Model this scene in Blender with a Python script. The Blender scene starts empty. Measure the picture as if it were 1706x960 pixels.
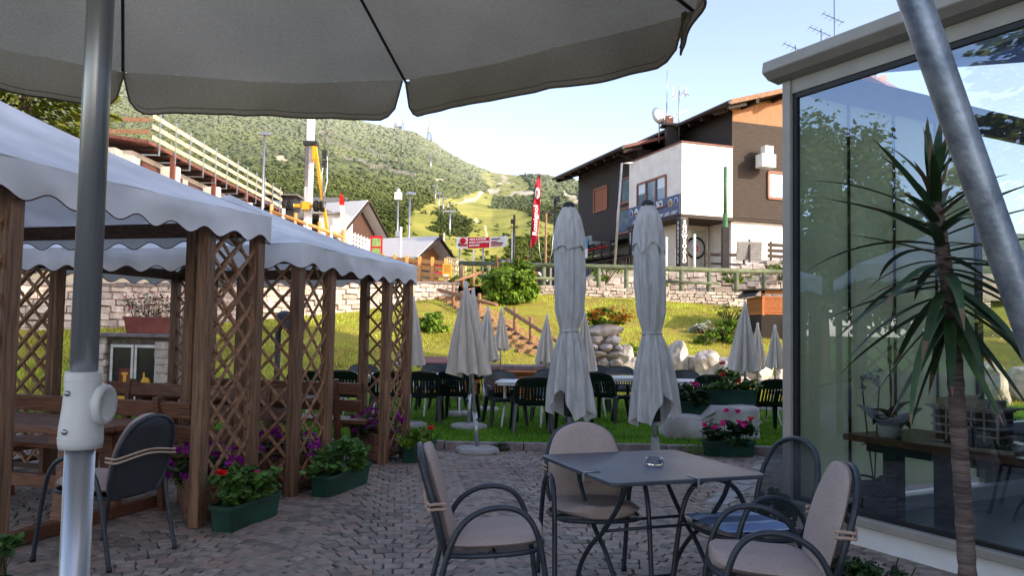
import bpy, bmesh, math, random
import numpy as np
from mathutils import Vector, Matrix, noise
rnd = random.Random(11)
rs = np.random.RandomState(5)
PI = math.pi
sc = bpy.context.scene
col = sc.collection

# ------------------------------------------------------------------ camera
CAM = Vector((0, 0, 1.5))
PITCH, ROLL, F = math.radians(3.05), math.radians(1.0), 1330.0
FWD = Vector((0, math.cos(PITCH), math.sin(PITCH)))
U0 = Vector((0, -math.sin(PITCH), math.cos(PITCH)))
R0 = Vector((1, 0, 0))
RC = R0 * math.cos(ROLL) + U0 * math.sin(ROLL)
UC = U0 * math.cos(ROLL) - R0 * math.sin(ROLL)
cd = bpy.data.cameras.new('camera')
cam = bpy.data.objects.new('camera', cd); col.objects.link(cam)
m = Matrix.Identity(4)
for i in range(3):
    m[i][0], m[i][1], m[i][2], m[i][3] = RC[i], UC[i], -FWD[i], CAM[i]
cam.matrix_world = m
cd.sensor_width = 36; cd.lens = 36 * F / 1706; cd.clip_start = 0.05; cd.clip_end = 20000
sc.camera = cam
sc.view_settings.view_transform = 'Standard'; sc.view_settings.look = 'None'
sc.view_settings.exposure = 0; sc.view_settings.gamma = 1

def ray(px, py):
    return FWD + RC * ((px - 853) / F) + UC * ((480 - py) / F)
def at(px, py, Y):            # surveyed point: sight line at distance Y
    d = ray(px, py); return CAM + d * (Y / d.y)
def atz(px, py, z):           # sight line meets height z
    d = ray(px, py); return CAM + d * ((z - CAM.z) / d.z)

# ------------------------------------------------------------------ light
SUN_EL = math.radians(23)
SH = Vector((0.884, -0.468, 0)).normalized()
SDIR = Vector((SH.x * math.cos(SUN_EL), SH.y * math.cos(SUN_EL), math.sin(SUN_EL)))
w = bpy.data.worlds.new('World'); sc.world = w; w.use_nodes = True
nt = w.node_tree
sky = nt.nodes.new('ShaderNodeTexSky'); sky.sky_type = 'NISHITA'; sky.sun_disc = False
sky.sun_elevation = SUN_EL; sky.sun_rotation = math.atan2(SH.x, SH.y)
sky.altitude = 1600; sky.air_density = 1.0; sky.dust_density = 3.0; sky.ozone_density = 1.0
wb = nt.nodes.new('ShaderNodeMix'); wb.data_type = 'RGBA'; wb.blend_type = 'MULTIPLY'; wb.inputs[0].default_value = 1
wb.inputs[7].default_value = (1.20, .985, .89, 1)             # white balance of the photograph
nt.links.new(sky.outputs[0], wb.inputs[6]); nt.links.new(wb.outputs[2], nt.nodes['Background'].inputs[0])
nt.nodes['Background'].inputs[1].default_value = 0.46
sl = bpy.data.lights.new('sun', 'SUN'); sl.energy = 5.9; sl.angle = math.radians(0.55); sl.color = (1, 0.87, 0.68)
so = bpy.data.objects.new('sun', sl); col.objects.link(so)
so.rotation_euler = SDIR.to_track_quat('Z', 'Y').to_euler()
so.location = (30, -20, 40)

# ------------------------------------------------------------------ materials
MATS = {}
def rgb(*c):                   # sRGB 0-255 to linear
    return tuple((x / 255 / 12.92 if x / 255 <= .04045 else ((x / 255 + .055) / 1.055) ** 2.4) for x in c)
def mat(name, c1, c2=None, rough=.6, scale=6, stretch=(1, 1, 1), detail=4, bump=0, bscale=40, metal=0, tone=0, spec=.4,
        trans=0, lo=.35, hi=.65, hue=None, bstretch=None, sheen=0, big=0):
    if name in MATS: return MATS[name]
    M = bpy.data.materials.new(name); M.use_nodes = True; MATS[name] = M
    n = M.node_tree.nodes; l = M.node_tree.links
    p = n['Principled BSDF']
    tc = n.new('ShaderNodeTexCoord'); mp = n.new('ShaderNodeMapping')
    mp.inputs['Scale'].default_value = stretch
    l.new(tc.outputs['Object'], mp.inputs['Vector'])
    nz = n.new('ShaderNodeTexNoise'); nz.inputs['Scale'].default_value = scale; nz.inputs['Detail'].default_value = detail
    nz.inputs['Roughness'].default_value = .6
    l.new(mp.outputs[0], nz.inputs['Vector'])
    cr = n.new('ShaderNodeValToRGB')
    if c2 is None: c2 = tuple(x * 1.25 for x in c1); c1 = tuple(x * .8 for x in c1)
    cr.color_ramp.elements[0].position = lo; cr.color_ramp.elements[1].position = hi
    cr.color_ramp.elements[0].color = (*c1, 1); cr.color_ramp.elements[1].color = (*c2, 1)
    l.new(nz.outputs['Fac'], cr.inputs['Fac'])
    out = cr.outputs['Color']
    if big:
        nb = n.new('ShaderNodeTexNoise'); nb.inputs['Scale'].default_value = big; nb.inputs['Detail'].default_value = 3
        l.new(tc.outputs['Object'], nb.inputs['Vector'])
        mr = n.new('ShaderNodeMapRange'); mr.inputs[1].default_value = .3; mr.inputs[2].default_value = .7
        mr.inputs[3].default_value = .68; mr.inputs[4].default_value = 1.22
        l.new(nb.outputs['Fac'], mr.inputs[0])
        mx = n.new('ShaderNodeMix'); mx.data_type = 'RGBA'; mx.blend_type = 'MULTIPLY'; mx.inputs[0].default_value = 1
        cb = n.new('ShaderNodeCombineColor')
        for k in range(3): l.new(mr.outputs[0], cb.inputs[k])
        l.new(out, mx.inputs[6]); l.new(cb.outputs[0], mx.inputs[7]); out = mx.outputs[2]
    if tone:
        a = n.new('ShaderNodeAttribute'); a.attribute_name = 'tone'
        mr = n.new('ShaderNodeMapRange'); mr.inputs[3].default_value = 1 - tone; mr.inputs[4].default_value = 1 + tone
        l.new(a.outputs['Fac'], mr.inputs[0])
        mx = n.new('ShaderNodeMix'); mx.data_type = 'RGBA'; mx.blend_type = 'MULTIPLY'; mx.inputs[0].default_value = 1
        cb = n.new('ShaderNodeCombineColor')
        for k in range(3): l.new(mr.outputs[0], cb.inputs[k])
        l.new(out, mx.inputs[6]); l.new(cb.outputs[0], mx.inputs[7]); out = mx.outputs[2]
        if hue:                # second tint by tone
            m2 = n.new('ShaderNodeMix'); m2.data_type = 'RGBA'; m2.blend_type = 'MIX'
            m2.inputs[7].default_value = (*hue, 1)
            r2 = n.new('ShaderNodeMapRange'); r2.inputs[1].default_value = .55; r2.inputs[2].default_value = 1; r2.inputs[4].default_value = .75
            l.new(a.outputs['Fac'], r2.inputs[0]); l.new(r2.outputs[0], m2.inputs[0]); l.new(out, m2.inputs[6]); out = m2.outputs[2]
    l.new(out, p.inputs['Base Color'])
    p.inputs['Roughness'].default_value = rough; p.inputs['Metallic'].default_value = metal
    p.inputs['Specular IOR Level'].default_value = spec
    if bump:
        b = n.new('ShaderNodeBump'); b.inputs['Strength'].default_value = bump; b.inputs['Distance'].default_value = .02
        n2 = n.new('ShaderNodeTexNoise'); n2.inputs['Scale'].default_value = bscale; n2.inputs['Detail'].default_value = 5
        if bstretch:
            m2 = n.new('ShaderNodeMapping'); m2.inputs['Scale'].default_value = bstretch
            l.new(tc.outputs['Object'], m2.inputs['Vector']); l.new(m2.outputs[0], n2.inputs['Vector'])
        else: l.new(mp.outputs[0], n2.inputs['Vector'])
        l.new(n2.outputs['Fac'], b.inputs['Height']); l.new(b.outputs[0], p.inputs['Normal'])
    if trans:                  # thin translucent sheet (cloth, leaf)
        t = n.new('ShaderNodeBsdfTranslucent'); l.new(out, t.inputs['Color'])
        ms = n.new('ShaderNodeMixShader'); ms.inputs[0].default_value = trans
        l.new(p.outputs[0], ms.inputs[1]); l.new(t.outputs[0], ms.inputs[2])
        l.new(ms.outputs[0], n['Material Output'].inputs['Surface'])
    return M

# woods
wood_post = mat('stained_wood_post', rgb(84, 60, 44), rgb(136, 102, 76), rough=.55, scale=5, stretch=(9, 9, .6), bump=.25, bscale=8, tone=.25)
wood_post_x = mat('stained_wood_beam', rgb(62, 44, 33), rgb(98, 72, 53), rough=.6, scale=5, stretch=(1, 6, 9), bump=.2, bscale=8, tone=.25)
lattice_w = mat('lattice_wood', rgb(108, 78, 56), rgb(164, 124, 92), rough=.6, scale=9, stretch=(3, 3, 3), tone=.25)
bench_w = mat('bench_wood', rgb(80, 50, 37), rgb(126, 84, 62), rough=.5, scale=6, stretch=(1, 12, 12), bump=.15, bscale=10, tone=.2)
planter_w = mat('planter_wood', rgb(88, 58, 46), rgb(138, 96, 76), rough=.7, scale=6, stretch=(2, 2, 14), bump=.2, bscale=10)
fence_w = mat('new_pine', rgb(205, 140, 75), rgb(232, 178, 108), rough=.6, scale=6, stretch=(2, 2, 9), tone=.15)
board_w = mat('pale_boards', rgb(235, 205, 150), rgb(250, 228, 180), rough=.6, scale=4, tone=.15)
log_w = mat('weathered_log', rgb(120, 86, 62), rgb(172, 132, 100), rough=.7, scale=9, stretch=(2, 2, 2), bump=.3, bscale=20)
green_rail = mat('mossy_green_rail', rgb(84, 94, 72), rgb(118, 126, 98), rough=.7, scale=5, bump=.2, bscale=15)
dark_wood = mat('dark_chalet_boards', rgb(34, 27, 25), rgb(54, 44, 40), rough=.7, scale=6, stretch=(2, 2, 16), bump=.35, bscale=5, bstretch=(.2, .2, 8))
brown_wood = mat('brown_chalet_boards', rgb(44, 36, 32), rgb(72, 60, 52), rough=.75, scale=5, stretch=(.5, .5, 14), bump=.6, bscale=4, bstretch=(.05, .05, 6))
orange_wood = mat('orange_gable_boards', rgb(136, 86, 46), rgb(178, 122, 72), rough=.6, scale=6, stretch=(16, 16, .4))
brown_paint = mat('brown_red_paint', rgb(104, 62, 54), rgb(135, 84, 74), rough=.6, scale=4)
slat_w = mat('slat_wood', rgb(170, 95, 52), rgb(215, 138, 84), rough=.55, scale=6, stretch=(2, 2, 9), tone=.2)
# metals and paints
anthracite = mat('anthracite_paint', rgb(34, 40, 48), rgb(46, 54, 64), rough=.42, scale=20, spec=.5)
table_top_m = mat('dark_table_top', rgb(66, 72, 82), rgb(80, 86, 96), rough=.38, scale=3, spec=.5, big=1.5)
alu = mat('brushed_aluminium', rgb(158, 162, 168), rgb(182, 186, 192), rough=.32, metal=.75, scale=40, stretch=(1, 1, .05))
galv = mat('galvanised_steel', rgb(120, 130, 144), rgb(168, 178, 190), rough=.42, metal=.75, scale=14, detail=6, bump=.08, bscale=60)
steel = mat('light_steel', rgb(165, 168, 170), rgb(190, 192, 194), rough=.35, metal=.8, scale=8)
white_pl = mat('white_plastic', rgb(205, 205, 205), rgb(222, 222, 220), rough=.35, scale=3)
white_pt = mat('white_paint', rgb(226, 226, 222), rgb(240, 240, 236), rough=.6, scale=3)
plaster = mat('white_plaster', rgb(226, 218, 210), rgb(240, 234, 228), rough=.85, scale=1.5, bump=.03, bscale=30)
beige_pt = mat('beige_frame_paint', rgb(150, 145, 134), rgb(162, 157, 146), rough=.45, scale=3)
black_pl = mat('black_plastic', rgb(24, 25, 27), rgb(34, 35, 37), rough=.5, scale=6)
dark_metal = mat('dark_metal', rgb(38, 36, 36), rgb(56, 52, 50), rough=.5, scale=6)
green_chair = mat('dark_green_resin', rgb(13, 27, 28), rgb(18, 34, 35), rough=.3, scale=3, spec=.55)
green_trough = mat('green_plastic_trough', rgb(18, 56, 46), rgb(28, 72, 58), rough=.5, scale=4, big=3)
yellow_pt = mat('crane_yellow', rgb(226, 160, 30), rgb(240, 178, 48), rough=.5, scale=4)
red_pt = mat('flag_red', rgb(204, 18, 44), rgb(222, 28, 54), rough=.7, scale=3, trans=.2)
white_sign = mat('sign_white', rgb(235, 235, 235), rgb(245, 245, 245), rough=.5, scale=3)
black_sign = mat('sign_black', rgb(14, 14, 15), rgb(20, 20, 21), rough=.6, scale=3)
blue_sign = mat('sign_navy', rgb(64, 76, 110), rgb(74, 88, 124), rough=.5, scale=3)
sky_sign = mat('sign_sky_blue', rgb(40, 140, 190), rgb(52, 154, 204), rough=.5, scale=3)
violet_sign = mat('sign_violet', rgb(92, 96, 160), rgb(104, 108, 172), rough=.5, scale=3)
map_green = mat('map_green', rgb(90, 140, 70), rgb(170, 190, 120), rough=.5, scale=9)
sign_blue2 = mat('sign_blue', rgb(40, 70, 170), rgb(48, 80, 184), rough=.5, scale=3)
yellow_sign = mat('sign_yellow', rgb(220, 160, 40), rgb(232, 175, 56), rough=.5, scale=3)
gold = mat('emblem_gold', rgb(190, 150, 80), rgb(210, 172, 96), rough=.5, scale=3)
rubber = mat('rubber', rgb(26, 25, 25), rgb(40, 39, 38), rough=.8, scale=9)
terracotta = mat('terracotta_plastic', rgb(120, 62, 52), rgb(146, 80, 66), rough=.6, scale=4)
# fabrics
stitch_m = mat('stitched_hem', rgb(120, 108, 92), rgb(140, 128, 110), rough=.95, scale=90)
cloth_big = mat('beige_parasol_cloth', rgb(188, 175, 151), rgb(202, 189, 165), rough=.9, scale=120, stretch=(1, 1, 1), trans=.45, bump=.05, bscale=300, spec=.1, big=1.3)
canopy_m = mat('white_pvc_canopy', rgb(230, 234, 236), rgb(246, 247, 247), rough=.55, scale=2.2, trans=.25, bump=.5, bscale=3.2, spec=.3, big=.9)
hem_m = mat('dark_hem_tape', rgb(58, 34, 32), rgb(72, 44, 40), rough=.8)
gray_cloth = mat('grey_parasol_cloth', rgb(180, 179, 176), rgb(206, 204, 200), rough=.85, scale=6, stretch=(3, 3, .6), bump=.22, bscale=9, bstretch=(5, 5, .8), spec=.15, trans=.08)
cream_cloth = mat('cream_parasol_cloth', rgb(200, 190, 176), rgb(222, 212, 198), rough=.85, scale=5, stretch=(3, 3, .6), bump=.12, bscale=9, spec=.15, trans=.12)
cushion_m = mat('beige_cushion_cloth', rgb(154, 138, 132), rgb(178, 162, 154), rough=.95, scale=160, bump=.2, bscale=9, spec=.1)
strap_m = mat('beige_strap', rgb(164, 142, 126), rgb(180, 158, 142), rough=.95, scale=50, spec=.1)
# ground
cobble_m = mat('porphyry_setts', rgb(114, 103, 94), rgb(158, 145, 132), rough=.62, scale=14, detail=6, bump=.2, bscale=70, tone=.42, hue=rgb(132, 104, 90), big=.5)
mortar_m = mat('sett_joints', rgb(66, 60, 56), rgb(112, 104, 94), rough=.95, scale=30, detail=6, bump=.3, bscale=120)
kerb_m = mat('kerb_stone', rgb(112, 100, 102), rgb(144, 132, 130), rough=.8, scale=9, bump=.3, bscale=40, tone=.15)
grass_m = mat('lawn_green', rgb(58, 86, 22), rgb(92, 116, 34), rough=.9, scale=3.0, detail=8, lo=.3, hi=.7, spec=.1)
slope_m = mat('dry_slope_grass', rgb(150, 126, 68), rgb(160, 164, 62), rough=.95, scale=1.3, detail=10, lo=.32, hi=.68, bump=.8, bscale=6, spec=.1)
blade_m = mat('grass_blades', rgb(80, 134, 32), rgb(126, 172, 54), rough=.7, scale=2, tone=.45, trans=.3, spec=.15)
dry_blade_m = mat('dry_grass_blades', rgb(158, 152, 70), rgb(194, 206, 84), rough=.8, scale=.9, lo=.38, hi=.58, detail=6, tone=.45, trans=.3, spec=.1)
gravel_m = mat('trodden_ground', rgb(140, 128, 108), rgb(176, 164, 142), rough=.95, scale=3, detail=8, bump=.4, bscale=30)
stone_m = mat('wall_stone', rgb(172, 156, 146), rgb(218, 206, 194), rough=.85, scale=5, detail=8, bump=.6, bscale=18, tone=.2)
stone_joint = mat('wall_joints', rgb(112, 100, 90), rgb(150, 138, 126), rough=.95, scale=9)
rock_m = mat('pale_limestone', rgb(160, 150, 140), rgb(224, 214, 204), rough=.88, scale=4.5, detail=10, bump=1.0, bscale=7, lo=.3, hi=.7, big=1.1)
marble_m = mat('white_marble_block', rgb(176, 168, 166), rgb(214, 208, 206), rough=.8, scale=2.2, detail=8, bump=.45, bscale=6, big=1.2)
conc = mat('concrete', rgb(140, 138, 134), rgb(168, 165, 160), rough=.9, scale=10, bump=.2, bscale=50)
# foliage
leaf_g = mat('geranium_leaf', rgb(56, 92, 36), rgb(92, 130, 54), rough=.55, scale=9, tone=.5, trans=.28)
leaf_d = mat('dark_leaf', rgb(30, 56, 24), rgb(54, 84, 36), rough=.55, scale=9, tone=.5, trans=.25)
leaf_b = mat('bush_leaf', rgb(84, 116, 28), rgb(130, 160, 48), rough=.6, scale=3, tone=.5, trans=.3)
needle_m = mat('spruce_needles', rgb(78, 92, 26), rgb(128, 134, 46), rough=.7, scale=.8, tone=.55, trans=.2)
tree_leaf = mat('tree_leaf', rgb(50, 66, 24), rgb(92, 102, 42), rough=.7, scale=.8, tone=.55, trans=.25)
yucca_m = mat('yucca_leaf', rgb(32, 56, 30), rgb(58, 84, 46), rough=.45, scale=5, tone=.4, trans=.12)
yucca_dry = mat('yucca_dry_leaf', rgb(84, 66, 50), rgb(120, 98, 74), rough=.7, scale=5, tone=.3)
bark_y = mat('yucca_bark', rgb(66, 54, 52), rgb(116, 102, 96), rough=.9, scale=3, stretch=(2, 2, 22), detail=6, bump=.6, bscale=3, bstretch=(2, 2, 22))
bark_m = mat('bark', rgb(70, 56, 44), rgb(104, 86, 70), rough=.9, scale=6, stretch=(3, 3, .6), bump=.6, bscale=12)
petal_p = mat('purple_petal', rgb(120, 20, 120), rgb(170, 40, 160), rough=.6, scale=30, tone=.3, trans=.3)
petal_k = mat('pink_petal', rgb(214, 40, 130), rgb(240, 80, 165), rough=.6, scale=30, tone=.25, trans=.3)
petal_r = mat('red_petal', rgb(200, 20, 20), rgb(232, 40, 36), rough=.6, scale=30, tone=.25, trans=.3)
petal_o = mat('orange_petal', rgb(216, 110, 20), rgb(236, 170, 40), rough=.6, scale=30, tone=.5, trans=.3, hue=rgb(190, 50, 30))
# hill
def hill_material():
    M = bpy.data.materials.new('mountain_cover'); M.use_nodes = True
    n = M.node_tree.nodes; l = M.node_tree.links; p = n['Principled BSDF']
    p.inputs['Roughness'].default_value = .95; p.inputs['Specular IOR Level'].default_value = .05
    tc = n.new('ShaderNodeTexCoord')
    def nz(s, d=8):
        x = n.new('ShaderNodeTexNoise'); x.inputs['Scale'].default_value = s; x.inputs['Detail'].default_value = d
        l.new(tc.outputs['Object'], x.inputs['Vector']); return x
    def ramp(src, a, b, lo=.35, hi=.65):
        r = n.new('ShaderNodeValToRGB'); r.color_ramp.elements[0].color = (*a, 1); r.color_ramp.elements[1].color = (*b, 1)
        r.color_ramp.elements[0].position = lo; r.color_ramp.elements[1].position = hi
        l.new(src, r.inputs[0]); return r.outputs[0]
    n1, n2, n3 = nz(.035), nz(.02), nz(.11, 10)
    wood = ramp(n3.outputs['Fac'], rgb(54, 68, 30), rgb(104, 116, 54))
    mead = ramp(n1.outputs['Fac'], rgb(128, 134, 58), rgb(176, 170, 86), .3, .7)
    soil = ramp(n2.outputs['Fac'], rgb(188, 172, 142), rgb(220, 208, 184))
    def attr(name):
        a = n.new('ShaderNodeAttribute'); a.attribute_name = name; return a.outputs['Fac']
    def mix(f, a, b):
        x = n.new('ShaderNodeMix'); x.data_type = 'RGBA'; l.new(f, x.inputs[0]); l.new(a, x.inputs[6]); l.new(b, x.inputs[7]); return x.outputs[2]
    o = mix(attr('meadow'), wood, mead); o = mix(attr('soil'), o, soil)
    hz = n.new('ShaderNodeMix'); hz.data_type = 'RGBA'; l.new(attr('far'), hz.inputs[0]); l.new(o, hz.inputs[6]); hz.inputs[7].default_value = (*rgb(168, 178, 166), 1)  # aerial haze painted into the colour, growing with distance
    l.new(hz.outputs[2], p.inputs['Base Color'])
    b = n.new('ShaderNodeBump'); b.inputs['Strength'].default_value = .6; b.inputs['Distance'].default_value = 2.0
    l.new(n3.outputs['Fac'], b.inputs['Height']); l.new(b.outputs[0], p.inputs['Normal'])
    return M
def bush_material():
    M = bpy.data.materials.new('mountain_pine'); M.use_nodes = True
    n = M.node_tree.nodes; l = M.node_tree.links; p = n['Principled BSDF']
    p.inputs['Roughness'].default_value = .95; p.inputs['Specular IOR Level'].default_value = .05
    tc = n.new('ShaderNodeTexCoord'); x = n.new('ShaderNodeTexNoise'); x.inputs['Scale'].default_value = .5; x.inputs['Detail'].default_value = 8
    l.new(tc.outputs['Object'], x.inputs['Vector'])
    r = n.new('ShaderNodeValToRGB'); r.color_ramp.elements[0].color = (*rgb(50, 62, 28), 1); r.color_ramp.elements[1].color = (*rgb(92, 102, 48), 1)
    r.color_ramp.elements[0].position = .3; r.color_ramp.elements[1].position = .7
    a = n.new('ShaderNodeAttribute'); a.attribute_name = 'tone'
    ad = n.new('ShaderNodeMath'); ad.operation = 'MULTIPLY_ADD'; ad.inputs[1].default_value = .5
    l.new(a.outputs['Fac'], ad.inputs[0])
    sb = n.new('ShaderNodeMath'); sb.operation = 'SUBTRACT'; sb.inputs[1].default_value = .25
    l.new(x.outputs['Fac'], sb.inputs[0]); l.new(sb.outputs[0], ad.inputs[2])
    l.new(ad.outputs[0], r.inputs[0])
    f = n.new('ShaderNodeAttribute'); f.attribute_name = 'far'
    hz = n.new('ShaderNodeMix'); hz.data_type = 'RGBA'; l.new(f.outputs['Fac'], hz.inputs[0]); l.new(r.outputs[0], hz.inputs[6]); hz.inputs[7].default_value = (*rgb(168, 178, 166), 1)  # distant scrub paled toward the haze colour
    l.new(hz.outputs[2], p.inputs['Base Color'])
    b = n.new('ShaderNodeBump'); b.inputs['Strength'].default_value = .8; b.inputs['Distance'].default_value = 1.0
    l.new(x.outputs['Fac'], b.inputs['Height']); l.new(b.outputs[0], p.inputs['Normal'])
    return M
def glass_material(name, tint, ior):
    M = bpy.data.materials.new(name); M.use_nodes = True
    n = M.node_tree.nodes; l = M.node_tree.links; n.remove(n['Principled BSDF'])
    t = n.new('ShaderNodeBsdfTransparent'); t.inputs[0].default_value = (*tint, 1)
    g = n.new('ShaderNodeBsdfGlossy'); g.inputs['Roughness'].default_value = 0.0; g.inputs[0].default_value = (.66, .80, 1, 1)
    fr = n.new('ShaderNodeFresnel'); fr.inputs[0].default_value = ior
    ms = n.new('ShaderNodeMixShader'); l.new(fr.outputs[0], ms.inputs[0]); l.new(t.outputs[0], ms.inputs[1]); l.new(g.outputs[0], ms.inputs[2])
    l.new(ms.outputs[0], n['Material Output'].inputs['Surface'])
    MATS[name] = M; return M
glass_big = glass_material('conservatory_glass', (.92, .97, .95), 2.6)
glass_thin = glass_material('clear_glass', (.85, .9, .88), 1.5)
win_dark = mat('window_glass', rgb(60, 84, 108), rgb(92, 122, 150), rough=.08, scale=1.5, spec=.8)
shutter_b = mat('brown_shutter', rgb(120, 66, 40), rgb(150, 88, 56), rough=.6, scale=5, stretch=(.5, .5, 20))
curtain_m = mat('lace_curtain', rgb(206, 222, 234), rgb(224, 236, 244), rough=.8, scale=30)
def crystal():
    M = bpy.data.materials.new('ashtray_glass'); M.use_nodes = True
    p = M.node_tree.nodes['Principled BSDF']; p.inputs['Transmission Weight'].default_value = 1; p.inputs['Roughness'].default_value = .02
    p.inputs['IOR'].default_value = 1.5; p.inputs['Base Color'].default_value = (.95, .97, 1, 1)
    return M
crystal_m = crystal()
def perforated(name, c, period):   # perforated sheet: holes open to what lies behind
    M = bpy.data.materials.new(name); M.use_nodes = True
    n = M.node_tree.nodes; l = M.node_tree.links; p = n['Principled BSDF']
    p.inputs['Base Color'].default_value = (*c, 1); p.inputs['Roughness'].default_value = .45
    tc = n.new('ShaderNodeTexCoord'); mp = n.new('ShaderNodeMapping'); mp.inputs['Rotation'].default_value = (0, 0, 0)
    l.new(tc.outputs['UV'], mp.inputs[0])
    sep = n.new('ShaderNodeSeparateXYZ'); l.new(mp.outputs[0], sep.inputs[0])
    def wave(sock, add):
        a = n.new('ShaderNodeMath'); a.operation = 'MULTIPLY'; a.inputs[1].default_value = 2 * PI / period; l.new(sock, a.inputs[0])
        s = n.new('ShaderNodeMath'); s.operation = 'COSINE'; l.new(a.outputs[0], s.inputs[0]); return s.outputs[0]
    pr = n.new('ShaderNodeMath'); pr.operation = 'MULTIPLY'; l.new(wave(sep.outputs[0], 0), pr.inputs[0]); l.new(wave(sep.outputs[1], 0), pr.inputs[1])
    gt = n.new('ShaderNodeMath'); gt.operation = 'GREATER_THAN'; gt.inputs[1].default_value = .26; l.new(pr.outputs[0], gt.inputs[0])
    t = n.new('ShaderNodeBsdfTransparent'); ms = n.new('ShaderNodeMixShader')
    l.new(gt.outputs[0], ms.inputs[0]); l.new(p.outputs[0], ms.inputs[1]); l.new(t.outputs[0], ms.inputs[2])
    l.new(ms.outputs[0], n['Material Output'].inputs['Surface'])
    MATS[name] = M; return M
mesh_m = perforated('perforated_sheet', rgb(36, 42, 50), .011)
mesh_dense = mat('woven_mesh_back', rgb(34, 38, 44), rgb(52, 56, 62), rough=.6, scale=180, bump=.4, bscale=200)
def striped():
    M = bpy.data.materials.new('striped_cushion_cloth'); M.use_nodes = True
    n = M.node_tree.nodes; l = M.node_tree.links; p = n['Principled BSDF']; p.inputs['Roughness'].default_value = .9
    tc = n.new('ShaderNodeTexCoord'); sep = n.new('ShaderNodeSeparateXYZ'); l.new(tc.outputs['Object'], sep.inputs[0])
    a = n.new('ShaderNodeMath'); a.operation = 'MULTIPLY'; a.inputs[1].default_value = 6.2; l.new(sep.outputs[0], a.inputs[0])
    f = n.new('ShaderNodeMath'); f.operation = 'PINGPONG'; f.inputs[1].default_value = 1; l.new(a.outputs[0], f.inputs[0])
    r = n.new('ShaderNodeValToRGB'); r.color_ramp.interpolation = 'CONSTANT'
    e = r.color_ramp.elements; e[0].color = (*rgb(92, 114, 152), 1); e[1].position = .4; e[1].color = (*rgb(168, 190, 222), 1)
    x = e.new(.72); x.color = (*rgb(124, 148, 188), 1)
    l.new(f.outputs[0], r.inputs[0]); l.new(r.outputs[0], p.inputs['Base Color'])
    return M
stripe_m = striped()

# ------------------------------------------------------------------ mesh builder
def frame(d, up=Vector((0, 0, 1))):
    d = Vector(d).normalized()
    if abs(d.dot(up)) > .985: up = Vector((0, 1, 0)) if abs(d.y) < .9 else Vector((1, 0, 0))
    x = up.cross(d).normalized(); return x, d.cross(x).normalized(), d
def cr(pts, k=6, closed=False):                     # Catmull-Rom
    P = [Vector(p) for p in pts]; n = len(P); out = []
    rng = range(n) if closed else range(n - 1)
    for i in rng:
        g = (lambda j: P[j % n]) if closed else (lambda j: P[max(0, min(n - 1, j))])
        p0, p1, p2, p3 = g(i - 1), g(i), g(i + 1), g(i + 2)
        for s in range(k):
            t = s / k
            out.append(.5 * ((2 * p1) + (p2 - p0) * t + (2 * p0 - 5 * p1 + 4 * p2 - p3) * t * t + (3 * p1 - p0 - 3 * p2 + p3) * t ** 3))
    if not closed: out.append(P[-1])
    return out
PARENT_M = {}
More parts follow.
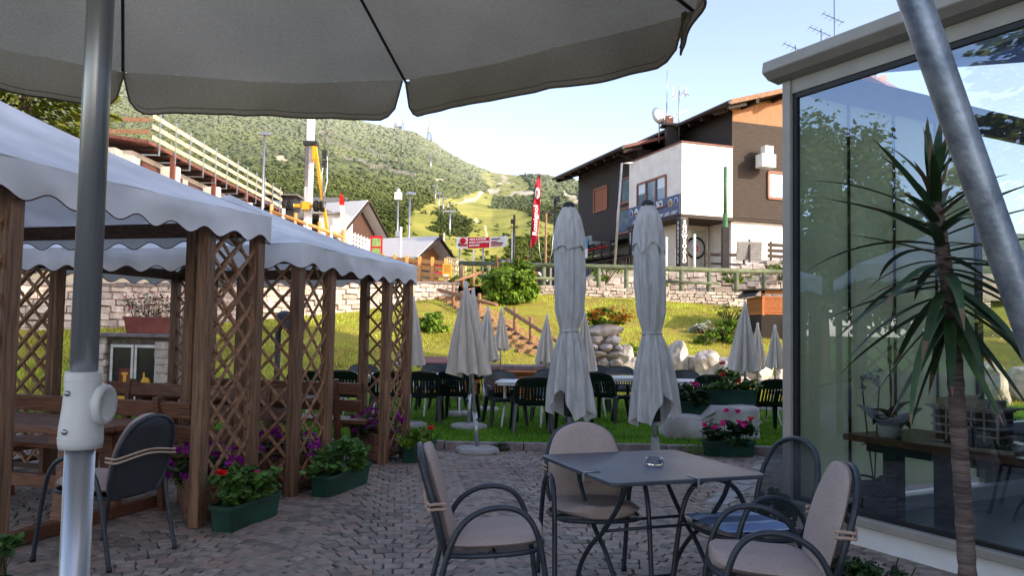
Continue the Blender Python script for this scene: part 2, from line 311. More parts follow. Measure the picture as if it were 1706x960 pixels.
class MB:
    def __init__(s): s.v = []; s.f = []; s.m = []; s.s = []; s.t = []; s.uv = None; s.np = []
    def add(s, vs, fs, mi=0, smooth=False, tone=None):
        b = len(s.v); s.v.extend(Vector(p) for p in vs)
        if tone is None: tone = rnd.random()
        for f in fs:
            s.f.append([b + i for i in f]); s.m.append(mi); s.s.append(smooth); s.t.append(tone)
        return s
    def box(s, c, d, rz=0, mi=0, M=None, tone=None):
        hx, hy, hz = d[0] / 2, d[1] / 2, d[2] / 2
        vs = [Vector((x, y, z)) for z in (-hz, hz) for y in (-hy, hy) for x in (-hx, hx)]
        Rm = M if M is not None else (Matrix.Rotation(rz, 3, 'Z') if rz else None)
        if Rm is not None: vs = [Rm @ p for p in vs]
        c = Vector(c)
        return s.add([c + p for p in vs], [(0, 2, 3, 1), (4, 5, 7, 6), (0, 1, 5, 4), (2, 6, 7, 3), (0, 4, 6, 2), (1, 3, 7, 5)], mi, False, tone)
    def box2(s, lo, hi, mi=0, tone=None):
        return s.box([(a + b) / 2 for a, b in zip(lo, hi)], [abs(b - a) for a, b in zip(lo, hi)], 0, mi, None, tone)
    def bar(s, a, b, wd, ht=None, mi=0, up=Vector((0, 0, 1)), tone=None):
        a, b = Vector(a), Vector(b); x, y, z = frame(b - a, up); ht = ht or wd
        vs = [p + x * (sx * wd / 2) + y * (sy * ht / 2) for p in (a, b) for sy in (-1, 1) for sx in (-1, 1)]
        return s.add(vs, [(0, 2, 3, 1), (4, 5, 7, 6), (0, 1, 5, 4), (2, 6, 7, 3), (0, 4, 6, 2), (1, 3, 7, 5)], mi, False, tone)
    def tube(s, pts, r, n=8, closed=False, mi=0, tone=None):
        P = [Vector(p) for p in pts]; k = len(P); vs = []; ux = None
        rr = r if hasattr(r, '__len__') else [r] * k
        for i in range(k):
            if closed: d = P[(i + 1) % k] - P[i - 1]
            else: d = P[min(i + 1, k - 1)] - P[max(i - 1, 0)]
            d.normalize()
            if ux is None: ux = frame(d)[0]
            ux = (ux - d * ux.dot(d)).normalized(); uy = d.cross(ux)
            for j in range(n):
                a = 2 * PI * j / n; vs.append(P[i] + ux * (math.cos(a) * rr[i]) + uy * (math.sin(a) * rr[i]))
        fs = []
        for i in range(k if closed else k - 1):
            i2 = (i + 1) % k
            for j in range(n):
                j2 = (j + 1) % n; fs.append((i * n + j, i * n + j2, i2 * n + j2, i2 * n + j))
        t = rnd.random() if tone is None else tone
        s.add(vs, fs, mi, True, t)
        if not closed:
            b = len(s.v) - len(vs)
            s.f.append([b + j for j in range(n)][::-1]); s.f.append([b + (k - 1) * n + j for j in range(n)])
            s.m += [mi, mi]; s.s += [False, False]; s.t += [t, t]
        return s
    def lathe(s, prof, n=24, c=(0, 0, 0), mi=0, M=None, smooth=True, tone=None):
        vs = []; c = Vector(c)
        for r, z in prof:
            for j in range(n):
                a = 2 * PI * j / n; p = Vector((r * math.cos(a), r * math.sin(a), z))
                vs.append(c + (M @ p if M is not None else p))
        fs = [(i * n + j, i * n + (j + 1) % n, (i + 1) * n + (j + 1) % n, (i + 1) * n + j) for i in range(len(prof) - 1) for j in range(n)]
        return s.add(vs, fs, mi, smooth, tone)
    def poly(s, pts, mi=0, tone=None): return s.add(pts, [tuple(range(len(pts)))], mi, False, tone)
    def prism(s, base, h, mi=0, tone=None):         # base: list of 3D points, extruded by vector h
        h = Vector(h); n = len(base); B = [Vector(p) for p in base]
        return s.add(B + [p + h for p in B], [tuple(range(n))[::-1], tuple(range(n, 2 * n))] + [(i, (i + 1) % n, n + (i + 1) % n, n + i) for i in range(n)], mi, False, tone)
    def grid(s, fn, nu, nv, mi=0, smooth=True, tone=None):
        vs = [fn(i / nu, j / nv) for j in range(nv + 1) for i in range(nu + 1)]
        fs = [(j * (nu + 1) + i, j * (nu + 1) + i + 1, (j + 1) * (nu + 1) + i + 1, (j + 1) * (nu + 1) + i) for j in range(nv) for i in range(nu)]
        return s.add(vs, fs, mi, smooth, tone)
    def quads(s, arr, tone, mi=0, smooth=False):    # numpy faces (n,k,3)
        s.np.append((np.asarray(arr, dtype=np.float64), np.asarray(tone, dtype=np.float32), mi, smooth)); return s
    def build(s, name, mats, parent=None, world=False, bevel=0, subsurf=0, kind=None):
        me = bpy.data.meshes.new(name)
        V = np.array([tuple(p) for p in s.v], dtype=np.float64).reshape(-1, 3)
        loops = [np.array([i for f in s.f for i in f], dtype=np.int32)]
        sizes = [np.array([len(f) for f in s.f], dtype=np.int32)]
        mi = [np.array(s.m, dtype=np.int32)]; sm = [np.array(s.s, dtype=bool)]; tn = [np.array(s.t, dtype=np.float32)]
        base = len(V); Vs = [V]
        for arr, tone, m_, smo in s.np:
            n, k = arr.shape[0], arr.shape[1]
            Vs.append(arr.reshape(-1, 3)); loops.append(np.arange(n * k, dtype=np.int32) + base); base += n * k
            sizes.append(np.full(n, k, np.int32)); mi.append(np.full(n, m_, np.int32)); sm.append(np.full(n, smo, bool)); tn.append(tone)
        V = np.concatenate(Vs)
        if world and parent is not None:
            Mi = np.array(PARENT_M[parent.name].inverted()); V = V @ Mi[:3, :3].T + Mi[:3, 3]
        L = np.concatenate(loops); S = np.concatenate(sizes)
        me.vertices.add(len(V)); me.vertices.foreach_set('co', V.astype(np.float32).ravel())
        me.loops.add(len(L)); me.loops.foreach_set('vertex_index', L)
        me.polygons.add(len(S)); st = np.zeros(len(S), np.int32); st[1:] = np.cumsum(S)[:-1]
        me.polygons.foreach_set('loop_start', st); me.polygons.foreach_set('loop_total', S)
        me.update(calc_edges=True)
        me.polygons.foreach_set('material_index', np.concatenate(mi)); me.polygons.foreach_set('use_smooth', np.concatenate(sm))
        a = me.attributes.new('tone', 'FLOAT', 'FACE'); a.data.foreach_set('value', np.concatenate(tn))
        if s.uv is not None:
            u = me.uv_layers.new(name='UVMap'); uv = np.array(s.uv, dtype=np.float32)[L]; u.data.foreach_set('uv', uv.ravel())
        me.validate(); me.update()
        for M in (mats if isinstance(mats, (list, tuple)) else [mats]): me.materials.append(M)
        o = bpy.data.objects.new(name, me); col.objects.link(o)
        if parent is not None: o.parent = parent
        if bevel:
            b = o.modifiers.new('bevel', 'BEVEL'); b.width = bevel; b.segments = 2; b.limit_method = 'ANGLE'
        if subsurf:
            b = o.modifiers.new('subsurf', 'SUBSURF'); b.levels = subsurf; b.render_levels = subsurf
        if kind: o['kind'] = kind
        return o
def thing(name, label, cat, loc=(0, 0, 0), rz=0, group=None):
    o = bpy.data.objects.new(name, None); col.objects.link(o)
    o.location = loc; o.rotation_euler = (0, 0, rz); o.empty_display_size = .2
    o['label'] = label; o['category'] = cat
    if group: o['group'] = group
    PARENT_M[o.name] = Matrix.Translation(Vector(loc)) @ Matrix.Rotation(rz, 4, 'Z')
    return o
def tag(o, label, cat, group=None):
    o['label'] = label; o['category'] = cat
    if group: o['group'] = group
    return o
def dup(root, loc, rz, label, scale=1):
    r = root.copy(); col.objects.link(r); r.location = loc; r.rotation_euler = (0, 0, rz); r.scale = (scale,) * 3
    r['label'] = label
    def rec(a, b):
        for ch in list(a.children):
            c = ch.copy(); col.objects.link(c); c.parent = b; rec(ch, c)
    rec(root, r); return r
def text(body, size, loc, xd, up, mat_, parent, world=True, off=.0, align='CENTER', sx=1.0, extrude=.004, leading=1.0):
    cu = bpy.data.curves.new('lettering', 'FONT'); cu.body = body; cu.size = size; cu.align_x = align; cu.align_y = 'CENTER'
    cu.offset = off; cu.extrude = extrude; cu.space_line = leading; cu.materials.append(mat_)
    cu.resolution_u = 3
    tmp = bpy.data.objects.new('lettering', cu); col.objects.link(tmp)
    bpy.context.view_layer.update(); dg = bpy.context.evaluated_depsgraph_get()
    me = bpy.data.meshes.new_from_object(tmp.evaluated_get(dg)); bpy.data.objects.remove(tmp); bpy.data.curves.remove(cu)
    o = bpy.data.objects.new('lettering', me); col.objects.link(o)
    if not me.materials: me.materials.append(mat_)
    xd = Vector(xd).normalized(); up = Vector(up); up = (up - xd * up.dot(xd)).normalized(); nn = xd.cross(up)
    M = Matrix.Identity(4)
    for i in range(3): M[i][0], M[i][1], M[i][2], M[i][3] = xd[i] * sx, up[i], nn[i], loc[i]
    if parent is not None:
        o.parent = parent
        if world: M = PARENT_M[parent.name].inverted() @ M
    o.matrix_local = M
    return o
# ------------------------------------------------------------------ foliage helpers (numpy)
def rand_dirs(n):
    d = rs.normal(size=(n, 3)); return d / np.linalg.norm(d, axis=1)[:, None]
def leaves(c, size, up_bias=.5, aspect=1.0, k=6, droop=0.15, outward=None):
    """k-gon leaves, one at each centre c (n,3)"""
    n = len(c); nr = rand_dirs(n); nr[:, 2] = np.abs(nr[:, 2]) + up_bias
    if outward is not None: nr += outward * 1.0
    nr /= np.linalg.norm(nr, axis=1)[:, None]
    a = rand_dirs(n); u = np.cross(nr, a); u /= np.linalg.norm(u, axis=1)[:, None]; v = np.cross(nr, u)
    sz = size * rs.uniform(.6, 1.35, n)
    out = np.zeros((n, k, 3))
    for j in range(k):
        t = 2 * PI * j / k + .3
        out[:, j] = c + u * (math.cos(t) * sz * aspect)[:, None] + v * (math.sin(t) * sz)[:, None] - nr * (droop * sz * abs(math.cos(t)))[:, None]
    return out
def cloud(c, r, n, shell=.45, clumps=0, csize=.35):
    """points in an ellipsoid, denser toward its skin, optionally gathered in clumps"""
    d = rand_dirs(n); rad = rs.uniform(shell, 1, n) ** .6
    p = d * rad[:, None]
    if clumps:
        cc = rand_dirs(clumps) * rs.uniform(.45, .95, clumps)[:, None]
        p = cc[rs.randint(0, clumps, n)] + rand_dirs(n) * (rs.uniform(0, 1, n) ** .5 * csize)[:, None]
    return p * np.array(r) + np.array(c), p
def blossom(mb, c, r, mi, n=9, size=.018):
    p, d = cloud(c, (r, r, r * .7), n, .2)
    mb.quads(leaves(p, size, .3, 1, 5, .2), rs.uniform(0, 1, n), mi)
def icos(sub):
    bm = bmesh.new(); bmesh.ops.create_icosphere(bm, subdivisions=sub, radius=1)
    v = np.array([p.co[:] for p in bm.verts]); f = np.array([[x.index for x in q.verts] for q in bm.faces]); bm.free(); return v, f
ICO = {k: icos(k) for k in (1, 2, 3, 4)}
def rock_mesh(c, r, seed, cuts=14, sub=3, rough=.10, rz=None, flat=False):
    v, f = ICO[sub]; q = np.random.RandomState(seed); v = v.copy()
    for _ in range(cuts):
        d = q.normal(size=3); d /= np.linalg.norm(d); h = q.uniform(.55, .86)
        s_ = v @ d - h; k = s_ > 0; v[k] -= np.outer(s_[k], d) * .93
    off = Vector((seed * 3.7, seed * 1.3, 0))
    dn = np.array([noise.fractal(Vector(p) * 1.8 + off, 1.0, 2.0, 5) for p in v])
    v = v * (1 + rough * dn)[:, None]
    v = v * np.array(r); a = q.uniform(0, 6.28) if rz is None else rz
    Rm = np.array([[math.cos(a), -math.sin(a), 0], [math.sin(a), math.cos(a), 0], [0, 0, 1]])
    v = v @ Rm.T + np.array(c)
    mb = MB(); mb.add([Vector(p) for p in v], [tuple(x) for x in f], 0, not flat)
    return mb
# ------------------------------------------------------------------ terrain
TAB = np.array([  # X, Y of wall, height at wall foot, Y where the slope starts, wall top
    (-30, 15.0, 1.10, 12.0, 2.20), (-14, 16.5, 1.20, 13.0, 2.25), (-9.8, 20.0, 1.40, 14.2, 2.45), (-7.5, 24.0, 1.68, 15.0, 2.72),
    (-4.95, 26.0, 2.05, 15.6, 2.95), (-3.2, 28.0, 2.50, 16.2, 3.12), (-1.9, 29.0, 2.70, 16.8, 3.15), (.95, 30.0, 2.88, 17.2, 3.25),
    (5.5, 30.0, 2.74, 17.5, 3.12), (10.3, 30.0, 2.40, 17.8, 3.04), (16, 30.0, 2.30, 18.0, 3.0), (40, 30.0, 2.2, 18.0, 3.0)])
def tab(x, k): return np.interp(x, TAB[:, 0], TAB[:, k])
LAWN = .07
def ground_z(x, y):
    x = np.asarray(x, float); y = np.asarray(y, float)
    Yw, zb, Yb, zt = tab(x, 1), tab(x, 2), tab(x, 3), tab(x, 4)
    t = np.clip((y - Yb) / (Yw - Yb), 0, 1); s = .72 * t + .28 * (3 * t * t - 2 * t ** 3)
    z = LAWN + (zb - LAWN) * s
    z = z + .05 * np.sin(x * 1.3 + y * .7) * np.clip((y - Yb) / 1.5, 0, 1) * np.clip((Yw - y) / 1.0, 0, 1)
    return np.where(y > Yw + .2, zt - .03, z)
def gz(x, y): return float(ground_z(x, y))

def sheet(name, x0, x1, y0, y1, z, m_, kind='structure', nx=1, ny=1):
    mb = MB(); mb.grid(lambda u, v: Vector((x0 + (x1 - x0) * u, y0 + (y1 - y0) * v, z)), nx, ny, smooth=False)
    return mb.build(name, m_, kind=kind)
# wide ground under everything
mb = MB(); nseg = 64
ring = [Vector((6000 * math.cos(2 * PI * i / nseg), 6000 * math.sin(2 * PI * i / nseg), -.25)) for i in range(nseg)]
mb.poly(ring); mb.build('ground', grass_m, kind='structure')
KY = 10.08                                   # kerb line
sheet('patio_bed', -30, 30, -25, KY + .06, -.013, mortar_m)

# setts laid in segmental arcs
def setts():
    mb = MB(); Wd, s_, R_ = 1.32, .118, .86
    A = math.radians(8); ca, sa = math.cos(A), math.sin(A)
    quads = []; tones = []
    for k in range(-9, 10):
        for j in range(-16, 112):
            y0 = j * s_
            th = math.asin(Wd / 2 / R_); n = int(round(2 * th * R_ / s_)) - (j % 2)
            for i in range(n):
                a0, a1 = -th + 2 * th * i / n, -th + 2 * th * (i + 1) / n
                g = .0048
                pts = []
                for aa, rr in ((a0, R_ - s_ / 2 + g), (a1, R_ - s_ / 2 + g), (a1, R_ + s_ / 2 - g), (a0, R_ + s_ / 2 - g)):
                    sh = g / rr * (1 if aa == a0 else -1)
                    px = k * Wd + rr * math.sin(aa + sh) + rnd.gauss(0, .006)
                    py = y0 + rr * math.cos(aa + sh) - R_ + rnd.gauss(0, .006)
                    pts.append((px * ca - py * sa, px * sa + py * ca))
                cx = sum(p[0] for p in pts) / 4; cy = sum(p[1] for p in pts) / 4
                if not (1.6 < cy < KY - .06 and -1.0 * cy - 1 < cx < .75 * cy + 1.2 and cx < 7): continue
                z = rnd.gauss(0, .0016); tx, ty = rnd.gauss(0, .007), rnd.gauss(0, .007)
                top = [Vector((cx + (p[0] - cx) * .93, cy + (p[1] - cy) * .93, z + tx * (p[0] - cx) + ty * (p[1] - cy))) for p in pts]
                mid = [Vector((p[0], p[1], z - .004)) for p in pts]
                bot = [Vector((p[0], p[1], -.03)) for p in pts]
                mb.add(bot + mid + top, [(8, 9, 10, 11)] + [(i_, (i_ + 1) % 4, 4 + (i_ + 1) % 4, 4 + i_) for i_ in range(4)] + [(4 + i_, 4 + (i_ + 1) % 4, 8 + (i_ + 1) % 4, 8 + i_) for i_ in range(4)])
    return mb.build('patio_paving', cobble_m, kind='structure')
setts()
# pale stepping course on the right of the patio
mb = MB()
for i in range(8):
    c = atz(1300 - i * 14, 758 + i * 11, .004); mb.box((c.x, c.y, -.005), (.24 + rnd.random() * .1, .2, .03), rz=.9 + rnd.gauss(0, .03))
mb.build('paving_band', conc, kind='structure', bevel=.005)

# kerb: separate stones in one band
mb = MB(); x = -14.0
while x < 9:
    L = rnd.uniform(.75, 1.0); mb.box((x + L / 2, KY + .03, .02 + rnd.gauss(0, .003)), (L - .012, .11, .16)); x += L
mb.build('kerb', kerb_m, kind='structure', bevel=.008)

# lawn and slope: one continuous sheet
def lawn():
    mb = MB()
    xs = np.concatenate([np.linspace(-30, -14, 9)[:-1], np.linspace(-14, 13, 109), np.linspace(13, 40, 14)[1:]])
    nv = 110; V = []
    for j in range(nv + 1):
        for x in xs:
            Yw = tab(x, 1); y = KY + .08 + (Yw + .1 - KY - .08) * (j / nv)
            z = gz(x, y) + .035 * noise.noise(Vector((x * .9, y * .9, 0))) * min(1, max(0, y - 13) / 3)
            V.append(Vector((x, y, z)))
    n = len(xs)
    mb.add(V, [(j * n + i, j * n + i + 1, (j + 1) * n + i + 1, (j + 1) * n + i) for j in range(nv) for i in range(n - 1)], 0, True)
    # slope faces take the drier material
    for k, f in enumerate(mb.f):
        c = sum((mb.v[i] for i in f), Vector()) / 4
        mb.m[k] = 1 if c.y > tab(c.x, 3) - .3 + .35 * noise.noise(Vector((c.x, c.y, 3))) else 0
    return mb.build('lawn', [grass_m, slope_m], kind='structure')
lawn()
def blades(name, x, y, h, wd, m_, lean=.5):
    n = len(x); z = ground_z(x, y); a = rs.uniform(0, 2 * PI, n); hh = h * rs.uniform(.5, 1.3, n)
    q = np.zeros((n, 3, 3)); ca, sa = np.cos(a), np.sin(a); b = rs.uniform(0, 2 * PI, n); ln = rs.uniform(0, lean, n) * hh
    for k, sg in ((0, -1), (1, 1)):
        q[:, k, 0] = x + ca * wd * sg; q[:, k, 1] = y + sa * wd * sg; q[:, k, 2] = z - .005
    q[:, 2, 0] = x + np.cos(b) * ln; q[:, 2, 1] = y + np.sin(b) * ln; q[:, 2, 2] = z + hh
    mb = MB(); mb.quads(q, rs.uniform(0, 1, n)); o = mb.build(name, m_, kind='stuff')
    o['label'] = 'short grass growing over the lawn' if 'dry' not in name else 'yellowish rough grass growing on the bank'; return o
n = 120000
y = KY + .1 + (17.5 - KY) * rs.uniform(0, 1, n) ** 1.25; x = rs.uniform(-.72, .72, n) * y - .2
blades('lawn_grass', x, y, .042, .006, blade_m)
n = 110000
x = rs.uniform(-11, 12, n); Yb, Yw = tab(x, 3), tab(x, 1); y = Yb - .2 + (Yw - Yb) * rs.uniform(0, 1, n)
dens = np.array([noise.noise(Vector((a * .55, b * .55, 5))) for a, b in zip(x, y)])
k = dens + rs.uniform(-.5, .5, n) > -.12
blades('dry_bank_grass', x[k], y[k], .075, .011, dry_blade_m, .9)

# plateau above the walls and the mountain behind it
def plateau():
    mb = MB(); xs = np.linspace(-40, 45, 86); nv = 40; V = []
    for j in range(nv + 1):
        t = (j / nv) ** 1.5
        for x in xs:
            Yw = tab(x, 1) + .42; y = Yw + (95 - Yw) * t
            z0 = tab(x, 4) - .04; z1 = 3.1
            s_ = min(1, (y - Yw) / 6)
            z = z0 + (z1 - z0) * s_
            if x > 2: z += 1.3 * min(1, max(0, (y - 33.6) / .8)) * min(1, (x - 2) / 2)
            V.append(Vector((x, y, z)))
    n = len(xs)
    mb.add(V, [(j * n + i, j * n + i + 1, (j + 1) * n + i + 1, (j + 1) * n + i) for j in range(nv) for i in range(n - 1)], 0, True)
    mb.build('plaza', gravel_m, kind='structure')
plateau()

RIDGE = np.array([(-500, 90), (-200, 100), (0, 110), (190, 128), (300, 142), (400, 160), (500, 176), (550, 187), (600, 201), (650, 213), (690, 219), (720, 236), (760, 262), (790, 276),
    (820, 287), (850, 291), (872, 292), (890, 290), (905, 291), (930, 297), (965, 302), (1000, 312), (1060, 330), (1150, 345), (1309, 360), (1706, 390), (2300, 410)])
YR = np.array([(-500, 1000), (600, 950), (720, 900), (820, 820), (900, 700), (1000, 620), (1309, 600), (2300, 600)])
YBASE, PYB = 78.0, 470.0
def hill_Y(px, t): return YBASE * (np.interp(px, YR[:, 0], YR[:, 1]) / YBASE) ** t
def hill_t(px, py):
    r = np.interp(px, RIDGE[:, 0], RIDGE[:, 1]); return np.clip((PYB - py) / (PYB - r), 0, 1) ** (1 / .92)
def hill_py(px, t):
    r = np.interp(px, RIDGE[:, 0], RIDGE[:, 1]); return PYB - (PYB - r) * t ** .92
def rays(px, py, Y):
    px = np.asarray(px, float); py = np.asarray(py, float)
    d = np.array(FWD)[None] + np.outer((px - 853) / F, np.array(RC)) + np.outer((480 - py) / F, np.array(UC))
    return np.array(CAM)[None] + d * (np.asarray(Y) / d[:, 1])[:, None]
def roughen(P, Y, T):
    P = P.copy()
    for i in range(len(P)):
        P[i, 2] += noise.fractal(Vector((P[i, 0] * .018, P[i, 1] * .018, 0)), 1.0, 2.0, 4) * 5.0 * min(1, Y[i] / 450) * (1 - T[i] ** 6)
    return P
def hill_pt(px, py):
    T = np.array([float(hill_t(px, py))]); Y = hill_Y(px, T); return Vector(roughen(rays([px], [py], Y), Y, T)[0])
def in_poly(px, py, P):
    px = np.asarray(px); py = np.asarray(py); r = np.zeros(px.shape, bool); n = len(P)
    for i in range(n):
        x0, y0 = P[i]; x1, y1 = P[(i + 1) % n]
        with np.errstate(divide='ignore', invalid='ignore'):
            c = ((y0 > py) != (y1 > py)) & (px < (x1 - x0) * (py - y0) / (y1 - y0 + 1e-9) + x0)
        r ^= c
    return r
MEADOW = [(600, 480), (632, 440), (645, 412), (668, 386), (672, 364), (700, 339), (728, 333), (770, 328), (812, 325), (818, 314), (806, 303), (800, 290), (822, 284), (866, 288), (872, 298), (886, 309),
          (882, 318), (900, 330), (900, 345), (930, 365), (945, 385), (960, 400), (1000, 430), (1100, 480)]
CLUMPS = [[(715, 352), (730, 344), (745, 341), (760, 348), (772, 358), (784, 372), (786, 386), (765, 392), (745, 390), (722, 386), (712, 380), (730, 370), (736, 362), (722, 358)],
          [(812, 347), (822, 332), (838, 327), (862, 325), (885, 324), (925, 335), (945, 372), (930, 372), (905, 366), (884, 362), (862, 357), (835, 356), (815, 353)],
          [(858, 402), (872, 394), (900, 400), (930, 392), (1000, 400), (1000, 470), (850, 470), (852, 440), (846, 425)]]
SOIL_LINES = [([(744, 343), (760, 338), (790, 331), (815, 326), (826, 320), (832, 314)], 1.6), ([(846, 327), (856, 322), (890, 320)], 2.0), ([(836, 293), (843, 296), (838, 301), (846, 304)], 2.2),
              ([(815, 325), (812, 316), (826, 318)], 2.6), ([(793, 362), (806, 380), (812, 398)], 1.6), ([(822, 301), (838, 309)], 1.5)]
SOIL_POLY = [[(935, 311), (946, 320), (962, 326), (966, 345), (948, 338), (938, 326)], [(893, 329), (902, 336), (914, 348), (918, 353), (905, 350)], [(640, 366), (648, 362), (656, 378), (650, 388)],
             [(460, 259), (472, 257), (480, 262), (478, 268), (466, 268)], [(722, 302), (738, 300), (740, 306), (726, 308)], [(693, 213), (704, 213), (690, 222)]]
SNOWF = [[(531, 222), (545, 224), (560, 228), (580, 238), (594, 242)], [(543, 235), (562, 243), (586, 251), (620, 260), (650, 270), (673, 278)],
         [(570, 258), (582, 265), (598, 272), (615, 279), (637, 281), (660, 286), (676, 292), (692, 298)], [(615, 249), (632, 255), (642, 260)]]
def seg_dist(px, py, pts):
    d = np.full(np.shape(px), 1e9)
    for (x0, y0), (x1, y1) in zip(pts[:-1], pts[1:]):
        L = (x1 - x0) ** 2 + (y1 - y0) ** 2; t = np.clip(((px - x0) * (x1 - x0) + (py - y0) * (y1 - y0)) / L, 0, 1)
        d = np.minimum(d, np.hypot(px - x0 - t * (x1 - x0), py - y0 - t * (y1 - y0)))
    return d
def covers(px, py):
    me = in_poly(px, py, MEADOW)
    for c in CLUMPS: me &= ~in_poly(px, py, c)
    so_ = np.zeros(np.shape(px))
    for l_, wd in SOIL_LINES: so_ = np.maximum(so_, np.clip(wd + .6 - seg_dist(px, py, l_), 0, 1))
    for c in SOIL_POLY: so_ = np.maximum(so_, in_poly(px, py, c) * 1.0)
    return me, so_
def mountain():
    cx = np.concatenate([np.linspace(-500, 150, 66)[:-1], np.linspace(150, 1010, 431), np.linspace(1010, 2300, 60)[1:]])
    tt = np.concatenate([np.linspace(0, 1, 261)])
    PX, T = np.meshgrid(cx, tt); PY = hill_py(PX, T); Y = hill_Y(PX, T)
    P = rays(PX.ravel(), PY.ravel(), Y.ravel())
    P = roughen(P, Y.ravel(), T.ravel())
    back = P[-len(cx):].copy(); back[:, 1] += 260; back[:, 0] *= 1.25; back[:, 2] -= 60
    first = P[:len(cx)].copy(); first[:, 2] = -.3; first[:, 1] -= 3
    P = np.concatenate([first, P, back]); n = len(cx); rows = len(tt) + 2
    jitx = np.array([noise.noise(Vector((a * .06, b * .06, 1))) for a, b in zip(PX.ravel(), PY.ravel())]) * 5
    me, so_ = covers(PX.ravel() + jitx, PY.ravel() + jitx * .5)
    me = np.concatenate([np.ones(n), me * 1.0, np.zeros(n)]); so_ = np.concatenate([np.zeros(n), so_, np.zeros(n)])
    far = np.concatenate([np.zeros(n), np.clip((Y.ravel() - 150) / 900, 0, 1) * .5, np.full(n, .5)])  # weight of the painted haze per vertex
    mb = MB(); mb.add([Vector(p) for p in P], [(j * n + i, j * n + i + 1, (j + 1) * n + i + 1, (j + 1) * n + i) for j in range(rows - 1) for i in range(n - 1)], 0, True)
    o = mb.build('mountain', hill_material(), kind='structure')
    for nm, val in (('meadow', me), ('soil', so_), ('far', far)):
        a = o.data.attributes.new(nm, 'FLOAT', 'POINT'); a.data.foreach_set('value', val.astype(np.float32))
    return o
mountain()
def mountain_bushes():
    n = 115000
    px = rs.uniform(150, 990, n); t = rs.uniform(.02, .995, n); py = hill_py(px, t)
    me, so_ = covers(px, py)
    keep = (~me) & (so_ < .3)
    for l_ in SNOWF: keep &= seg_dist(px, py, l_) > 1.3
    keep &= (np.array([noise.noise(Vector((a * .03, b * .05, 9))) for a, b in zip(px, py)]) + rs.uniform(-.5, .5, n)) > -.22
    stray = me & (so_ < .1) & (rs.uniform(0, 1, n) < .008)
    keep = keep | stray
    px, py, t = px[keep], py[keep], t[keep]; Y = hill_Y(px, t); P = roughen(rays(px, py, Y), Y, t); n = len(px)
    size = (.6 + Y / 900 * 1.25) * rs.uniform(.4, 1.7, n) ** 1.3; inc = np.zeros(n, bool)
    for c in CLUMPS: inc |= in_poly(px, py, c)
    size[inc] *= .75
    near = Y < 330; k_ = 6
    sp = np.repeat(P[near], k_, 0); ss = np.repeat(size[near], k_); o_ = rs.normal(size=(len(sp), 3)) * (ss * .5)[:, None]; o_[:, 2] = np.abs(o_[:, 2]) * .7
    P = np.concatenate([P[~near], sp + o_]); size = np.concatenate([size[~near], ss * rs.uniform(.2, .48, len(ss))]); Y = np.concatenate([Y[~near], np.repeat(Y[near], k_)]); n = len(P)
    v, f = ICO[1]; nvv, nf = len(v), len(f)
    jit = 1 + rs.uniform(-.35, .35, (n, nvv))
    V = v[None] * jit[:, :, None] * size[:, None, None] * np.array([1, 1, .4])[None, None]
    low = np.array([noise.fractal(Vector((a * .012, b * .012, 2)), 1, 2, 5) for a, b in zip(P[:, 0], P[:, 1])])
    V[:, :, 2] *= rs.uniform(.7, 1.5, n)[:, None]
    spire = (rs.uniform(0, 1, n) < .03) & (Y > 150)          # single young spruces in the scrub
    V[spire, :, 2] *= 2.6; V[spire, :, :2] *= .6
    top_ = (v[:, 2] > .5)[None, :] & spire[:, None]; V[:, :, :2] *= np.where(top_, .35, 1.0)[:, :, None]
    V += P[:, None]; 
    tone = np.repeat(np.clip(rs.uniform(.2, .65, n) + low * .55 - spire * .25, 0, 1), nf); far = np.repeat(np.clip((Y - 150) / 900, 0, 1) * .62, nf)  # far: share of haze put into each bush's colour
    tris = V[:, f].reshape(-1, 3, 3)
    me_ = bpy.data.meshes.new('pine_scrub')
    L = (f[None] + (np.arange(n) * nvv)[:, None, None]).reshape(-1).astype(np.int32)
    me_.vertices.add(n * nvv); me_.vertices.foreach_set('co', V.reshape(-1).astype(np.float32))
    me_.loops.add(len(L)); me_.loops.foreach_set('vertex_index', L); k = len(L) // 3
    me_.polygons.add(k); me_.polygons.foreach_set('loop_start', np.arange(k, dtype=np.int32) * 3); me_.polygons.foreach_set('loop_total', np.full(k, 3, np.int32))
    me_.update(calc_edges=True)
    for nm, val in (('tone', tone), ('far', far)):
        a = me_.attributes.new(nm, 'FLOAT', 'FACE'); a.data.foreach_set('value', val.astype(np.float32))
    me_.polygons.foreach_set('use_smooth', np.ones(k, bool))
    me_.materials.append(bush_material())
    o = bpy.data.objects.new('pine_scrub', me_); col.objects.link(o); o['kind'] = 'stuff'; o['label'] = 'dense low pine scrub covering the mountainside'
mountain_bushes()
# snow fences on the mountainside
for l_, lab in zip(SNOWF, ['highest short snow fence line on the mountainside', 'long snow fence line across the middle of the mountainside', 'lowest long snow fence line ending near the ski slope', 'short faint snow fence line right above the long ones']):
    pts = cr([(p[0], p[1], 0) for p in l_], 9); W = [hill_pt(p.x, p.y) for p in pts]
    t = thing('snow_fence', lab, 'snow fence', W[0], 0, 'snow fences on the mountainside')
    a = MB()
    for p, q in zip(W[:-1], W[1:]): a.bar(p + Vector((0, 0, 2.2)), q + Vector((0, 0, 2.2)), .12, .22)
    a.build('rail', conc, t, True)
    for p in W:
        a = MB(); a.bar(p - Vector((0, 0, .5)), p + Vector((0, 0, 2.4)), .35, .5); a.build('post', conc, t, True)
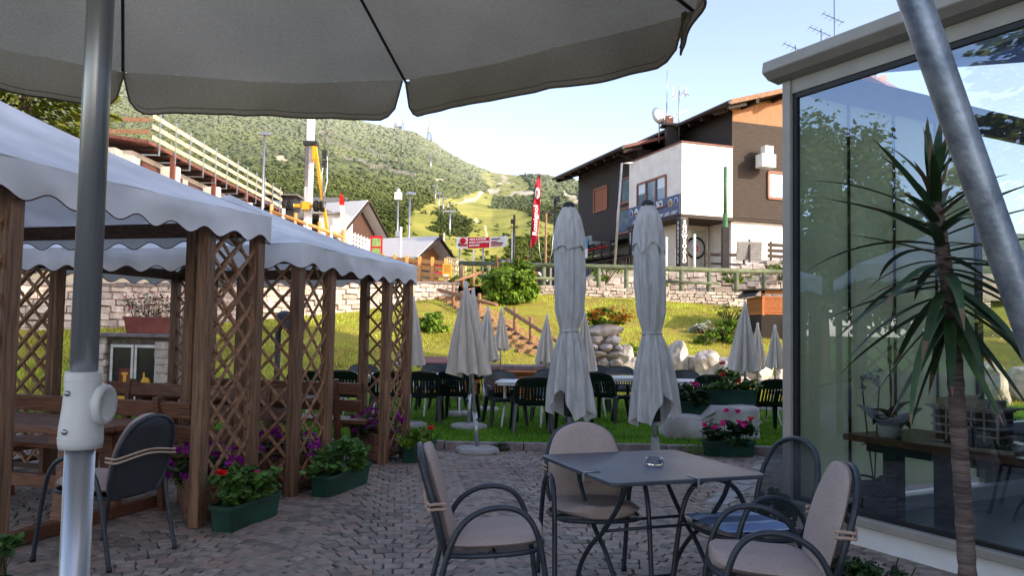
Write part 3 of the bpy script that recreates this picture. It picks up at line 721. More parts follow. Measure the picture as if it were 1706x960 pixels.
# relay towers on the ridge
def relay(px, py, H, wd, lab):
    p = hill_pt(px, py); t = thing('relay_tower', lab, 'tower', p, 0)
    a = MB()
    for sx in (-1, 1):
        for sy in (-1, 1): a.bar((sx * wd, sy * wd, -4), (sx * wd * .25, sy * wd * .25, H), wd * .22)
    for k in range(9):
        z0, z1 = H * k / 9, H * (k + 1) / 9; w0, w1 = wd * (1 - .75 * k / 9), wd * (1 - .75 * (k + 1) / 9)
        for sx in (-1, 1): a.bar((sx * w0, -w0, z0), (-sx * w1, -w1, z1), wd * .14); a.bar((w0 * sx, w0, z0), (w1 * sx, -w1, z1), wd * .14)
    a.build('lattice_mast', steel, t)
    a = MB(); a.tube([(0, 0, H), (0, 0, H * 1.35)], wd * .1, 6); a.build('antenna', steel, t)
    for k, z in enumerate((.55, .72, .86)):
        a = MB(); a.lathe([(0, 0), (wd * .6, .2), (wd * .75, .9), (wd * .7, 1.6), (0, 1.8)], 10, c=(0, -wd * .4, H * z)); a.build('dish_drum', white_pt, t)
relay(715, 236, 17, 3.2, 'big telecom lattice mast with dishes standing on the mountain ridge')
relay(671, 216, 15, 1.6, 'slim dark antenna tower on the rounded mountain top')
relay(659, 214, 9, 1.8, 'small white antenna beside the hut on the mountain top')
t = thing('summit_hut', 'low pale hut on the rounded mountain top', 'hut', hill_pt(664, 214.5))
a = MB(); a.box((0, 0, .2), (7, 5, 3)); a.build('wall', conc, t); a = MB(); a.prism([(-4, -3, 1.7), (4, -3, 1.7), (4, 0, 3), (-4, 0, 3)], (0, .3, .2)); a.prism([(-4, 3, 1.7), (4, 3, 1.7), (4, 0, 3), (-4, 0, 3)], (0, -.1, .2)); a.build('roof', conc, t)
# chairlift pylons
for k, (px, py, h, lab) in enumerate([(717, 293, 9, 'highest chairlift pylon in the forest cut'), (725, 338, 8, 'chairlift pylon at the top edge of the meadow'), (731, 348, 7.5, 'chairlift pylon just above the dark tree clump'),
                                      (738, 366, 7, 'chairlift pylon standing in the dark tree clump'), (749, 402, 7.5, 'chairlift pylon below the dark tree clump')]):
    p = hill_pt(px, py); s_ = p.y / 110; t = thing('chairlift_pylon', lab, 'pylon', p, 0, 'chairlift pylons up the mountain')
    H = h * (.55 + .4 * s_ / 3)
    a = MB(); a.tube([(0, 0, -1), (0, 0, H)], .1 + .05 * s_, 8); a.build('mast', steel, t)
    a = MB(); a.bar((-1.4, 0, H), (1.4, 0, H), .16 + .07 * s_); a.build('cross_arm', steel, t)
    for sx in (-1, 1):
        a = MB(); a.bar((sx * 1.3, -1.2, H + .2), (sx * 1.3, 1.2, H + .2), .16 + .05 * s_); a.build('wheel_train', dark_metal, t)

# ------------------------------------------------------------------ stone walls, stone by stone
def stone_wall(name, label, path, z0, z1, hs, ls, thick=.35, joint=stone_joint, m_=None, cap=None, cat='stone wall'):
    """path: plan points; z0/z1: foot and top heights at those points"""
    P = [Vector((p[0], p[1], 0)) for p in path]
    cum = [0.0]
    for a_, b_ in zip(P[:-1], P[1:]): cum.append(cum[-1] + (b_ - a_).length)
    def pos(s_):
        return Vector((np.interp(s_, cum, [p.x for p in P]), np.interp(s_, cum, [p.y for p in P]), 0))
    t = thing(name, label, cat, (P[0].x, P[0].y, z0[0]))
    core = MB(); st = MB(); L = cum[-1]
    n = max(2, int(L / .8))
    for i in range(n):
        s0, s1 = L * i / n, L * (i + 1) / n; a_, b_ = pos(s0), pos(s1); d = (b_ - a_).normalized(); nn = Vector((-d.y, d.x, 0))
        zb = np.interp((s0 + s1) / 2, cum, z0) - .4; zt = np.interp((s0 + s1) / 2, cum, z1) - .03
        core.prism([a_ + nn * .05 + Vector((0, 0, zb)), b_ + nn * .05 + Vector((0, 0, zb)), b_ + nn * thick + Vector((0, 0, zb)), a_ + nn * thick + Vector((0, 0, zb))], (0, 0, zt - zb))
    hmax = max(b - a for a, b in zip(z0, z1)); nc = max(1, int(round(hmax / hs)))
    for c in range(nc + 2):
        s_ = rnd.uniform(-.3, 0)
        while s_ < L:
            l_ = ls * rnd.uniform(.5, 1.5); s1 = min(L, s_ + l_)
            if s1 - max(0, s_) < .05: s_ = s1 + .01; continue
            a_, b_ = pos(max(0, s_) + .007), pos(s1 - .005); d = (b_ - a_); 
            if d.length < .03: s_ = s1; continue
            d.normalize(); nn = Vector((-d.y, d.x, 0))
            ms = (max(0, s_) + s1) / 2; zt = np.interp(ms, cum, z1); zb = np.interp(ms, cum, z0) - .15
            top = zt - c * hs; bot = top - hs + .008 + rnd.uniform(-.012, .014); top += rnd.uniform(-.012, .012) - .004
            if top < zb: break_ = True
            else: break_ = False
            if not break_:
                out = -rnd.uniform(.02, .06); z_ = Vector((0, 0, 1))
                o4 = [a_ + z_ * (bot + rnd.gauss(0, .012)), b_ + z_ * (bot + rnd.gauss(0, .012)), b_ + z_ * (top + rnd.gauss(0, .008)), a_ + z_ * (top + rnd.gauss(0, .008))]
                ctr = sum(o4, Vector()) / 4
                fr = [ctr + (p - ctr) * rnd.uniform(.84, .95) + nn * (out + rnd.gauss(0, .008)) for p in o4]
                bk = [p + nn * .2 for p in o4]
                st.add(bk + o4 + fr, [(8, 9, 10, 11)] + [(i, (i + 1) % 4, 4 + (i + 1) % 4, 4 + i) for i in range(4)] + [(4 + i, 4 + (i + 1) % 4, 8 + (i + 1) % 4, 8 + i) for i in range(4)])
            s_ = s1
    core.build('wall_core', joint, t, True); st.build('stone_facing', m_ or stone_m, t, True)
    if cap:
        cp = MB()
        for i in range(n):
            a_, b_ = pos(L * i / n + .006), pos(L * (i + 1) / n - .006); d = (b_ - a_).normalized(); nn = Vector((-d.y, d.x, 0))
            z = np.interp(L * (i + .5) / n, cum, z1) - .02
            cp.prism([p + Vector((0, 0, z)) for p in (a_ - nn * .08, b_ - nn * .08, b_ + nn * (thick + .05), a_ + nn * (thick + .05))], (0, 0, .08))
        cp.build('coping', cap, t, True)
    return t
lp = [(-30, 15.0), (-14, 16.5), (-9.8, 20), (-7.5, 24), (-4.95, 26), (-3.2, 28), (-1.95, 29)]
stone_wall('retaining_wall', 'long curved pale stone retaining wall behind the gazebos', lp, [gz(*p) for p in lp], [tab(p[0], 4) for p in lp], .17, .38, cap=kerb_m)
rp = [(.6, 30), (5.5, 30), (10.3, 30), (18, 30)]
stone_wall('retaining_wall', 'low grey stone wall under the green rail fence', rp, [gz(p[0], 29.9) - .05 for p in rp], [tab(p[0], 4) for p in rp], .115, .30)
up = [(2.2, 33.6), (5, 33.6), (8.5, 33.2), (11, 32.9), (16, 32.9)]
stone_wall('terrace_wall', 'rough block wall carrying the terrace of the ski school chalet', up, [3.0] * 5, [3.55, 3.85, 4.15, 4.62, 4.75], .24, .52)
# ------------------------------------------------------------------ gazebos
RV = Vector((.287, .958, 0)).normalized(); PV = Vector((-RV.y, RV.x, 0)); ZV = Vector((0, 0, 1))
def lattice(mb, a, b, z0, z1, step=.155):
    a, b = Vector(a), Vector(b); d = (b - a); W = d.length; d.normalize(); H = z1 - z0; nn = Vector((-d.y, d.x, 0))
    for sg, off in ((1, -.008), (-1, .008)):
        k = -H
        while k < W + H:
            x0, zz0, x1, zz1 = k, 0.0, k + H, H
            if sg < 0: x0, x1 = x1, x0
            # clip to the panel
            pts = []
            (xa, za), (xb, zb) = (x0, zz0), (x1, zz1)
            t0, t1 = 0.0, 1.0; dx = xb - xa
            ta, tb = (0 - xa) / dx, (W - xa) / dx
            if ta > tb: ta, tb = tb, ta
            t0, t1 = max(t0, ta), min(t1, tb)
            if t1 - t0 > .01:
                p = a + d * (xa + dx * t0) + ZV * (z0 + H * t0) + nn * off; q = a + d * (xa + dx * t1) + ZV * (z0 + H * t1) + nn * off
                mb.bar(p, q, .012, .026, up=nn.cross((q - p).normalized()))
            k += step * 1.414
def gazebo(label, NR, depth, width, eave, peak, posts, panels, drop=.2, ov=.078, valance_gap=()):
    """NR: near right corner on plan; posts / panels given in (r, p) metres from NR"""
    t = thing('gazebo', label, 'gazebo', (NR.x, NR.y, 0))
    g = lambda r, p, z=0: NR + RV * r + PV * p + ZV * z
    top = eave - .06
    rz = math.atan2(PV.y, PV.x)
    for r, p in posts:
        a = MB(); c = g(r, p); a.box((c.x, c.y, top / 2), (.095, .095, top), rz)
        a.box((c.x, c.y, top / 2), (.055, .1, top - .004), rz); a.build('post', wood_post, t, True, bevel=.006)
    for (r0, p0), (r1, p1) in panels:
        d = (g(r1, p1) - g(r0, p0)).normalized(); a0, b0 = g(r0, p0) + d * .05, g(r1, p1) - d * .05
        a = MB(); lattice(a, a0, b0, .1, top - .12); pn = a.build('lattice_panel', lattice_w, t, True)
        for hz_ in (top - .1, .08): a = MB(); a.bar(a0 + ZV * hz_, b0 + ZV * hz_, .05, .045); a.build('panel_rail', wood_post_x, pn, True) if False else a.build('panel_rail', wood_post_x, t, True)
    z = top - .05; c4 = [g(0, 0, z), g(depth, 0, z), g(depth, width, z), g(0, width, z)]
    for i in range(4):
        a = MB(); p, q = c4[i], c4[(i + 1) % 4]; d = (q - p).normalized(); a.bar(p + d * .055, q - d * .055, .05, .12); a.build('beam', wood_post_x, t, True)
    # rafters under the cloth
    C = g(depth / 2, width / 2, peak - .06)
    for p in c4: a = MB(); a.bar(p + (C - p) * .05 - ZV * .05, C - ZV * .08, .045, .06); a.build('rafter', wood_post_x, t, True)
    # roof cloth: four sagging triangles
    a = MB(); e4 = [g(-ov, -ov, eave), g(depth + ov, -ov, eave), g(depth + ov, width + ov, eave), g(-ov, width + ov, eave)]; PK = g(depth / 2, width / 2, peak)
    ctr = g(depth / 2, width / 2, 0)
    for i in range(4):
        A, B = e4[i], e4[(i + 1) % 4]; n = 16; rows = []
        for j in range(n + 1):
            tt = j / n; row = []
            for k in range(n + 1):
                u = k / n; e = A + (B - A) * u
                p = e + (PK - e) * tt
                sag = .05 * math.sin(PI * tt) + .028 * math.sin(PI * u) * (1 - tt) ** 2
                wr = .014 * noise.noise(Vector((u * 7 + i * 9, tt * 3, 2))) * (1 - tt)
                row.append(p - ZV * sag + ZV * wr)
            rows.append(row)
        vs = [p for r_ in rows for p in r_]
        a.add(vs, [(j * (n + 1) + k, j * (n + 1) + k + 1, (j + 1) * (n + 1) + k + 1, (j + 1) * (n + 1) + k) for j in range(n) for k in range(n)], 0, True)
    cano = a.build('canopy', canopy_m, t, True)
    # scalloped valance with a dark hem
    for i in range(4):
        A, B = e4[i], e4[(i + 1) % 4]; L = (B - A).length; ns = int(L / .34); n = ns * 10; d = (B - A).normalized(); out = Vector((d.y, -d.x, 0))
        if (A - ctr).dot(out) < 0: out = -out
        vs = []; hem = []
        for k in range(n + 1):
            u = k / n; e = A + (B - A) * u; sg = .028 * math.sin(PI * u)
            sc_ = .030 * math.cos(2 * PI * u * ns)
            for j in range(5):
                f = j / 4; wob = .022 * noise.noise(Vector((u * L * 3.0, f * 1.6, i * 7.0)))
                vs.append(e - ZV * (sg + (drop + sc_) * f) + out * (.012 * f + wob) * min(1, k / 4, (n - k) / 4))
            hem.append(vs[-1].copy())
        v = MB(); v.add(vs, [(k * 5 + j, k * 5 + j + 1, (k + 1) * 5 + j + 1, (k + 1) * 5 + j) for k in range(n) for j in range(4)], 0, True)
        v.tube(hem, .0045, 4, mi=1); v.build('valance', [canopy_m, hem_m], t, True)
    return t
NRa = Vector((-2.79, 4.41, 0)) - RV * .6; Da, Wa = 2.91, 3.0
gazebo('nearest wooden gazebo with a white scalloped canopy, standing left of the walkway', NRa, Da, Wa, 2.42, 3.22,
       [(0, 0), (.6, 0), (Da, 0), (Da - .64, 0), (Da, .62), (Da, Wa), (0, Wa)], [((0, 0), (.6, 0)), ((Da - .64, 0), (Da, 0)), ((Da, 0), (Da, .62))])
NRb = Vector((-1.92, 7.15, 0)); Db, Wb = 2.4, 3.28
q = .56
gazebo('farther wooden gazebo with lattice corners, next to the lawn', NRb, Db, Wb, 2.25, 2.95,
       [(0, 0), (q, 0), (0, q), (Db, 0), (Db - q, 0), (Db, q), (0, Wb), (0, Wb - q), (q, Wb), (Db, Wb), (Db, Wb - q)],
       [((0, 0), (q, 0)), ((0, 0), (0, q)), ((Db, 0), (Db - q, 0)), ((Db, 0), (Db, q)), ((0, Wb), (0, Wb - q)), ((0, Wb), (q, Wb)), ((Db, Wb), (Db, Wb - q))], drop=.2)
# corner planter boxes of boards inside the lattice corners, with petunias
def corner_box(label, plabel, a, b, c, h=.3):
    """triangular board box: a is the corner, b-c the open front"""
    a, b, c = Vector(a), Vector(b), Vector(c)
    t = thing('corner_planter', label, 'planter', (a.x, a.y, 0))
    m = MB()
    for k in range(3):
        z = h * k / 3 + .02
        for p, q_ in ((b, c), (a, b), (c, a)): d = (q_ - p).normalized(); m.bar(p + d * .03 + ZV * (z + h / 6), q_ - d * .03 + ZV * (z + h / 6), .022, h / 3 - .008)
    m.build('box', planter_w, t, True)
    m = MB(); m.prism([p + ZV * (h - .06) for p in (a * .9 + (b + c) * .05, b * .9 + (a + c) * .05, c * .9 + (a + b) * .05)], (0, 0, .03)); m.build('soil', mortar_m, t, True)
    ctr = (a + b + c) / 3
    pl = thing('petunia', plabel, 'flowers', (ctr.x, ctr.y, h - .04))
    p, d = cloud((ctr.x, ctr.y, h + .05), (.3, .26, .17), 420, .3)
    m = MB(); m.quads(leaves(p, .022, .5, .75, 6, .2), rs.uniform(0, 1, len(p)))
    m.build('foliage', leaf_d, pl, True)
    m = MB(); p, d = cloud((ctr.x, ctr.y, h + .10), (.32, .28, .18), 46, .8)
    for c_ in p:
        if c_[2] > h: blossom(m, c_, .024, 0, 7, .022)
    m.build('blossoms', petal_p, pl, True)
ga = lambda NR, r, p: NR + RV * r + PV * p
corner_box('wooden corner planter box at the foot of the nearest lattice corner', 'purple petunias in the nearest corner planter', ga(NRa, Da - .08, .08), ga(NRa, Da - .66, .06), ga(NRa, Da - .04, .64))
corner_box('wooden corner planter box at the near corner of the farther gazebo', 'purple petunias behind the middle lattice corner', ga(NRb, .08, .08), ga(NRb, .62, .06), ga(NRb, .06, .62))
corner_box('board planter box at the far lattice corner beside the lawn', 'purple petunias in the box beside the lawn', ga(NRb, Db - .08, .08), ga(NRb, Db - .6, .06), ga(NRb, Db - .05, .6))

# ------------------------------------------------------------------ plastic flower troughs
def trough(label, plabel, c, z, rz, L=.62, Wd=.2, H=.19, plant='geranium', flowers=(), tall=.28, dens=1.0, leafm=None):
    t = thing('flower_trough', label, 'planter', (c[0], c[1], z), rz)
    m = MB(); rows = []
    for w_, l_, zz in ((Wd * .8, L * .93, 0), (Wd * .86, L * .95, .05), (Wd * .97, L * .985, H - .03), (Wd * 1.06, L * 1.02, H - .03), (Wd * 1.06, L * 1.02, H), (Wd * .94, L * .96, H), (Wd * .9, L * .94, H - .05)):
        ring = []
        for sx, sy in ((1, 1), (-1, 1), (-1, -1), (1, -1)):
            for k in range(4):
                a = (math.atan2(sy, sx) - PI / 4) + PI / 2 * k / 3; ring.append(Vector((sx * (l_ / 2 - .03) + .03 * math.cos(a), sy * (w_ / 2 - .03) + .03 * math.sin(a), zz)))
        rows.append(ring)
    n = 16; vs = [p for r_ in rows for p in r_]
    m.add(vs, [(i * n + j, i * n + (j + 1) % n, (i + 1) * n + (j + 1) % n, (i + 1) * n + j) for i in range(len(rows) - 1) for j in range(n)] + [tuple(range(n))[::-1]], 0, False)
    m.build('trough_body', green_trough, t)
    m = MB(); m.box((0, 0, H - .04), (L * .93, Wd * .88, .03)); m.build('soil', mortar_m, t)
    pl = thing(plant, plabel, 'flowers', (c[0], c[1], z + H - .03), rz)
    m = MB(); nb = int(26 * dens)
    for k in range(nb):
        x = rnd.uniform(-L * .48, L * .48); y_ = rnd.uniform(-Wd * .4, Wd * .4)
        e = Vector((x * 1.18 + rnd.gauss(0, .03), y_ * 1.8 + rnd.gauss(0, .04), tall * rnd.uniform(.3, 1)))
        m.tube([(x, y_, 0), Vector((x, y_, 0)).lerp(e, .5) + Vector((0, 0, .03)), e], .0035, 4)
    m.build('stems', leaf_d, pl)
    m = MB(); p, d = cloud((0, 0, tall * .42), (L * .60, Wd * .95, tall * .62), int(620 * dens), .3, int(26 * dens), .3)
    m.quads(leaves(p, .031, .7, .95, 7, .25), rs.uniform(0, 1, len(p)))
    m.build('foliage', leafm or leaf_g, pl)
    for M_, lst in flowers:
        m = MB(); st = MB()
        for fx, fy, fz in lst:
            blossom(m, (fx, fy, fz), .034, 0, 22, .018); st.tube([(fx * .8, fy * .6, .05), (fx, fy, fz)], .003, 4, mi=1)
        m.v += []; m.build('blossoms', M_, pl)
    return t
angR = math.atan2(RV.y, RV.x)
c = ga(NRa, Da - .40, -.26)
trough('green plastic trough of geraniums at the nearest gazebo corner', 'leafy geranium with one red flower head at the nearest corner', c, 0, angR, .66, flowers=[(petal_r, [(-.28, .02, .27)]), (petal_k, [(.02, -.06, .22)])], tall=.31)
c = ga(NRb, .42, -.26)
trough('green plastic trough with dense leaves at the middle lattice corner', 'leafy flowerless geranium at the middle lattice corner', c, 0, angR, .8, Wd=.22, tall=.32, dens=1.2)
c = ga(NRb, Db - .12, -.24)
trough('green plastic trough beside the far lattice corner and kerb', 'thin spreading plant with a red bloom beside the kerb', c, 0, angR, .62, flowers=[(petal_r, [(.1, -.1, .2)])], tall=.22, dens=.8, leafm=leaf_b)
p = atz(0, 955, 0)
trough('green plastic trough at the lower left by the picnic table', 'light green leafy plant in the trough near the picnic table', (-2.78, 4.02), 0, .4, .55, tall=.3, dens=.9)

# ------------------------------------------------------------------ picnic table and benches
def picnic_table(label, c, L, Wd):
    rz = math.atan2(PV.y, PV.x); t = thing('picnic_table', label, 'table', (c[0], c[1], 0), rz)
    for k in range(5):
        m = MB(); m.box((0, -Wd / 2 + Wd * (k + .5) / 5, .735), (L, Wd / 5 - .012, .04)); m.build('top_plank', bench_w, t, bevel=.005)
    for sx in (-1, 1):
        x = sx * (L / 2 - .3)
        m = MB(); m.box((x, 0, .03 + .02), (.09, 1.45, .09)); m.build('foot_beam', bench_w, t, bevel=.005)
        m = MB(); m.box((x, 0, .68), (.07, Wd * .9, .07)); m.build('cross_beam', bench_w, t, bevel=.005)
        for sy in (-1, 1):
            m = MB(); m.bar((x, sy * .24, .09), (x, sy * .17, .65), .13, .07, up=Vector((0, 1, 0))); m.build('leg', bench_w, t, bevel=.005)
    m = MB(); m.box((0, 0, .3), (L - .7, .05, .1)); m.build('stretcher', bench_w, t, bevel=.005)
    return t
def bench(label, c, L, flip, group=None, back=True):
    rz = math.atan2(PV.y, PV.x) + (PI if flip else 0); t = thing('garden_bench', label, 'bench', (c[0], c[1], 0), rz, group)
    for k in range(2):
        m = MB(); m.box((0, -.10 + .19 * k, .44), (L, .17, .04)); m.build('seat_plank', bench_w, t, bevel=.005)
    for z in ((.63, .82) if back else ()):
        m = MB(); m.box((0, .25 + (z - .6) * .18, z), (L, .035, .13), M=Matrix.Rotation(-.16, 3, 'X')); m.build('back_plank', bench_w, t, bevel=.006)
    for sx in (-1, 1):
        x = sx * (L / 2 - .3)
        m = MB(); m.bar((x, .2, 0), (x, .31, .92), .08, .05, up=Vector((1, 0, 0))); m.build('back_leg', bench_w, t, bevel=.005)
        m = MB(); m.bar((x, -.16, 0), (x, -.14, .42), .08, .05, up=Vector((1, 0, 0))); m.build('front_leg', bench_w, t, bevel=.005)
        m = MB(); m.box((x, .0, .395), (.05, .4, .05)); m.build('bearer', bench_w, t, bevel=.005)
    return t
ca = ga(NRa, .6 + 2.31 * .62, Wa / 2 + .05)
picnic_table('brown wooden picnic table under the nearest gazebo', ca, 2.15, .74)
cb = ga(NRb, Db / 2, Wb / 2)
picnic_table('brown wooden picnic table under the farther gazebo', cb, 2.2, .72)
bench('brown bench with backrest behind the picnic table of the nearest gazebo', ga(NRa, .6 + 2.31 * .62 + .8, Wa / 2 - .1), 2.2, False)
bench('brown slatted bench with backrest on the near side of the farther gazebo', ga(NRb, Db / 2 - .82, Wb / 2 - .1), 2.3, True)
bench('brown bench with backrest on the lawn side of the farther gazebo', ga(NRb, Db / 2 + .82, Wb / 2 - .25), 2.3, False)

# ------------------------------------------------------------------ drinks fridge in a stone counter
p0, p1 = at(150, 600, 12.6), at(292, 600, 12.9)
x0, x1, yy = p0.x, p1.x, 12.6
zb = gz(-5.8, 12.8)
t = thing('fridge_counter', 'stone counter with a slate top and two glass fridge doors', 'counter', ((x0 + x1) / 2, yy, zb))
W_ = x1 - x0
m = MB(); m.box((0, .34, .62), (W_, .6, 1.2)); m.build('counter_body', stone_joint, t)
for sx, xx in ((-1, -W_ / 2 + .13), (1, W_ / 2 - .08)):
    z = 0.0; m = MB()
    while z < 1.12:
        h = rnd.uniform(.09, .16); m.box((xx + rnd.gauss(0, .01), -.02 + rnd.gauss(0, .012), z + h / 2), (.28 if sx < 0 else .16, .16, h - .0)); z += h
    m.build('stone_pier', stone_m, t, bevel=.02)
m = MB(); m.box((.02, .25, 1.25), (W_ + .22, .86, .055)); m.build('counter_top', kerb_m, t, bevel=.008)
for k in range(2):
    cx = -W_ / 2 + .33 + .0 + (k + .5) * (W_ - .46) / 2; dw = (W_ - .46) / 2 - .01
    m = MB(); z0, z1 = .12, 1.08
    m.box((cx, -.02, z1), (dw, .05, .05)); m.box((cx, -.02, z0), (dw, .05, .05)); m.box((cx - dw / 2 + .022, -.02, (z0 + z1) / 2), (.044, .05, z1 - z0 - .05)); m.box((cx + dw / 2 - .022, -.02, (z0 + z1) / 2), (.044, .05, z1 - z0 - .05))
    d_ = m.build('fridge_door', steel, t, bevel=.004)
    m = MB(); m.poly([(cx - dw / 2 + .04, -.015, z0), (cx + dw / 2 - .04, -.015, z0), (cx + dw / 2 - .04, -.015, z1), (cx - dw / 2 + .04, -.015, z1)])
    m.build('pane', mat('fridge_glass', rgb(26, 28, 26), rgb(44, 44, 38), rough=.12, scale=5, spec=.6), d_)
    if k == 0:
        m = MB(); m.box((cx + .05, -.022, .48), (dw * .5, .01, .5)); m.build('beer_sticker', mat('sticker_maroon', rgb(92, 34, 24), rgb(120, 48, 30), rough=.5), d_)
        m = MB(); m.box((cx + .05, -.029, .27), (dw * .5, .006, .1)); m.box((cx + .05, -.029, .52), (.05, .006, .22)); m.box((cx + .05, -.029, .41), (.11, .006, .035)); m.box((cx + .05, -.029, .65), (.10, .006, .035)); m.build('sticker_emblem', yellow_sign, d_)
    else:
        m = MB(); m.lathe([(0, -.002), (.07, -.002), (.075, 0), (.07, .004), (0, .004)], 16, c=(cx, -.025, .52), M=Matrix.Rotation(PI / 2, 3, 'X')); m.box((cx - .03, -.024, .62), (.03, .006, .09)); m.build('sticker_emblem', yellow_sign, d_)
p = Vector(((x0 + x1) / 2 + W_ * .12, yy + .3, zb + 1.278))
t = thing('rail_planter', 'brown red plastic planter standing on the fridge counter', 'planter', p, .05)
m = MB(); m.prism([(-.3, -.1, 0), (.3, -.1, 0), (.34, -.13, .26), (-.34, -.13, .26)][0:4], (0, .24, 0)); m.box((0, .02, .25), (.72, .3, .04)); m.build('trough_body', terracotta, t, bevel=.01)
pl = thing('heather', 'sparse dry pink flowering plant in the brown red planter', 'plant', p + Vector((0, 0, .27)))
m = MB()
for k in range(46):
    x = rnd.uniform(-.3, .3); e = Vector((x * 1.6 + rnd.gauss(0, .06), rnd.gauss(0, .1), rnd.uniform(.1, .42))); m.tube([(x, .02, -.03), (x * 1.2, 0, e.z * .6), e], .004, 4)
m.build('stems', log_w, pl)
m = MB(); q_, d = cloud((0, 0, .2), (.48, .2, .22), 300, .3); m.quads(leaves(q_, .022, .4, .6, 5), rs.uniform(0, 1, len(q_))); m.build('foliage', leaf_d, pl)
m = MB(); q_, d = cloud((0, 0, .25), (.48, .2, .2), 60, .6); m.quads(leaves(q_, .016, .4, 1, 5), rs.uniform(0, 1, len(q_))); m.build('blossoms', petal_k, pl)

# garden lamp seen through the lattice
p = at(462, 600, 13.2); z = gz(p.x, 13.2)
t = thing('garden_lamp', 'black path lamp with a tilted white disc head behind the lattice', 'lamp', (p.x, 13.2, z))
m = MB(); m.tube([(0, 0, -.1), (0, 0, 1.35)], .05, 10); m.build('post', dark_metal, t)
Mx = Matrix.Rotation(math.radians(38), 3, 'Y') @ Matrix.Rotation(math.radians(24), 3, 'X')
m = MB(); m.lathe([(0, .1), (.16, .09), (.25, .03), (.26, 0), (.24, -.02)], 24, c=(.2, 0, 1.5), M=Mx); m.bar((0, 0, 1.33), (.1, 0, 1.5), .05); m.build('lamp_head', black_pl, t)
m = MB(); m.lathe([(.24, -.02), (.15, -.05), (0, -.06)], 24, c=(.2, 0, 1.5), M=Mx); m.build('diffuser', white_pl, t)
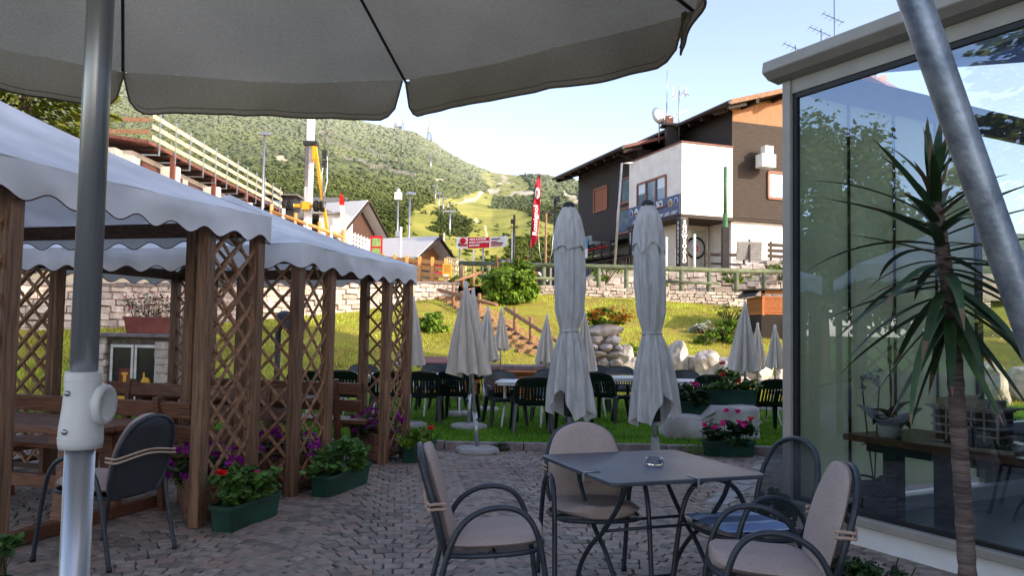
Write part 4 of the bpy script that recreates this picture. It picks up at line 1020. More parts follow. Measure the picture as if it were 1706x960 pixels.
# ------------------------------------------------------------------ terrace chairs (tube frame, mesh, tied cushions)
def metal_chair(label, loc, rz, cushion=True, dense=False, group='terrace chairs of dark tube', only_back=False):
    t = thing('terrace_chair', label, 'chair', loc, rz, group)
    for sx in (-1, 1):
        pts = [(sx * .275, -.31, .0), (sx * .272, -.26, .22), (sx * .27, -.205, .45), (sx * .268, -.14, .58), (sx * .266, -.04, .645), (sx * .266, .08, .655), (sx * .268, .17, .61), (sx * .27, .225, .5), (sx * .272, .262, .3), (sx * .275, .30, .0)]
        m = MB(); m.tube(cr(pts, 6), .0145, 10); m.tube([(sx * .275, -.31, -.0), (sx * .275, -.308, .03)], .018, 10, mi=1); m.tube([(sx * .275, .30, 0), (sx * .275, .298, .03)], .018, 10, mi=1)
        m.build('side_frame', [anthracite, black_pl], t)
    def arch(u):     # back outline, u 0..1 around the hoop
        return Vector((.0, 0, 0))
    half = [(.19, -.215, .415), (.225, -.235, .50), (.235, -.265, .62), (.225, -.30, .74), (.175, -.333, .85), (.09, -.350, .90), (0, -.353, .915)]
    hoop = [Vector(p) for p in half] + [Vector((-p[0], p[1], p[2])) for p in half[-2::-1]]
    seat = [(.19, -.215, .415), (.245, -.10, .425), (.255, .08, .435), (.21, .21, .44), (.10, .262, .442), (0, .27, .442)]
    seatl = [Vector(p) for p in seat] + [Vector((-p[0], p[1], p[2])) for p in seat[-2::-1]]
    m = MB(); m.tube(cr(hoop, 6), .0145, 10); m.build('back_frame', anthracite, t)
    m = MB(); m.tube(cr(seatl, 6) + cr([seatl[-1], seatl[0]], 4), .0125, 8); m.tube([(-.265, .02, .425), (.265, .02, .425)], .008, 6); m.build('seat_frame', anthracite, t)
    H = cr(hoop, 6); S = cr(seatl, 6); hn = len(H) // 2; sn = len(S) // 2
    def sheet_(name, loop, inset, bow, M_):
        m = MB(); vs = []; uv = []; nn = len(loop); n2 = nn // 2; nu = 14
        for i in range(n2 + 1):
            a, b = loop[i], loop[nn - 1 - i]
            for j in range(nu + 1):
                u = j / nu; p = a.lerp(b, u); p = p + Vector(bow) * (4 * u * (1 - u)) * min(1, (n2 - i) / n2 * 3)
                vs.append(p); uv.append((p.x, (p.z if name == 'back_mesh' else p.y)))
        m.add(vs, [(i * (nu + 1) + j, i * (nu + 1) + j + 1, (i + 1) * (nu + 1) + j + 1, (i + 1) * (nu + 1) + j) for i in range(n2) for j in range(nu)], 0, True)
        m.uv = uv; return m.build(name, M_, t)
    sheet_('back_mesh', H, 0, (0, -.035, 0), mesh_dense if dense else mesh_m)
    sheet_('seat_mesh', S, 0, (0, 0, -.02), mesh_dense if dense else mesh_m)
    if cushion:
        def pad(name, loop, off, th, grow):
            m = MB(); nn = len(loop); n2 = nn // 2; nu = 18; vs = []
            off = Vector(off)
            for s_ in (1, -1):
                for i in range(n2 + 1):
                    a, b = loop[i], loop[nn - 1 - i]
                    for j in range(nu + 1):
                        u = j / nu; p = a.lerp(b, .5 + (u - .5) * grow); e = min(1, 4.5 * min(u, 1 - u)) ** .5 if 0 < u < 1 else 0
                        e2 = min(1, 5 * min(i / n2 + .01, 1 - i / n2)) ** .5 if i < n2 else 0
                        k = th / 2 * e * e2 * (1 + .25 * noise.noise(p * 7 + Vector((loc[0], loc[1], s_))))
                        vs.append(p + off.normalized() * (off.length + s_ * k))
            N = (n2 + 1) * (nu + 1)
            fs = [(i * (nu + 1) + j, i * (nu + 1) + j + 1, (i + 1) * (nu + 1) + j + 1, (i + 1) * (nu + 1) + j) for i in range(n2) for j in range(nu)]
            m.add(vs, fs + [tuple(N + q for q in f[::-1]) for f in fs], 0, True)
            # piping around the edge
            ed = [p.lerp((loop[n] + loop[nn - 1 - n]) / 2, 1 - grow) + off for n, p in [(i, loop[i]) for i in range(n2)]]
            return m.build(name, cushion_m, t)
        pad('seat_cushion', S, (0, 0, .048), .075, 1.0)
        bc = pad('back_cushion', H, (0, .036, .012), .06, .98)
        m = MB(); z = .66
        for dz in (-.012, .012):
            pts = [(-.245, -.215, z + dz), (-.255, -.27, z + dz), (-.235, -.305, z + dz), (0, -.322, z + dz + .03), (.235, -.305, z + dz), (.255, -.27, z + dz), (.245, -.215, z + dz)]
            m.tube(cr(pts, 5), .008, 6)
        m.build('strap', strap_m, t)
        m = MB(); m.box((-.252, -.06, .462), (.004, .04, .026)); m.build('care_tag', white_pt, t)
    return t
def face(dx, dy): return math.atan2(dy, dx) - PI / 2
metal_chair('cushioned chair at the left side of the dark table, seen from its side', (-.10, 4.10, 0), face(1, .10))
metal_chair('cushioned chair behind the dark table, facing the viewer', (.50, 4.78, 0), face(.12, -1))
metal_chair('chair without back cushion, bare perforated back and blue striped seat pad', (1.30, 4.44, 0), face(-.94, -.33), cushion=False)
metal_chair('cushioned chair at the lower right, back toward the conservatory glass', (1.20, 3.70, 0), face(-.985, .12))
metal_chair('chair standing beside the picnic table, its dark back turned to the viewer', (-2.60, 5.25, 0), face(-.95, .32), dense=True)
# loose striped seat pad
M0 = Matrix.Translation((1.30, 4.44, 0)) @ Matrix.Rotation(face(-.94, -.33), 4, 'Z')
m = MB()
def padpt(u, v, s_):
    x, y = (u - .5) * .43, (v - .5) * .44 + .04
    e = max(0, min(1, 6 * min(u, 1 - u))) ** .5 * max(0, min(1, 6 * min(v, 1 - v))) ** .5
    q = .012 * abs(math.sin(u * PI * 3)) * abs(math.sin(v * PI * 3))
    return Vector((x, y, .474 + s_ * (.016 * e + q * e * .5) + .02 * (1 - v) * 0 + .02 * (v - .3) ** 2))
m.grid(lambda u, v: padpt(u, v, 1), 24, 24); m.grid(lambda u, v: padpt(u, v, -1), 24, 24)
o = m.build('seat_pad', stripe_m); o.matrix_world = M0
tag(o, 'loose blue striped seat pad lying on the bare perforated chair', 'cushion')

# ------------------------------------------------------------------ folding square table with clips and ashtray
TA = math.atan2(.35, .937); TC = Vector((.79, 4.60, 0))
t = thing('folding_table', 'square dark metal table with crossed curved legs in front', 'table', TC, TA)
hw = .468
m = MB(); ring = []
for sx, sy in ((1, 1), (-1, 1), (-1, -1), (1, -1)):
    for k in range(5):
        a = math.atan2(sy, sx) - PI / 4 + PI / 2 * k / 4; ring.append(Vector((sx * (hw - .05) + .05 * math.cos(a), sy * (hw - .05) + .05 * math.sin(a), 0)))
m.prism([p + ZV * .729 for p in ring], (0, 0, .022)); top = m.build('table_top', table_top_m, t, bevel=.006)
m = MB()
for k in range(40):
    m.lathe([(0, .0005), (.0032, .0005), (0, .0012)], 6, c=(rnd.uniform(-.4, .4), rnd.uniform(-.4, .4), .7512))
m.build('drain_holes', black_pl, top)
for sx in (-1, 1):
    for sg in (-1, 1):
        pts = [(sx * .30, sg * -.34, .724), (sx * .305, sg * -.27, .60), (sx * .31, sg * -.10, .42), (sx * .31, sg * .06, .30), (sx * .31, sg * .19, .15), (sx * .31, sg * .24, .0)]
        m = MB(); m.tube(cr([(p[0] + sx * sg * .016, p[1], p[2]) for p in pts], 7), .0135, 10); m.build('leg', anthracite, t)
for y_, z_ in ((-.10, .42), (.10, .42)):
    m = MB(); m.tube([(-.31, y_, z_), (.31, y_, z_)], .009, 8); m.build('brace', anthracite, t)
m = MB(); m.tube([(-.31, .24, .035), (.31, .24, .035)], .009, 8); m.tube([(-.31, -.24, .035), (.31, -.24, .035)], .009, 8); m.build('foot_bar', anthracite, t)
for nm, lx, ly, rot, lab in (('a', -.475, .10 - .26, 0, 'steel tablecloth clip on the left edge of the dark table'), ('b', .02, -.475, PI / 2, 'steel tablecloth clip on the front edge of the dark table')):
    M1 = Matrix.Translation(TC) @ Matrix.Rotation(TA, 4, 'Z') @ Matrix.Translation((lx, ly, .7505)) @ Matrix.Rotation(rot, 4, 'Z')
    m = MB(); m.tube([(.09, -.006, .006), (-.004, -.006, .006), (-.006, -.006, -.05), (.02, -.006, -.055)], .002, 6); m.box((.042, .0, .0042), (.1, .013, .003)); m.box((-.008, 0, -.022), (.003, .013, .055)); m.box((.02, 0, -.049), (.055, .012, .002))
    o = m.build('tablecloth_clip', steel); o.matrix_world = M1; tag(o, lab, 'clip')
p = atz(1090, 775, .75)
m = MB(); m.lathe([(0, 0), (.05, 0), (.054, .004), (.055, .03), (.05, .038), (.043, .037), (.040, .016), (.036, .010), (0, .009)], 40, c=(p.x, p.y, .7518))
tag(m.build('ashtray', crystal_m), 'round clear glass ashtray on the dark table', 'ashtray')

# ------------------------------------------------------------------ the open beige parasol overhead
HB = Vector((-.862, 1.62, 0)); ZH, ZE, RR = 3.05, 2.405, 1.325; A0 = math.radians(114.5); NS = 8
t = thing('open_parasol', 'open beige parasol spread overhead on an aluminium pole', 'parasol', HB)
tilt = Vector((0, 0, 1))
def px_at(z, dx=0): return Vector((0, 0, z))
m = MB(); m.tube([(0, 0, 1.18), (0, 0, ZH - .02)], .0262, 28); m.build('upper_pole', alu, t)
m = MB(); m.tube([(0, 0, .02), (0, 0, 1.34)], .0280, 28); m.build('lower_pole', alu, t)
m = MB(); m.lathe([(.029, 1.248), (.0400, 1.249), (.0418, 1.262), (.0410, 1.29), (.0362, 1.33), (.0338, 1.37), (.0346, 1.398), (.0335, 1.402), (.026, 1.402)], 32)
m.lathe([(.0412, 1.268), (.0426, 1.270), (.0412, 1.272)], 32); m.lathe([(.0338, 1.382), (.0354, 1.384), (.0338, 1.386)], 32); m.lathe([(0, .0), (.006, .0), (.006, .003), (0, .004)], 10, c=(-.012, -.0328, 1.36), M=Matrix.Rotation(PI / 2, 3, 'X'), mi=1); m.lathe([(0, .0), (.006, .0), (.006, .003), (0, .004)], 10, c=(-.010, -.0398, 1.285), M=Matrix.Rotation(PI / 2, 3, 'X'), mi=1)
sleeve = m.build('crank_housing', [white_pl, steel], t)
Mx = Matrix.Rotation(PI / 2, 3, 'Y')
m = MB(); m.lathe([(0, .026), (.016, .026), (.018, .040), (.024, .044), (.037, .042), (.040, .047), (.040, .055), (.037, .059), (.029, .058), (.024, .054), (0, .053)], 32, c=(.0, -.012, 1.338), M=Mx)
m.build('clamp_knob', white_pl, sleeve)
m = MB(); m.lathe([(0, .0), (.28, .0), (.285, .05), (.07, .075), (.045, .10), (.045, .4), (.036, .4)], 32); m.build('base', conc, t)
rib_end = []
for k in range(NS):
    a = A0 - 2 * PI * k / NS; rk = 1.49 if k % 4 == 2 else RR; a -= .03 if k == 2 else 0; rib_end.append(Vector((rk * math.cos(a), rk * math.sin(a), ZE)))
apex = Vector((0, 0, ZH))
for k in range(NS):
    e = rib_end[k]; m = MB(); pts = [apex + Vector((e.x, e.y, 0)) * .03 - ZV * .03, apex.lerp(e, .5) + ZV * .03, e - ZV * .012]
    m.tube(cr(pts, 6), .0055, 6); r_ = m.build('rib', anthracite, t)
    m = MB(); m.tube([(e.x * .03, e.y * .03, 2.42), tuple(apex.lerp(e, .5) + ZV * .01)], .005, 6); m.build('strut', anthracite, r_)
m = MB(); m.lathe([(.026, 2.36), (.045, 2.37), (.045, 2.45), (.026, 2.46)], 20); m.build('runner', black_pl, t)
cano = MB(); val = MB()
for k in range(NS):
    a_, b_ = rib_end[k], rib_end[(k + 1) % NS]; n = 20; rows = []
    mid = (a_ + b_) / 2
    for j in range(n + 1):
        tt = j / n
        for i in range(n + 1):
            u = i / n; e = a_.lerp(b_, u)
            rad = 1 + .0 * u; p = apex.lerp(e, tt); hump = .03 * 4 * tt * (1 - tt); p = p + ZV * hump - ZV * .03 * math.sin(PI * u) * tt
            pull = -.035 * math.sin(PI * u) * tt * tt; p = p + Vector((mid.x, mid.y, 0)).normalized() * pull + ZV * (.010 * noise.noise(Vector((u * 2.5 + k * 7, tt * 7, 1))) + .005 * noise.noise(Vector((u * 14 + k * 7, tt * 3, 4)))) * min(1, 8 * u * (1 - u))
            rows.append(p)
    cano.add(rows, [(j * (n + 1) + i, j * (n + 1) + i + 1, (j + 1) * (n + 1) + i + 1, (j + 1) * (n + 1) + i) for j in range(n) for i in range(n)], 0, True)
    vs = []; nu, nv = 40, 6; out = Vector((mid.x, mid.y, 0)).normalized()
    ed = rows[-(n + 1):]
    def edge(u):
        x = u * n; i = min(n - 1, int(x)); return ed[i].lerp(ed[i + 1], x - i)
    for i in range(nu + 1):
        u = .012 + .976 * i / nu; e = edge(u)
        cn = min(u - .012, .988 - u) / .085; dep = .155 * (1 - .14 * math.sin(PI * u)) * (1 if cn >= 1 else math.sqrt(max(0, 1 - (1 - cn) ** 2)) * .94 + .06)
        for j in range(nv + 1):
            f = j / nv; wob = (.018 * math.sin(u * 9 + k * 2.1) + .022 * noise.noise(Vector((u * 6, f, k * 3.0)))) * f
            inw = -.03 * f * f
            vs.append(e - ZV * dep * f + out * (wob + inw))
    val.add(vs, [(i * (nv + 1) + j, i * (nv + 1) + j + 1, (i + 1) * (nv + 1) + j + 1, (i + 1) * (nv + 1) + j) for i in range(nu) for j in range(nv)], 0, True)
    hem = [vs[i * (nv + 1) + nv] for i in range(nu + 1)]; val.tube(hem, .0035, 5, mi=1)
    val.tube([vs[i * (nv + 1) + nv] + out * -.003 + ZV * .018 for i in range(2, nu - 1)], .0012, 4, mi=1)
cano.build('canopy', cloth_big, t)
val.build('valance', [cloth_big, stitch_m], t)

# leaning galvanised mast
a_, b_ = at(1524, 0, 2.1), at(1693, 480, 2.1); d = (b_ - a_) / (a_.z - b_.z)
foot = b_ + d * b_.z; head = a_ - d * 1.0
t = thing('leaning_mast', 'thick galvanised steel pole leaning across the conservatory glass', 'pole', (foot.x, foot.y, 0))
m = MB(); m.tube([foot + (head - foot) * (i / 20) for i in range(21)], .041, 28); m.build('tube', galv, t, True)
m = MB(); m.lathe([(0, 0), (.16, 0), (.16, .015), (.05, .02), (.05, .06)], 24); m.build('base_plate', galv, t)

# ------------------------------------------------------------------ yucca
YB = Vector((1.86, 3.2, 0))
t = thing('yucca', 'tall potted yucca with a ringed trunk in front of the glass', 'plant', YB)
m = MB(); m.lathe([(0, .0), (.17, .0), (.2, .3), (.21, .34), (.18, .34), (.17, .3), (0, .3)], 28); m.build('pot', terracotta, t)
cn_ = at(1584, 520, 3.2) - YB; lw = at(1612, 960, 3.2) - YB; md = at(1596, 700, 3.2) - YB
P = cr([(lw.x + .01, 0, .25), (lw.x, lw.y, lw.z), (md.x, md.y, md.z), (cn_.x, cn_.y, cn_.z), (cn_.x - .04, cn_.y, cn_.z + .32), (cn_.x - .07, cn_.y, cn_.z + .52)], 14)
nP = len(P); rad = [.036 - .012 * i / nP + .0022 * math.sin(i * 2.4) for i in range(nP)]
m = MB(); m.tube(P, rad, 16); m.build('trunk', bark_y, t)
def yucca_leaf(mb, p, d, L, wd, droop, mi=0, tipm=False):
    d = Vector(d).normalized(); side = d.cross(ZV); side = side.normalized() if side.length > .05 else Vector((1, 0, 0)); n = 9; vs = []; q = Vector(p); dd = d.copy(); bx_, by_ = rnd.gauss(0, .16), rnd.gauss(0, .16)
    for i in range(n + 1):
        f = i / n; wv = wd * (min(1, .55 + 3 * f) * (1 - f ** 2.6) + .02)
        up_ = side.cross(dd).normalized()
        vs += [q - side * wv + up_ * wv * .35, q.copy(), q + side * wv + up_ * wv * .35]
        q = q + dd * (L / n); dd = (dd + Vector((bx_ / n, by_ / n, -droop / n))).normalized()
    tip = n - (1 if rnd.random() < .5 else 2) if tipm else n
    b0 = len(mb.v); mb.add(vs, [(i * 3 + k, i * 3 + k + 1, i * 3 + 3 + k + 1, i * 3 + 3 + k) for i in range(tip) for k in range(2)], mi, True)
    if tip < n: t_ = mb.t[-1]; [(mb.f.append([b0 + q_ for q_ in (i * 3 + k, i * 3 + k + 1, i * 3 + 3 + k + 1, i * 3 + 3 + k)]), mb.m.append(1), mb.s.append(True), mb.t.append(t_)) for i in range(tip, n) for k in range(2)]
mg, md_ = MB(), MB()
top0, top1 = Vector(P[-1]), Vector((cn_.x, cn_.y, cn_.z))
ga_ = 0
for i in range(76):
    f = i / 75; ga_ += 2.39996; p = top1.lerp(top0, f) - ZV * .06 * (1 - f)
    el = -1.05 + 1.6 * min(1, f / .72) ** .8 + (.85 * max(0, f - .72) / .28) + rnd.gauss(0, .12)
    d = (math.cos(ga_) * math.cos(el), math.sin(ga_) * math.cos(el), math.sin(el))
    L = (.46 + .16 * math.sin(PI * min(1, f * 1.25))) * rnd.uniform(.72, 1.08) * (1 if f < .78 else .72); dry = (rnd.random() < .2 and f > .3)
    yucca_leaf(md_ if dry else mg, p, d, L * (.7 if dry else 1), .022 if not dry else .013, (.5 if el > .2 else .75) * rnd.uniform(.4, 1.3), 0, not dry)
mg.build('leaves', [yucca_m, yucca_dry], t); md_.build('dry_leaves', yucca_dry, t)
# low shrub at the foot of the conservatory
p = atz(1490, 975, 0)
t = thing('parsley_shrub', 'low curly green shrub below the conservatory sill', 'shrub', (1.83, 4.08, 0))
m = MB(); q_, d = cloud((0, 0, .2), (.34, .26, .2), 1700, .35, 40, .26); q_[:, 2] = np.abs(q_[:, 2]); m.quads(leaves(q_, .019, .6, .9, 6, .3), rs.uniform(0, 1, len(q_))); m.build('foliage', leaf_d, t)
m = MB()
for k in range(20): m.tube([(rnd.gauss(0, .05), rnd.gauss(0, .05), 0), (rnd.gauss(0, .14), rnd.gauss(0, .1), rnd.uniform(.2, .38))], .004, 4)
m.build('stems', leaf_d, t)
t = thing('leafy_plant', 'small leafy plant behind the bare perforated chair', 'plant', (1.98, 6.05, 0))
m = MB(); q_, d = cloud((0, 0, .22), (.22, .2, .22), 500, .3, 12, .3); q_[:, 2] = np.abs(q_[:, 2]); m.quads(leaves(q_, .026, .5, .7, 6, .3), rs.uniform(0, 1, len(q_))); m.build('foliage', leaf_d, t)
m = MB(); m.tube([(0, 0, 0), (.02, 0, .2)], .008, 5); m.build('stems', leaf_d, t)
# ------------------------------------------------------------------ big closed grey parasols
def grey_parasol(label, x, y, seed, tipz, spin):
    q = random.Random(seed); t = thing('closed_parasol', label, 'parasol', (x, y, 0), spin, 'big closed grey parasols')
    H = tipz
    m = MB(); m.tube([(0, 0, .02), (0, 0, H - .1)], .026, 18); m.build('pole', steel, t)
    m = MB(); m.lathe([(0, 0), (.3, 0), (.3, .05), (.06, .06), (.045, .3), (.028, .3)], 20); m.build('base', conc, t)
    m = MB(); m.lathe([(0, H + .035), (.05, H + .03), (.075, H + .005), (.085, H - .03), (.075, H - .045)], 20); m.build('cap', black_pl, t)
    N = 144; ph = [q.uniform(0, 6.28) for _ in range(8)]
    def prof(z):      # mean radius and fold depth over height
        zs = [H - .02, H - .14, H - .35, H - .60, H - .95, H - 1.3, H - 1.46, H - 1.53, H - 1.60, H - 1.85, H - 2.2, H - 2.52]
        r_ = [.072, .115, .155, .172, .175, .155, .118, .102, .125, .185, .225, .245]
        f_ = [.05, .10, .13, .15, .17, .18, .14, .10, .20, .26, .32, .36]
        return np.interp(-z, [-v for v in zs], r_), np.interp(-z, [-v for v in zs], f_)
    def cloth(z0, zbot, rows, extra, hemfn, mb, mi=0):
        vs = []
        for i in range(rows + 1):
            f = i / rows
            for j in range(N):
                a = 2 * PI * j / N; zb = hemfn(a); z = z0 + (zb - z0) * f
                r, fd = prof(z); tw = .35 * (H - z) * .4
                lobes = .55 * math.cos(8 * (a + tw) + ph[0] + .6 * math.sin(2 * a + ph[1])) + .3 * math.cos(13 * a + ph[2] + z * 1.2) + .2 * math.cos(5 * a + ph[3] - z * .9)
                rr = r * (1 + fd * lobes) + extra * min(1, f * 3) + .006 * noise.noise(Vector((math.cos(a) * 3, math.sin(a) * 3, z * 4 + seed)))
                vs.append(Vector((rr * math.cos(a), rr * math.sin(a), z)))
        mb.add(vs, [(i * N + j, i * N + (j + 1) % N, (i + 1) * N + (j + 1) % N, (i + 1) * N + j) for i in range(rows) for j in range(N)], mi, True)
    def tri(x): return abs((x / PI) % 2 - 1) * 2 - 1
    m = MB(); cloth(H - .02, H - 2.5, 60, 0, lambda a: H - 2.46 + .13 * tri(4 * a + ph[4]) + .07 * math.sin(2 * a + ph[5]) - .05 * math.cos(a + ph[6]), m); m.build('cloth', gray_cloth, t)
    m = MB(); cloth(H - .025, H - .6, 24, .022, lambda a: H - .60 + .10 * abs(math.sin(2.5 * a + ph[7])) + .03 * math.sin(5 * a), m); m.build('vent_flap', gray_cloth, t)
    m = MB(); pts = [Vector((.112 * (1 + .06 * math.cos(5 * a)) * math.cos(a), .112 * (1 + .06 * math.cos(5 * a)) * math.sin(a), H - 1.53 + .004 * math.sin(3 * a))) for a in [2 * PI * k / 28 for k in range(28)]]
    m.tube(pts, .011, 6, closed=True); m.tube([pts[24], pts[24] + Vector((.02, -.02, -.12)), pts[24] + Vector((.03, -.015, -.3))], .006, 5); m.build('tie_strap', gray_cloth, t)
    m = MB(); m.box((.0, .0, H - 2.34), (.1, .1, .42)); m.build('closing_gear', black_pl, t); return t
g1, g2 = at(958, 345, 9.6), at(1086, 345, 9.3)
GP1 = grey_parasol('left one of the two tall closed grey parasols, its hem hanging behind a chair back', at(951, 600, 9.6).x, 9.6, 3, at(953, 341, 9.6).z, .4)
GP2 = grey_parasol('right one of the two tall closed grey parasols, its pole standing behind the ashtray table', at(1094, 600, 9.3).x, 9.3, 8, at(1079, 338, 9.3).z, 2.1)
for o_, a_, s_ in ((GP1, -.016, .4), (GP2, -.040, 2.1)): o_.rotation_euler = (Matrix.Rotation(a_, 3, 'Y') @ Matrix.Rotation(s_, 3, 'Z')).to_euler()

# ------------------------------------------------------------------ small closed cream parasols on the lawn
def cream_parasol(label, x, y, z, seed, H=2.0, lean=(0, 0), rad=.26, Lc=1.05, ball=True, z_base=None):
    q = random.Random(seed); t = thing('lawn_parasol', label, 'parasol', (x, y, z), q.uniform(0, 6), 'closed cream parasols on the lawn')
    lx, ly = lean; rz = t.rotation_euler[2]; lv = Matrix.Rotation(-rz, 3, 'Z') @ Vector((lx, ly, 0))
    def ax(h): return Vector((lv.x * max(0, h - .1) / H, lv.y * max(0, h - .1) / H, h))
    m = MB(); m.tube([ax(.08), ax(H - .05)], .017, 12); m.build('pole', steel, t)
    m = MB(); m.tube([ax(.05), ax(.48)], .026, 12); m.tube([ax(.40) + Vector((.02, 0, 0)), ax(.40) + Vector((.07, 0, 0))], .012, 8, mi=1); m.lathe([(.024, -.014), (.024, .014), (0, .014)], 10, c=ax(.4) + Vector((.075, 0, 0)), mi=1, M=Matrix.Rotation(PI / 2, 3, 'Y')); m.build('socket', [steel, black_pl], t)
    m = MB(); m.lathe([(0, 0), (.27, 0), (.275, .02), (.26, .06), (.08, .075), (0, .075)], 8, smooth=False); m.build('base_slab', conc, t, bevel=.006)
    N = 96; rows = 26; ph = [q.uniform(0, 6) for _ in range(5)]; m = MB(); vs = []
    for i in range(rows + 1):
        f = i / rows
        for j in range(N):
            a = 2 * PI * j / N
            r = .024 + (rad - .024) * (f ** .92); fold = (.55 * abs(math.cos(4 * a + ph[0])) ** .8 + .45) * (1 + .12 * math.cos(3 * a + ph[1]) + .07 * math.cos(11 * a + ph[2] + f * 2))
            rr = r * (1 - min(1, f * 4) + min(1, f * 4) * fold) + .022 * f * noise.noise(Vector((math.cos(a) * 2.2, math.sin(a) * 2.2, f * 3 + seed * .37)))
            hem = (.055 * abs(math.cos(4 * a + ph[0])) + .035 * noise.noise(Vector((math.cos(a) * 1.5, math.sin(a) * 1.5, seed * .77)))) * f
            c_ = ax(H - .02 - Lc * f + hem - .03 * f)
            vs.append(c_ + Vector((rr * math.cos(a), rr * math.sin(a), 0)))
    m.add(vs, [(i * N + j, i * N + (j + 1) % N, (i + 1) * N + (j + 1) % N, (i + 1) * N + j) for i in range(rows) for j in range(N)], 0, True)
    m.build('cloth', cream_cloth, t)
    m = MB(); m.lathe([(.026, H - .03), (.028, H - .005), (.02, H + .012), (.024, H + .03), (.016, H + .048), (0, H + .052)], 12, c=ax(H) - Vector((0, 0, H))); m.build('finial', white_pl, t)
    return t
def base_at(px, Y): p = at(px, 650, Y); return p.x
for (px, Y, H, lx, rad, Lc, lab) in [
    (797, 9.88, 2.05, -.19, .285, 1.07, 'nearest closed cream parasol, leaning in a slab base on the paving by the kerb'),
    (782, 11.7, 2.0, .03, .24, 1.0, 'closed cream parasol half hidden right behind the leaning one'),
    (768, 13.4, 1.95, 0, .24, 1.0, 'closed cream parasol wholly behind the leaning one, only its pole and slab showing'),
    (806, 14.3, 1.8, .05, .25, .9, 'closed cream parasol between the leaning one and the sunlit slim one'),
    (833, 16.4, 1.86, 0, .17, .80, 'slim sunlit closed parasol in front of the slatted bar counter'),
    (908, 15.8, 1.72, .02, .22, .90, 'closed parasol at the right end of the slatted bar counter'),
    (972, 14.0, 1.75, 0, .22, 1.0, 'closed parasol mostly hidden behind the left tall grey parasol'),
    (1241, 12.9, 1.92, 0, .27, 1.07, 'tallest closed cream parasol near the conservatory, behind the white boulder'),
    (1262, 15.8, 1.62, 0, .2, .82, 'closed parasol tucked right behind the tallest one by the conservatory'),
    (1291, 15.3, 1.58, 0, .2, .76, 'sunlit closed parasol closest to the conservatory corner'),
    (682, 11.75, 1.86, .03, .22, .95, 'closed parasol just right of the far lattice corner'),
    (309, 10.75, 1.95, 0, .2, 1.05, 'closed cream parasol seen through the far left lattice near the fridge counter')]:
    x = base_at(px, Y); z = 0 if Y < KY else gz(x, Y)
    cream_parasol(lab, x, Y, z, int(px), H, (lx, 0), rad, Lc)

# ------------------------------------------------------------------ dark green resin armchairs
def resin_chair(label, loc, rz):
    t = thing('resin_armchair', label, 'chair', loc, rz, 'dark green resin armchairs on the lawn')
    # seat
    m = MB(); n = 10
    def sf(u, v): return Vector(((u - .5) * (.44 + .04 * v), -.2 + .44 * v, .405 + .02 * v - .022 * math.sin(PI * u) * math.sin(PI * v) - .03 * max(0, v - .85) / .15))
    m.grid(sf, n, n); m.grid(lambda u, v: sf(u, v) - Vector((0, 0, .018)), n, n)
    for s_ in (-1, 1): m.bar((s_ * .225, -.2, .385), (s_ * .24, .24, .4), .02, .05)
    m.bar((-.24, .235, .385), (.24, .235, .385), .02, .05); m.build('seat', green_chair, t)
    # back: arched frame with vertical slats
    m = MB()
    def bp(x, z): return Vector((x, -.20 - .17 * (z - .40) / .4 - .045 * math.cos(x * 5.5) + .03, z))
    arch = [(-.235, .40), (-.245, .55), (-.25, .66), (-.225, .735), (-.16, .775), (-.06, .79), (.06, .79), (.16, .775), (.225, .735), (.25, .66), (.245, .55), (.235, .40)]
    A = cr([bp(*p) for p in arch], 4)
    for p, q_ in zip(A[:-1], A[1:]): m.bar(p, q_ + (q_ - p) * .1, .028, .03, up=Vector((0, 1, 0)))
    def strip(x0, x1, z0, z1, nx=6, nz=4, top=lambda u: 1.0):
        for o in (0, .014): m.grid(lambda u, v: bp(x0 + (x1 - x0) * u, z0 + (z1 * top(u) - z0) * v) + Vector((0, o, 0)), nx, nz)
    strip(-.225, .225, .655, .79, 12, 3, lambda u: 1 - .075 * abs(2 * u - 1) ** 3)
    strip(-.225, .225, .40, .47, 8, 1)
    for k in range(8):
        x = -.1575 + .045 * k; strip(x - .0155, x + .0155, .46, .66, 1, 3)
    for s_ in (-1, 1): strip(s_ * .19, s_ * .243, .42, .68, 2, 4)
    m.build('backrest', green_chair, t)
    for s_ in (-1, 1):
        m = MB(); P_ = cr([bp(s_ * .245, .62), Vector((s_ * .275, -.12, .605)), Vector((s_ * .285, .05, .60)), Vector((s_ * .28, .17, .585)), Vector((s_ * .268, .225, .52)), Vector((s_ * .262, .235, .42))], 5)
        for p, q_ in zip(P_[:-1], P_[1:]): m.bar(p, q_ + (q_ - p) * .12, .05, .016, up=Vector((0, .3, 1)))
        m.build('armrest', green_chair, t)
        for sy in (-1, 1):
            a_ = Vector((s_ * .235, sy * .2 + .02, .42)); b_ = Vector((s_ * .275, .02 + sy * .28, 0)); m = MB()
            x_ = Vector((1, 0, 0)); y_ = Vector((0, 1, 0)); vs = []
            for p, w_ in ((a_, .034), (b_, .022)): vs += [p + x_ * (sx * w_) + y_ * (s2 * w_) for s2 in (-1, 1) for sx in (-1, 1)]
            m.add(vs, [(0, 2, 3, 1), (4, 5, 7, 6), (0, 1, 5, 4), (2, 6, 7, 3), (0, 4, 6, 2), (1, 3, 7, 5)]); m.build('leg', green_chair, t, bevel=.008)
    return t
